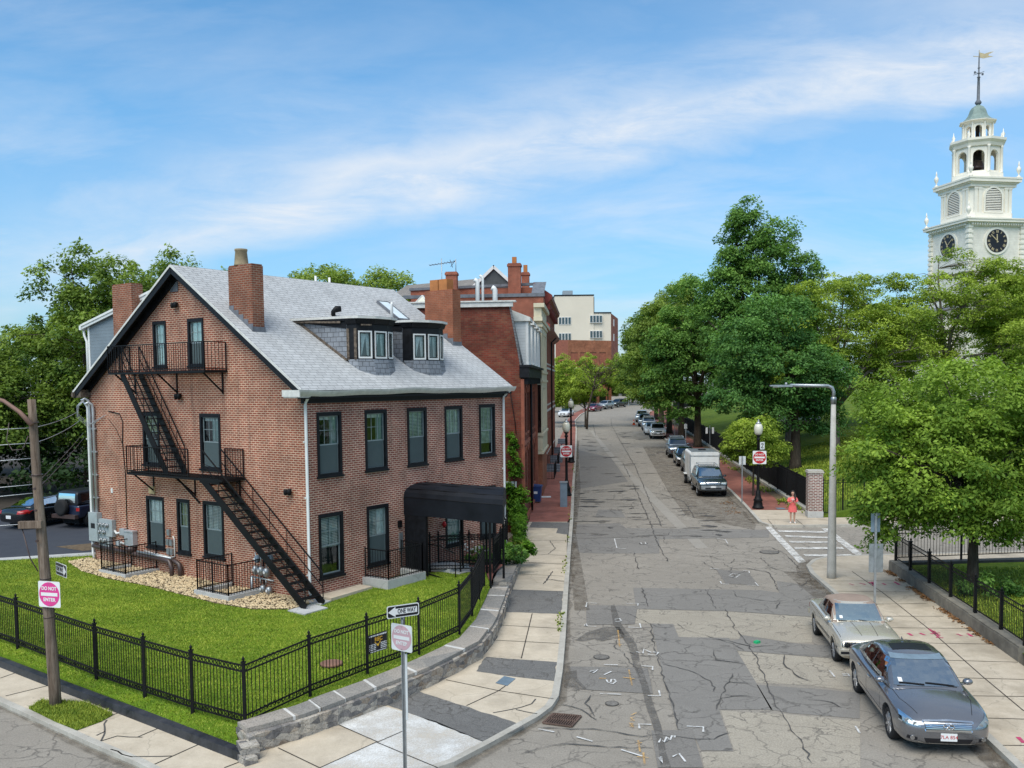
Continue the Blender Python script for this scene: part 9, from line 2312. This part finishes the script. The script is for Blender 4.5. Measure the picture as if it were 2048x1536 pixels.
# == signs, lamps, poles
def rrect(w, h, r, n=5):
 pts = []
 for cx, cy, a0 in ((w / 2 - r, h / 2 - r, 0), (-w / 2 + r, h / 2 - r, PI / 2), (-w / 2 + r, -h / 2 + r, PI), (w / 2 - r, -h / 2 + r, 1.5 * PI)):
  for k in range(n + 1): a = a0 + PI / 2 * k / n; pts.append((cx + r * math.cos(a), cy + r * math.sin(a)))
 return pts
def plate_poly(b, pts, y0, y1):
 n = len(pts); b.add([(p[0], y0, p[1]) for p in pts] + [(p[0], y1, p[1]) for p in pts], [tuple(range(n)), tuple(range(n, 2 * n))[::-1]] + [(i, n + i, n + (i + 1) % n, (i + 1) % n) for i in range(n)])
def do_not_enter(label, loc, rz, size=.61, face='sign_white', red='sign_red', txt=None, group=None):
 t = thing('do_not_enter_sign', label, 'road sign', loc, rz, group); s = size
 b = MB(); plate_poly(b, rrect(s, s, .04), -.004, .0); b.build('plate', M[face], t)
 b = MB(); plate_poly(b, rrect(s * .99, s * .99, .04), .001, .005); b.build('plate_back', M['galv'], t)
 b = MB(); plate_poly(b, [(s * .465 * math.cos(2 * PI * k / 40), s * .465 * math.sin(2 * PI * k / 40)) for k in range(40)], -.007, -.0045); b.build('disc', M[red], t)
 b = MB(); plate_poly(b, [(-s * .38, -s * .065), (s * .38, -s * .065), (s * .38, s * .065), (-s * .38, s * .065)], -.010, -.0075); b.build('bar', M[face], t)
 for tx, z in (('DO NOT', s * .22), ('ENTER', -s * .21)):
  o = lettering(tx, s * .185, M[face], t, sx=.92 if tx == 'DO NOT' else 1.0, bold=.0035); o.location = (0, -.0095, z); o.rotation_euler = (PI / 2, 0, 0)
 b = MB()
 for z in (s * .42, -s * .42): b.tube([(0, -.012, z), (0, 0, z)], .012, 8)
 b.build('bolt', M['galv'], t)
 return t
def one_way(label, loc, rz, left=True, w=.92, h=.31, group=None):
 t = thing('one_way_sign', label, 'road sign', loc, rz, group)
 b = MB(); plate_poly(b, rrect(w, h, .035), -.003, .002); b.build('plate', M['sign_white'], t)
 b = MB(); plate_poly(b, rrect(w - .035, h - .035, .028), -.006, -.0035); b.build('field', M['sign_black'], t)
 k = -1 if left else 1
 arrow = [(k * .43, 0), (k * .22, .125), (k * .22, .072), (-k * .40, .072), (-k * .40, -.072), (k * .22, -.072), (k * .22, -.125)]
 arrow = [(p[0] * w / .92, p[1] * h / .31) for p in arrow]
 b = MB(); tr = tessellate_polygon([[Vector((p[0], p[1], 0)) for p in arrow]]); b.add([(p[0], -.0085, p[1]) for p in arrow], [tri for tri in tr] + [tri[::-1] for tri in tr][:0]); b.build('arrow', M['sign_white'], t)
 o = lettering('ONE WAY', .155 * h / .31, M['sign_black'], t, sx=.66, bold=.002); o.location = (-k * .07, -.011, 0); o.rotation_euler = (PI / 2, 0, 0)
 return t
# foreground corner post
sp = thing('sign_post', 'galvanised square sign post on the near corner pavement', 'post', (-2.06, 16.83, .12))
b = MB()
for x in (-.026, .026): b.box(x - .007, x + .007, -.03, .03, -.1, 3.18)
b.box(-.033, .033, .018, .03, -.1, 3.18); b.box(-.03, .03, -.03, -.02, 2.95, 3.05)
b.build('post', M['galv'], sp)
b = MB(); b.box(.036, .075, -.03, .0, 1.15, 2.4); b.build('brace', M['sign_grey'], sp)
one_way('white and black one way sign with a left arrow above the near corner post', (-2.04, 16.78, 3.34), R(30), True, w=.64, h=.235)
do_not_enter('sun faded rose do not enter sign on the near corner post', (-2.07, 16.76, 2.84), R(-34), .50, 'sign_grey', 'sign_pale')
# wooden utility pole
pl = thing('utility_pole', 'weathered leaning wooden utility pole on the west pavement', 'utility pole', (-10.67, 21.05, .12))
rr = random.Random(4); b = MB(); pts = []; rs = []
for k in range(15):
 u = k / 14; pts.append((-.30 * u + .012 * math.sin(7 * u), .05 * u, -.15 + 7.28 * u)); rs.append(.135 - .045 * u + rr.uniform(-.004, .004))
b.tube(pts, rs, 18); pb = b.build('shaft', M['pole_wood'], pl)
b = MB(); b.cbox((-.62 + .3, -.17, 4.28), .5, .12, .16, .1); b.build('block', M['pole_wood'], pl)
b = MB(); b.tube([(-.52, -.17, 4.2), (-.36, -.17, 3.5), (-.2, -.16, 3.2)], .014, 6)
for z in (6.6, 5.4, 3.0, 2.1): b.lathe((-.30 * z / 7.2, .05 * z / 7.2, z), [(.125, -.012), (.125, .012)], 18)
for z in (5.1, 4.6, 3.9): b.tube([(-.24 + .05, -.15, z), (-.24 + .05, -.19, z)], .03, 8)
b.build('bracket', M['dark_pipe'], pl)
b = MB(); b.tube([(-.22, -.12, 6.55), (-.5, -.1, 6.85), (-.9, .0, 7.1), (-1.6, .15, 7.28)], [.06, .05, .045, .04], 8); b.build('lamp_arm', plain('rusty_arm', (.22, .13, .10), .7, .2), pl)
b = MB(); b.tube([(-.32, -.1, 6.3), (-.45, -.12, 6.0), (-.7, -.1, 5.98), (-.85, -.05, 6.2), (-.8, 0, 6.6)], .010, 6); b.build('cable_loop', M['dark_pipe'], pl)
do_not_enter('magenta faded do not enter sign low on the wooden utility pole', (-10.60, 20.83, 2.80), R(-16), .60, 'sign_white', 'sign_pink')
one_way('black sign with a white right arrow peeking out behind the wooden pole', (-10.54, 21.30, 3.27), R(-46), False, w=.72, h=.30)
for i, (a, e, sag) in enumerate((((-10.95, 21.1, 6.6), (-17.35, 36.9, 6.55), .07), ((-10.93, 21.1, 6.25), (-17.3, 36.95, 6.2), .08), ((-10.9, 21.1, 5.35), (-17.15, 36.9, 5.7), .05), ((-10.9, 21.1, 5.2), (-17.1, 36.9, 5.55), .05))):
 w = thing('overhead_wire', ('uppermost', 'second highest', 'third highest', 'lowest')[i] + ' wire strung from the wooden pole to the corner of the brick house', 'wire', a, 0, 'service wires')
 b = MB(); A, E_ = Vector((0, 0, 0)), Vector(e) - Vector(a); b.tube([A.lerp(E_, k / 14) - Vector((0, 0, sag * 4 * (k / 14) * (1 - k / 14))) for k in range(15)], .009, 5); b.build('cable', M['dark_pipe' if i > 1 else 'conduit'], w)
for i, (z0, dz) in enumerate(((6.6, .25), (6.25, .1), (5.9, -.1), (5.3, -.35), (5.1, -.45), (4.4, -.02))):
 w = thing('overhead_wire', ('topmost', 'second', 'third', 'fourth', 'fifth', 'bottom')[i] + ' wire leaving the frame to the left of the wooden pole', 'wire', (-11.0, 21.05, z0), 0, 'wires left of the pole')
 b = MB(); b.tube([(-14 * k / 10, 1.5 * k / 10, dz * k / 10 - .5 * 4 * (k / 10) * (1 - k / 10) * .5) for k in range(11)], .009, 5); b.build('cable', M['galv'], w)
# tall grey street light
sl = thing('street_light', 'tall grey concrete street light with a long arm over the road', 'street light', (11.88, 34.08, .12))
b = MB(); b.tube([(0, 0, -.1), (0, 0, .3), (0, 0, 3.5), (0, 0, 6.6)], [.17, .165, .125, .085], 16); b.build('column', concrete_mat('spun_concrete', (.36, .345, .315), (.50, .48, .44), (.2, .19, .17), .4, .0), sl)
b = MB(); b.lathe((0, 0, 6.5), [(.10, 0), (.105, .2), (.09, .25)], 12); b.tube([(0, 0, 6.6), (0, 0, 6.95), (-.06, 0, 7.1), (-.22, 0, 7.17), (-1.6, .03, 7.2)], .062, 10); b.build('arm', M['galv'], sl)
b = MB(); b.add([(-1.55, -.11, 7.22), (-1.55, .15, 7.22), (-2.35, .10, 7.22), (-2.35, -.06, 7.22), (-1.55, -.11, 7.14), (-1.55, .15, 7.14), (-2.35, .10, 7.17), (-2.35, -.06, 7.17)], [(0, 1, 2, 3), (4, 7, 6, 5), (0, 4, 5, 1), (1, 5, 6, 2), (2, 6, 7, 3), (3, 7, 4, 0)]); b.tube([(-1.75, .02, 7.22), (-1.75, .02, 7.30)], .045, 10); lh = b.build('lamp_head', M['galv'], sl)
b = MB(); b.box(-2.25, -1.75, -.06, .08, 7.135, 7.15); b.build('lens', M['lamp_glass'], lh)
# acorn lamps
def acorn(label, loc, h=4.9, group=None, base=True):
 t = thing('street_lamp', label, 'street lamp', loc, 0, group)
 b = MB(); b.lathe((0, 0, 0), [(.32, 0), (.32, .10), (.27, .14), (.25, .3), (.22, .42), (.27, .48), (.20, .58), (.15, .75), (.13, .95), (.10, 1.0), (.085, 1.1), (.075, h - 1.15), (.11, h - 1.12), (.12, h - 1.06), (.07, h - 1.0), (.10, h - .9), (.17, h - .82)], 16); b.build('post', M['black'], t)
 b = MB(); b.lathe((0, 0, h - .82), [(.16, 0), (.22, .12), (.25, .3), (.23, .48), (.15, .62)], 16); b.build('globe', M['lamp_glass'], t)
 b = MB(); b.lathe((0, 0, h - .80), [(.05, 0), (.09, .1), (.09, .4), (.04, .5)], 10); b.build('lamp', M['sign_white'], t)
 b = MB(); b.lathe((0, 0, h - .21), [(.16, 0), (.13, .07), (.05, .12), (.045, .17), (.06, .19), (.01, .25)], 14); b.build('finial', M['galv'], t)
 return t
acorn('black acorn street lamp on the right brick pavement beside the young tree', (13.87, 51.85, sz(51.85) + .12), 5.0)
acorn('black acorn street lamp on the left pavement with a do not enter sign', (3.42, 58.0, sz(58) + .12), 4.85)
acorn('farther black acorn street lamp on the left pavement below the bare tree', (5.05, 78.7, sz(78.7) + .12), 5.5)
acorn('distant acorn lamp before the trees at the end of the left pavement', (16.2, 178, sz(178) + .12), 5.0)
do_not_enter('bright red do not enter sign on the left acorn lamp post', (3.40, 57.86, 3.2), R(3), .74)
do_not_enter('bright red do not enter sign on the right acorn lamp post', (13.9, 51.70, 3.2), R(-12), .74)
b = MB(); plate_poly(b, rrect(.3, .42, .03), -.003, .003); o = b.build('number_tag', M['sign_white'], None); o.location = (14.08, 51.8, 3.85); o.rotation_euler = (0, 0, R(20)); tag(o, 'small white tag with a black symbol above the right do not enter sign', 'sign')
b = MB(); plate_poly(b, [(-.08, -.14), (.08, -.14), (.08, -.10), (-.02, -.10), (.08, .06), (.06, .14), (-.06, .14), (-.08, .06), (-.04, .06), (0, .1), (.03, .05), (-.08, -.10)], -.006, -.004); b.build('symbol', M['sign_black'], o)
# plain sign posts (backs toward us)
def post_signs(label, loc, h, plates, rz=0.0, group=None, thick=.03):
 t = thing('sign_post', label, 'post', loc, rz, group)
 b = MB(); b.box(-thick, thick, -thick * .6, thick * .6, -.1, h); b.build('post', M['galv'], t)
 for (x, z, w, hh, m, ang) in plates:
  b = MB(); plate_poly(b, rrect(w, hh, .02), .022, .027); o = b.build('sign_plate', M[m], t); o.location = (x, 0, z); o.rotation_euler = (0, 0, ang)
 return t
post_signs('blue grey sign post with a pale plate before the garden tree', (11.84, 29.88, .12), 3.05, [(0, 2.72, .30, .62, 'blue_grey', .15), (.03, 1.55, .46, .95, 'galv', .1)], R(-8), thick=.036)
post_signs('thin grey parking sign post just left of the right acorn lamp', (13.55, 54.2, sz(54) + .12), 2.75, [(-.09, 2.5, .2, .5, 'sign_white', .5), (.1, 2.5, .2, .5, 'sign_grey', -.5)], R(0))
post_signs('grey parking sign post between the kerbside tree trunks', (16.6, 88.0, sz(88) + .12), 2.7, [(0, 2.4, .3, .45, 'sign_grey', .3)])
post_signs('grey sign post near the middle tree trunks farther up', (17.4, 98.5, sz(98) + .12), 2.7, [(0, 2.3, .3, .45, 'sign_grey', .3)])
post_signs('twin white tags on a post in the dark below the maples', (18.9, 88, sz(88) + .2), 2.4, [(-.3, 1.9, .2, .6, 'sign_white', 0), (.3, 1.9, .2, .6, 'sign_white', 0)])
post_signs('white post at the far end of the street beside the bend', (24.8, 196, sz(196) + .1), 4.2, [(0, 3.6, .5, .6, 'sign_white', 0)], thick=.08)
post_signs('thin sign post at the far left bend of the street', (13.4, 172, sz(172) + .1), 3.4, [(0, 2.9, .5, .6, 'sign_grey', 0)], thick=.06)
# street cabinet, bin, cone
t = thing('utility_cabinet', 'tall blue grey metal cabinet on the left brick pavement', 'cabinet', (2.97, 53.35, sz(53.35) + .12), R(-4))
b = MB(); b.box(-.205, .205, -.17, .17, 0, 1.40); b.build('box', M['blue_grey'], t); b = MB(); b.box(-.23, .23, -.2, .2, 1.40, 1.47); b.build('cap', M['galv'], t); b = MB(); b.box(-.17, .17, -.176, -.171, .1, 1.3); b.build('door', plain('cabinet_door', (.19, .25, .30), .5), t)
t = thing('wheeled_bin', 'dark blue wheeled bin against the row house wall', 'bin', (1.42, 55.2, sz(55) + .12), R(80))
b = MB(); b.add([(-.24, -.26, .08), (.24, -.26, .08), (.24, .26, .08), (-.24, .26, .08), (-.29, -.34, .98), (.29, -.34, .98), (.29, .34, .98), (-.29, .34, .98)], [(3, 2, 1, 0), (4, 5, 6, 7), (0, 1, 5, 4), (1, 2, 6, 5), (2, 3, 7, 6), (3, 0, 4, 7)]); b.build('body', M['blue_bin'], t)
b = MB(); b.add([(-.32, -.38, .98), (.32, -.38, .98), (.32, .38, 1.0), (-.32, .38, 1.0), (-.3, -.34, 1.05), (.3, -.34, 1.05), (.3, .34, 1.1), (-.3, .34, 1.1)], [(3, 2, 1, 0), (4, 5, 6, 7), (0, 1, 5, 4), (1, 2, 6, 5), (2, 3, 7, 6), (3, 0, 4, 7)]); b.build('lid', M['blue_bin'], t)
b = MB()
for x in (-.25, .25): b.cyl((x - .04, .3, .1), (x + .04, .3, .1), .1, 12)
b.build('wheel', M['rubber'], t); b = MB(); b.box(-.3, -.293, -.12, .1, .55, .7); b.build('sticker', M['sign_white'], t)
t = thing('traffic_cone', 'orange traffic cone beside the far parked cars', 'traffic cone', (17.4, 131.5, sz(131.5)))
b = MB(); b.box(-.24, .24, -.24, .24, 0, .06); b.lathe((0, 0, .06), [(.19, 0), (.12, .3), (.05, .75)], 14); b.build('cone', M['orange_cone'], t); b = MB(); b.lathe((0, 0, .36), [(.135, 0), (.10, .14)], 14); b.build('band', M['sign_white'], t)
t = thing('pavement_box_lid', 'small pale lid set in the left brick pavement', 'cover', (2.1, 57.5, sz(57.5) + .125)); b = MB(); b.box(-.3, .3, -.3, .3, 0, .02); b.build('lid', M['sign_grey'], t)
t = thing('pavement_box_lid', 'small grey lid set in the right brick pavement', 'cover', (15.1, 51.7, sz(51.7) + .125)); b = MB(); b.box(-.22, .22, -.25, .25, 0, .02); b.build('lid', M['blue_grey'], t)
# sign tied to the corner fence
t = thing('fence_banner', 'small black contractor sign tied to the street side fence', 'sign', (-3.33, 22.22, 1.22), R(52))
b = MB(); plate_poly(b, rrect(.62, .46, .01), -.004, .0); b.build('board', M['sign_black'], t)
o = lettering('REC', .13, M['sign_yellow'], t, sx=1.1, bold=.003); o.location = (.02, -.007, .08); o.rotation_euler = (PI / 2, 0, 0)
b = MB(); rr = random.Random(6)
def scribble(x0, x1, z, h):
 x = x0
 while x < x1:
  w = rr.uniform(.018, .05); plate_poly(b, [(x, z), (min(x + w, x1), z), (min(x + w, x1), z + h), (x, z + h)], -.007, -.0045); x += w + rr.uniform(.008, .016)
scribble(-.29, .29, .165, .035)
for k in range(4): scribble(-.29, -.05, -.04 - .042 * k, .022); scribble(.09, .29, -.04 - .042 * k, .022)
scribble(-.26, .27, -.215, .02)
b.build('small_print', M['sign_white'], t)
b = MB(); plate_poly(b, [(-.12, .02), (0, -.10), (.1, .02), (.06, .02), (0, -.05), (-.08, .02)], -.007, -.0045); b.build('emblem', M['sign_yellow'], t)
# brown valve lid in the lawn
p = (-4.55, 22.6); t = thing('lawn_cover', 'round rusty cover sunk in the corner lawn', 'cover', (p[0], p[1], lawn_z(*p) + .02)); b = MB(); b.lathe((0, 0, 0), [(.28, 0), (.28, .05), (.24, .065)], 20); b.build('lid', plain('rusty_lid', (.24, .13, .09), .85, .1), t)
# == right hand walls, fences, pier
gwall = thing('garden_wall', 'low weathered granite wall under the right hand fence', 'low wall', (0, 0, 0))
ol = [(14.57, 35.45), (14.32, 33.4), (14.06, 31.3), (13.8, 29.2), (13.56, 27.2), (13.33, 25.3), (13.12, 23.63)]
ilw = [(p[0] + .42, p[1]) for p in ol]
for k in range(len(ol) - 1):
 o0, o1 = ol[k], ol[k + 1]; i0, i1 = ilw[k], ilw[k + 1]; e = .008
 o0 = (o0[0] + (o1[0] - o0[0]) * e, o0[1] + (o1[1] - o0[1]) * e); zt = .46 + (.015 if k % 2 else 0)
 b = MB(); b.prism([o0, o1, i1, i0], .0, zt); b.prism([(o0[0] + .02, o0[1]), (o1[0] + .02, o1[1]), (i1[0] - .02, i1[1]), (i0[0] - .02, i0[1])], zt + .002, zt + .05); b.build('stone_block', M['wall_granite'], gwall)
iron_fence('garden_fence', [(14.78, 35.3), (14.52, 33.4), (14.26, 31.3), (14.0, 29.2), (13.78, 27.2), (13.55, 25.3), (13.33, 23.7), (12.9, 20.2), (12.5, 17)], lambda x, y: .5, 'black garden fence with round picket tops along the right pavement', h=1.08, rings=False, bottom_rings=False, pick=.115, post_w=.085)
iron_fence('garden_fence', [(14.78, 35.3), (17.5, 35.7), (20.5, 36.1), (23.5, 36.5), (27, 37)], lambda x, y: .5, 'black garden fence along the cross street behind the tree', h=1.25, rings=False, bottom_rings=False, pick=.13)
b = MB(); b.prism([(14.95, 35.1), (14.95, 35.5), (45, 38.2), (45, 37.8)], 0, .46); tag(b.build('garden_kerb_wall', M['tar_timber'], None), 'dark low wall under the cross street fence', 'low wall')
def up_fence():
 posts = []
 for i in range(len(FU) - 1):
  if i < 1: continue
  a, c = FU[i], FU[i + 1]; n = max(1, int(math.hypot(c[0] - a[0], c[1] - a[1]) / 2.4))
  posts += [(a[0] + (c[0] - a[0]) * k / n, a[1] + (c[1] - a[1]) * k / n) for k in range(n)]
 return posts
iron_fence('park_fence', up_fence(), lambda x, y: sz(y) + .22, 'long black picket fence along the park beside the right brick pavement', h=1.75, rings=False, bottom_rings=False, pick=.105, post_w=.07, ballfinial=False, pw=.032)
b = MB(); fl = FU[1:11]; fr_ = [(p[0] - .16, p[1]) for p in fl]
for k in range(len(fl) - 1):
 a0, a1, c0, c1 = fr_[k], fr_[k + 1], (fl[k][0] + .12, fl[k][1]), (fl[k + 1][0] + .12, fl[k + 1][1]); z0, z1 = sz(a0[1]) + .26, sz(a1[1]) + .26
 b.quad((*a0, z0), (*c0, z0), (*c1, z1), (*a1, z1)); b.quad((*a1, z1), (*a1, z1 - .3), (*a0, z0 - .3), (*a0, z0)); b.quad((*a0, z0), (*a0, z0 - .3), (*c0, z0 - .3), (*c0, z0))
tag(b.build('park_kerb_wall', M['kerb'], None), 'pale stone kerb under the long park fence', 'low wall')
gp = thing('gate_pier', 'square brick gate pier with a flat stone cap behind the woman', 'gate pier', (16.03, 48.75, sz(48.7) + .12), R(-8))
b = MB(); b.box(-.37, .37, -.37, .37, .32, 2.36); b.build('shaft', M['pier_brick'], gp)
b = MB(); b.box(-.40, .40, -.40, .40, 0, .32); b.build('base', M['conc_grey'], gp)
b = MB(); b.box(-.42, .42, -.42, .42, 2.36, 2.43); b.box(-.39, .39, -.39, .39, 2.43, 2.50); b.build('cap', M['kerb'], gp)
iron_fence('park_gate', [(16.5, 48.75), (17.6, 48.9), (18.8, 49.05)], lambda x, y: sz(y) + .2, 'black iron gate fence right of the brick pier', h=1.9, rings=False, bottom_rings=False, pick=.13)
# == the woman on the corner
def person():
 p = (14.27, 46.75); t = thing('person', 'woman in a short coral dress standing with a phone on the far corner', 'person', (p[0], p[1], sz(p[1]) + .13), R(-12))
 me = bpy.data.meshes.new('body'); V = []; E = []; Rr = []
 def node(x, y, z, r, par=None):
  V.append((x, y, z)); Rr.append(r)
  if par is not None: E.append((par, len(V) - 1))
  return len(V) - 1
 pel = node(0, 0, .86, .115); ab = node(0, .0, 1.0, .10, pel); ch = node(0, .01, 1.17, .115, ab); sh = node(0, .0, 1.30, .085, ch); nk = node(0, -.01, 1.37, .045, sh); nk2 = node(0, -.025, 1.43, .045, nk)
 hd = node(0, -.035, 1.50, .078, nk2); hd2 = node(0, -.03, 1.57, .085, hd); node(0, -.025, 1.625, .055, hd2)
 for s, fx in ((-1, -.02), (1, .03)):
  hp = node(s * .085, 0, .80, .088, pel); kn = node(s * .085 + fx * .4, -.02 + fx * .6, .45, .052, hp); cf = node(s * .08 + fx * .4, .01 + fx * .6, .30, .05, kn); an = node(s * .08 + fx * .5, .02 + fx, .09, .032, cf); ft = node(s * .085 + fx, -.06 + fx, .045, .034, an); node(s * .095 + fx, -.15 + fx, .03, .026, ft)
  so = node(s * .155, .0, 1.27, .052, sh); el = node(s * .205, -.02, 1.02, .037, so); wr = node(s * .085, -.235, 1.08, .025, el); hn = node(s * .05, -.285, 1.105, .028, wr)
  for k, (dx, dz) in enumerate(((.035, .03), (.018, .045), (0, .048), (-.018, .04), (-.03, .005))):
   f1 = node(s * .05 - s * dx * .7 - s * .012, -.30, 1.11 + dz * .8, .0095, hn); node(s * .05 - s * dx * .4 - s * .03, -.325, 1.115 + dz * 1.1, .008, f1)
 me.from_pydata(V, E, []); o = bpy.data.objects.new('body', me); COL.objects.link(o)
 md = o.modifiers.new('skin', 'SKIN')
 for i, v in enumerate(me.skin_vertices[0].data): v.radius = (Rr[i], Rr[i])
 me.skin_vertices[0].data[0].use_root = True
 sb = o.modifiers.new('sub', 'SUBSURF'); sb.levels = 1; sb.render_levels = 1
 m2 = applied(o); bpy.data.objects.remove(o); m2.polygons.foreach_set('use_smooth', [True] * len(m2.polygons)); m2.materials.clear(); m2.materials.append(M['skin']); m2.name = 'body'
 bo = bpy.data.objects.new('body', m2); COL.objects.link(bo); bo.parent = t
 b = MB(); n = 22; prof = [(.57, .215, .165), (.60, .218, .168), (.72, .205, .155), (.86, .185, .145), (.96, .16, .125), (1.04, .152, .12), (1.14, .168, .135), (1.22, .175, .125), (1.29, .155, .10), (1.335, .095, .075)]
 for z, rx, ry in prof:
  for k in range(n): a = 2 * PI * k / n; q = 1 + (.035 * math.sin(a * 6) if z < .8 else 0); b.v.append((rx * q * math.cos(a), .005 + ry * q * math.sin(a) - (.02 if 1.1 < z < 1.25 else 0) * (1 if math.sin(a) < 0 else 0), z))
 for i in range(len(prof) - 1):
  for k in range(n): k2 = (k + 1) % n; b.f.append([i * n + k, i * n + k2, (i + 1) * n + k2, (i + 1) * n + k]); b.sm.append(True); b.mi.append(0)
 for s in (-1, 1): b.tube([(s * .13, 0, 1.29), (s * .18, -.0, 1.22), (s * .205, -.01, 1.10)], [.07, .075, .078], 12, caps=False)
 b.build('dress', M['coral'], t)
 b = MB(); b.tube([(-.08, -.155, 1.25), (.0, -.165, 1.2), (.07, -.158, 1.24)], [.05, .075, .05], 10); b.v = [(v[0], -.135 + (v[1] + .155) * .45, v[2]) for v in b.v]; b.build('printed_bib', M['pink_print'], t)
 b = MB(); b.lathe((0, .0, 1.42), [(.05, .02), (.10, .05), (.105, .14), (.098, .2), (.06, .245), (.01, .26)], 14); b.v = [(v[0], v[1] * 1.05 if v[1] > -.03 else max(v[1], -.035 - max(0, v[2] - 1.57) * .9), v[2]) for v in b.v]
 b.tube([(.06, .06, 1.54), (.11, .02, 1.42), (.12, -.09, 1.30), (.11, -.13, 1.15)], [.06, .06, .045, .02], 8); b.tube([(-.03, .09, 1.55), (-.04, .11, 1.38), (-.03, .12, 1.22)], [.07, .075, .03], 8); b.build('hair', M['hair'], t)
 b = MB()
 for s in (-1, 1): b.cbox((s * .03, -.118, 1.535), .022, .012, .01)
 b.build('eye', M['phone'], t)
 b = MB(); b.add([(-.012, -.115, 1.495), (.012, -.115, 1.495), (0, -.135, 1.50), (0, -.113, 1.535)], [(0, 1, 2), (1, 3, 2), (3, 0, 2)]); b.build('nose', M['skin'], t)
 b = MB(); b.cbox((0, -.112, 1.468), .04, .012, .012); b.build('mouth', M['coral'], t)
 for s, fx in ((-1, -.02), (1, .03)):
  b = MB(); b.tube([(s * .08 + fx, .05 + fx, .035), (s * .085 + fx, -.06 + fx, .035), (s * .095 + fx, -.17 + fx, .028)], [.036, .045, .034], 10); b.build('shoe', M['shoe'], t)
 ph = thing('phone', 'dark phone held in both hands by the woman', 'phone', (p[0], p[1], sz(p[1]) + .13), R(-12)); b = MB(); b.bar((0, -.30, 1.07), (0, -.355, 1.20), .075, .012, up=(1, 0, 0)); b.build('case', M['phone'], ph)
person()
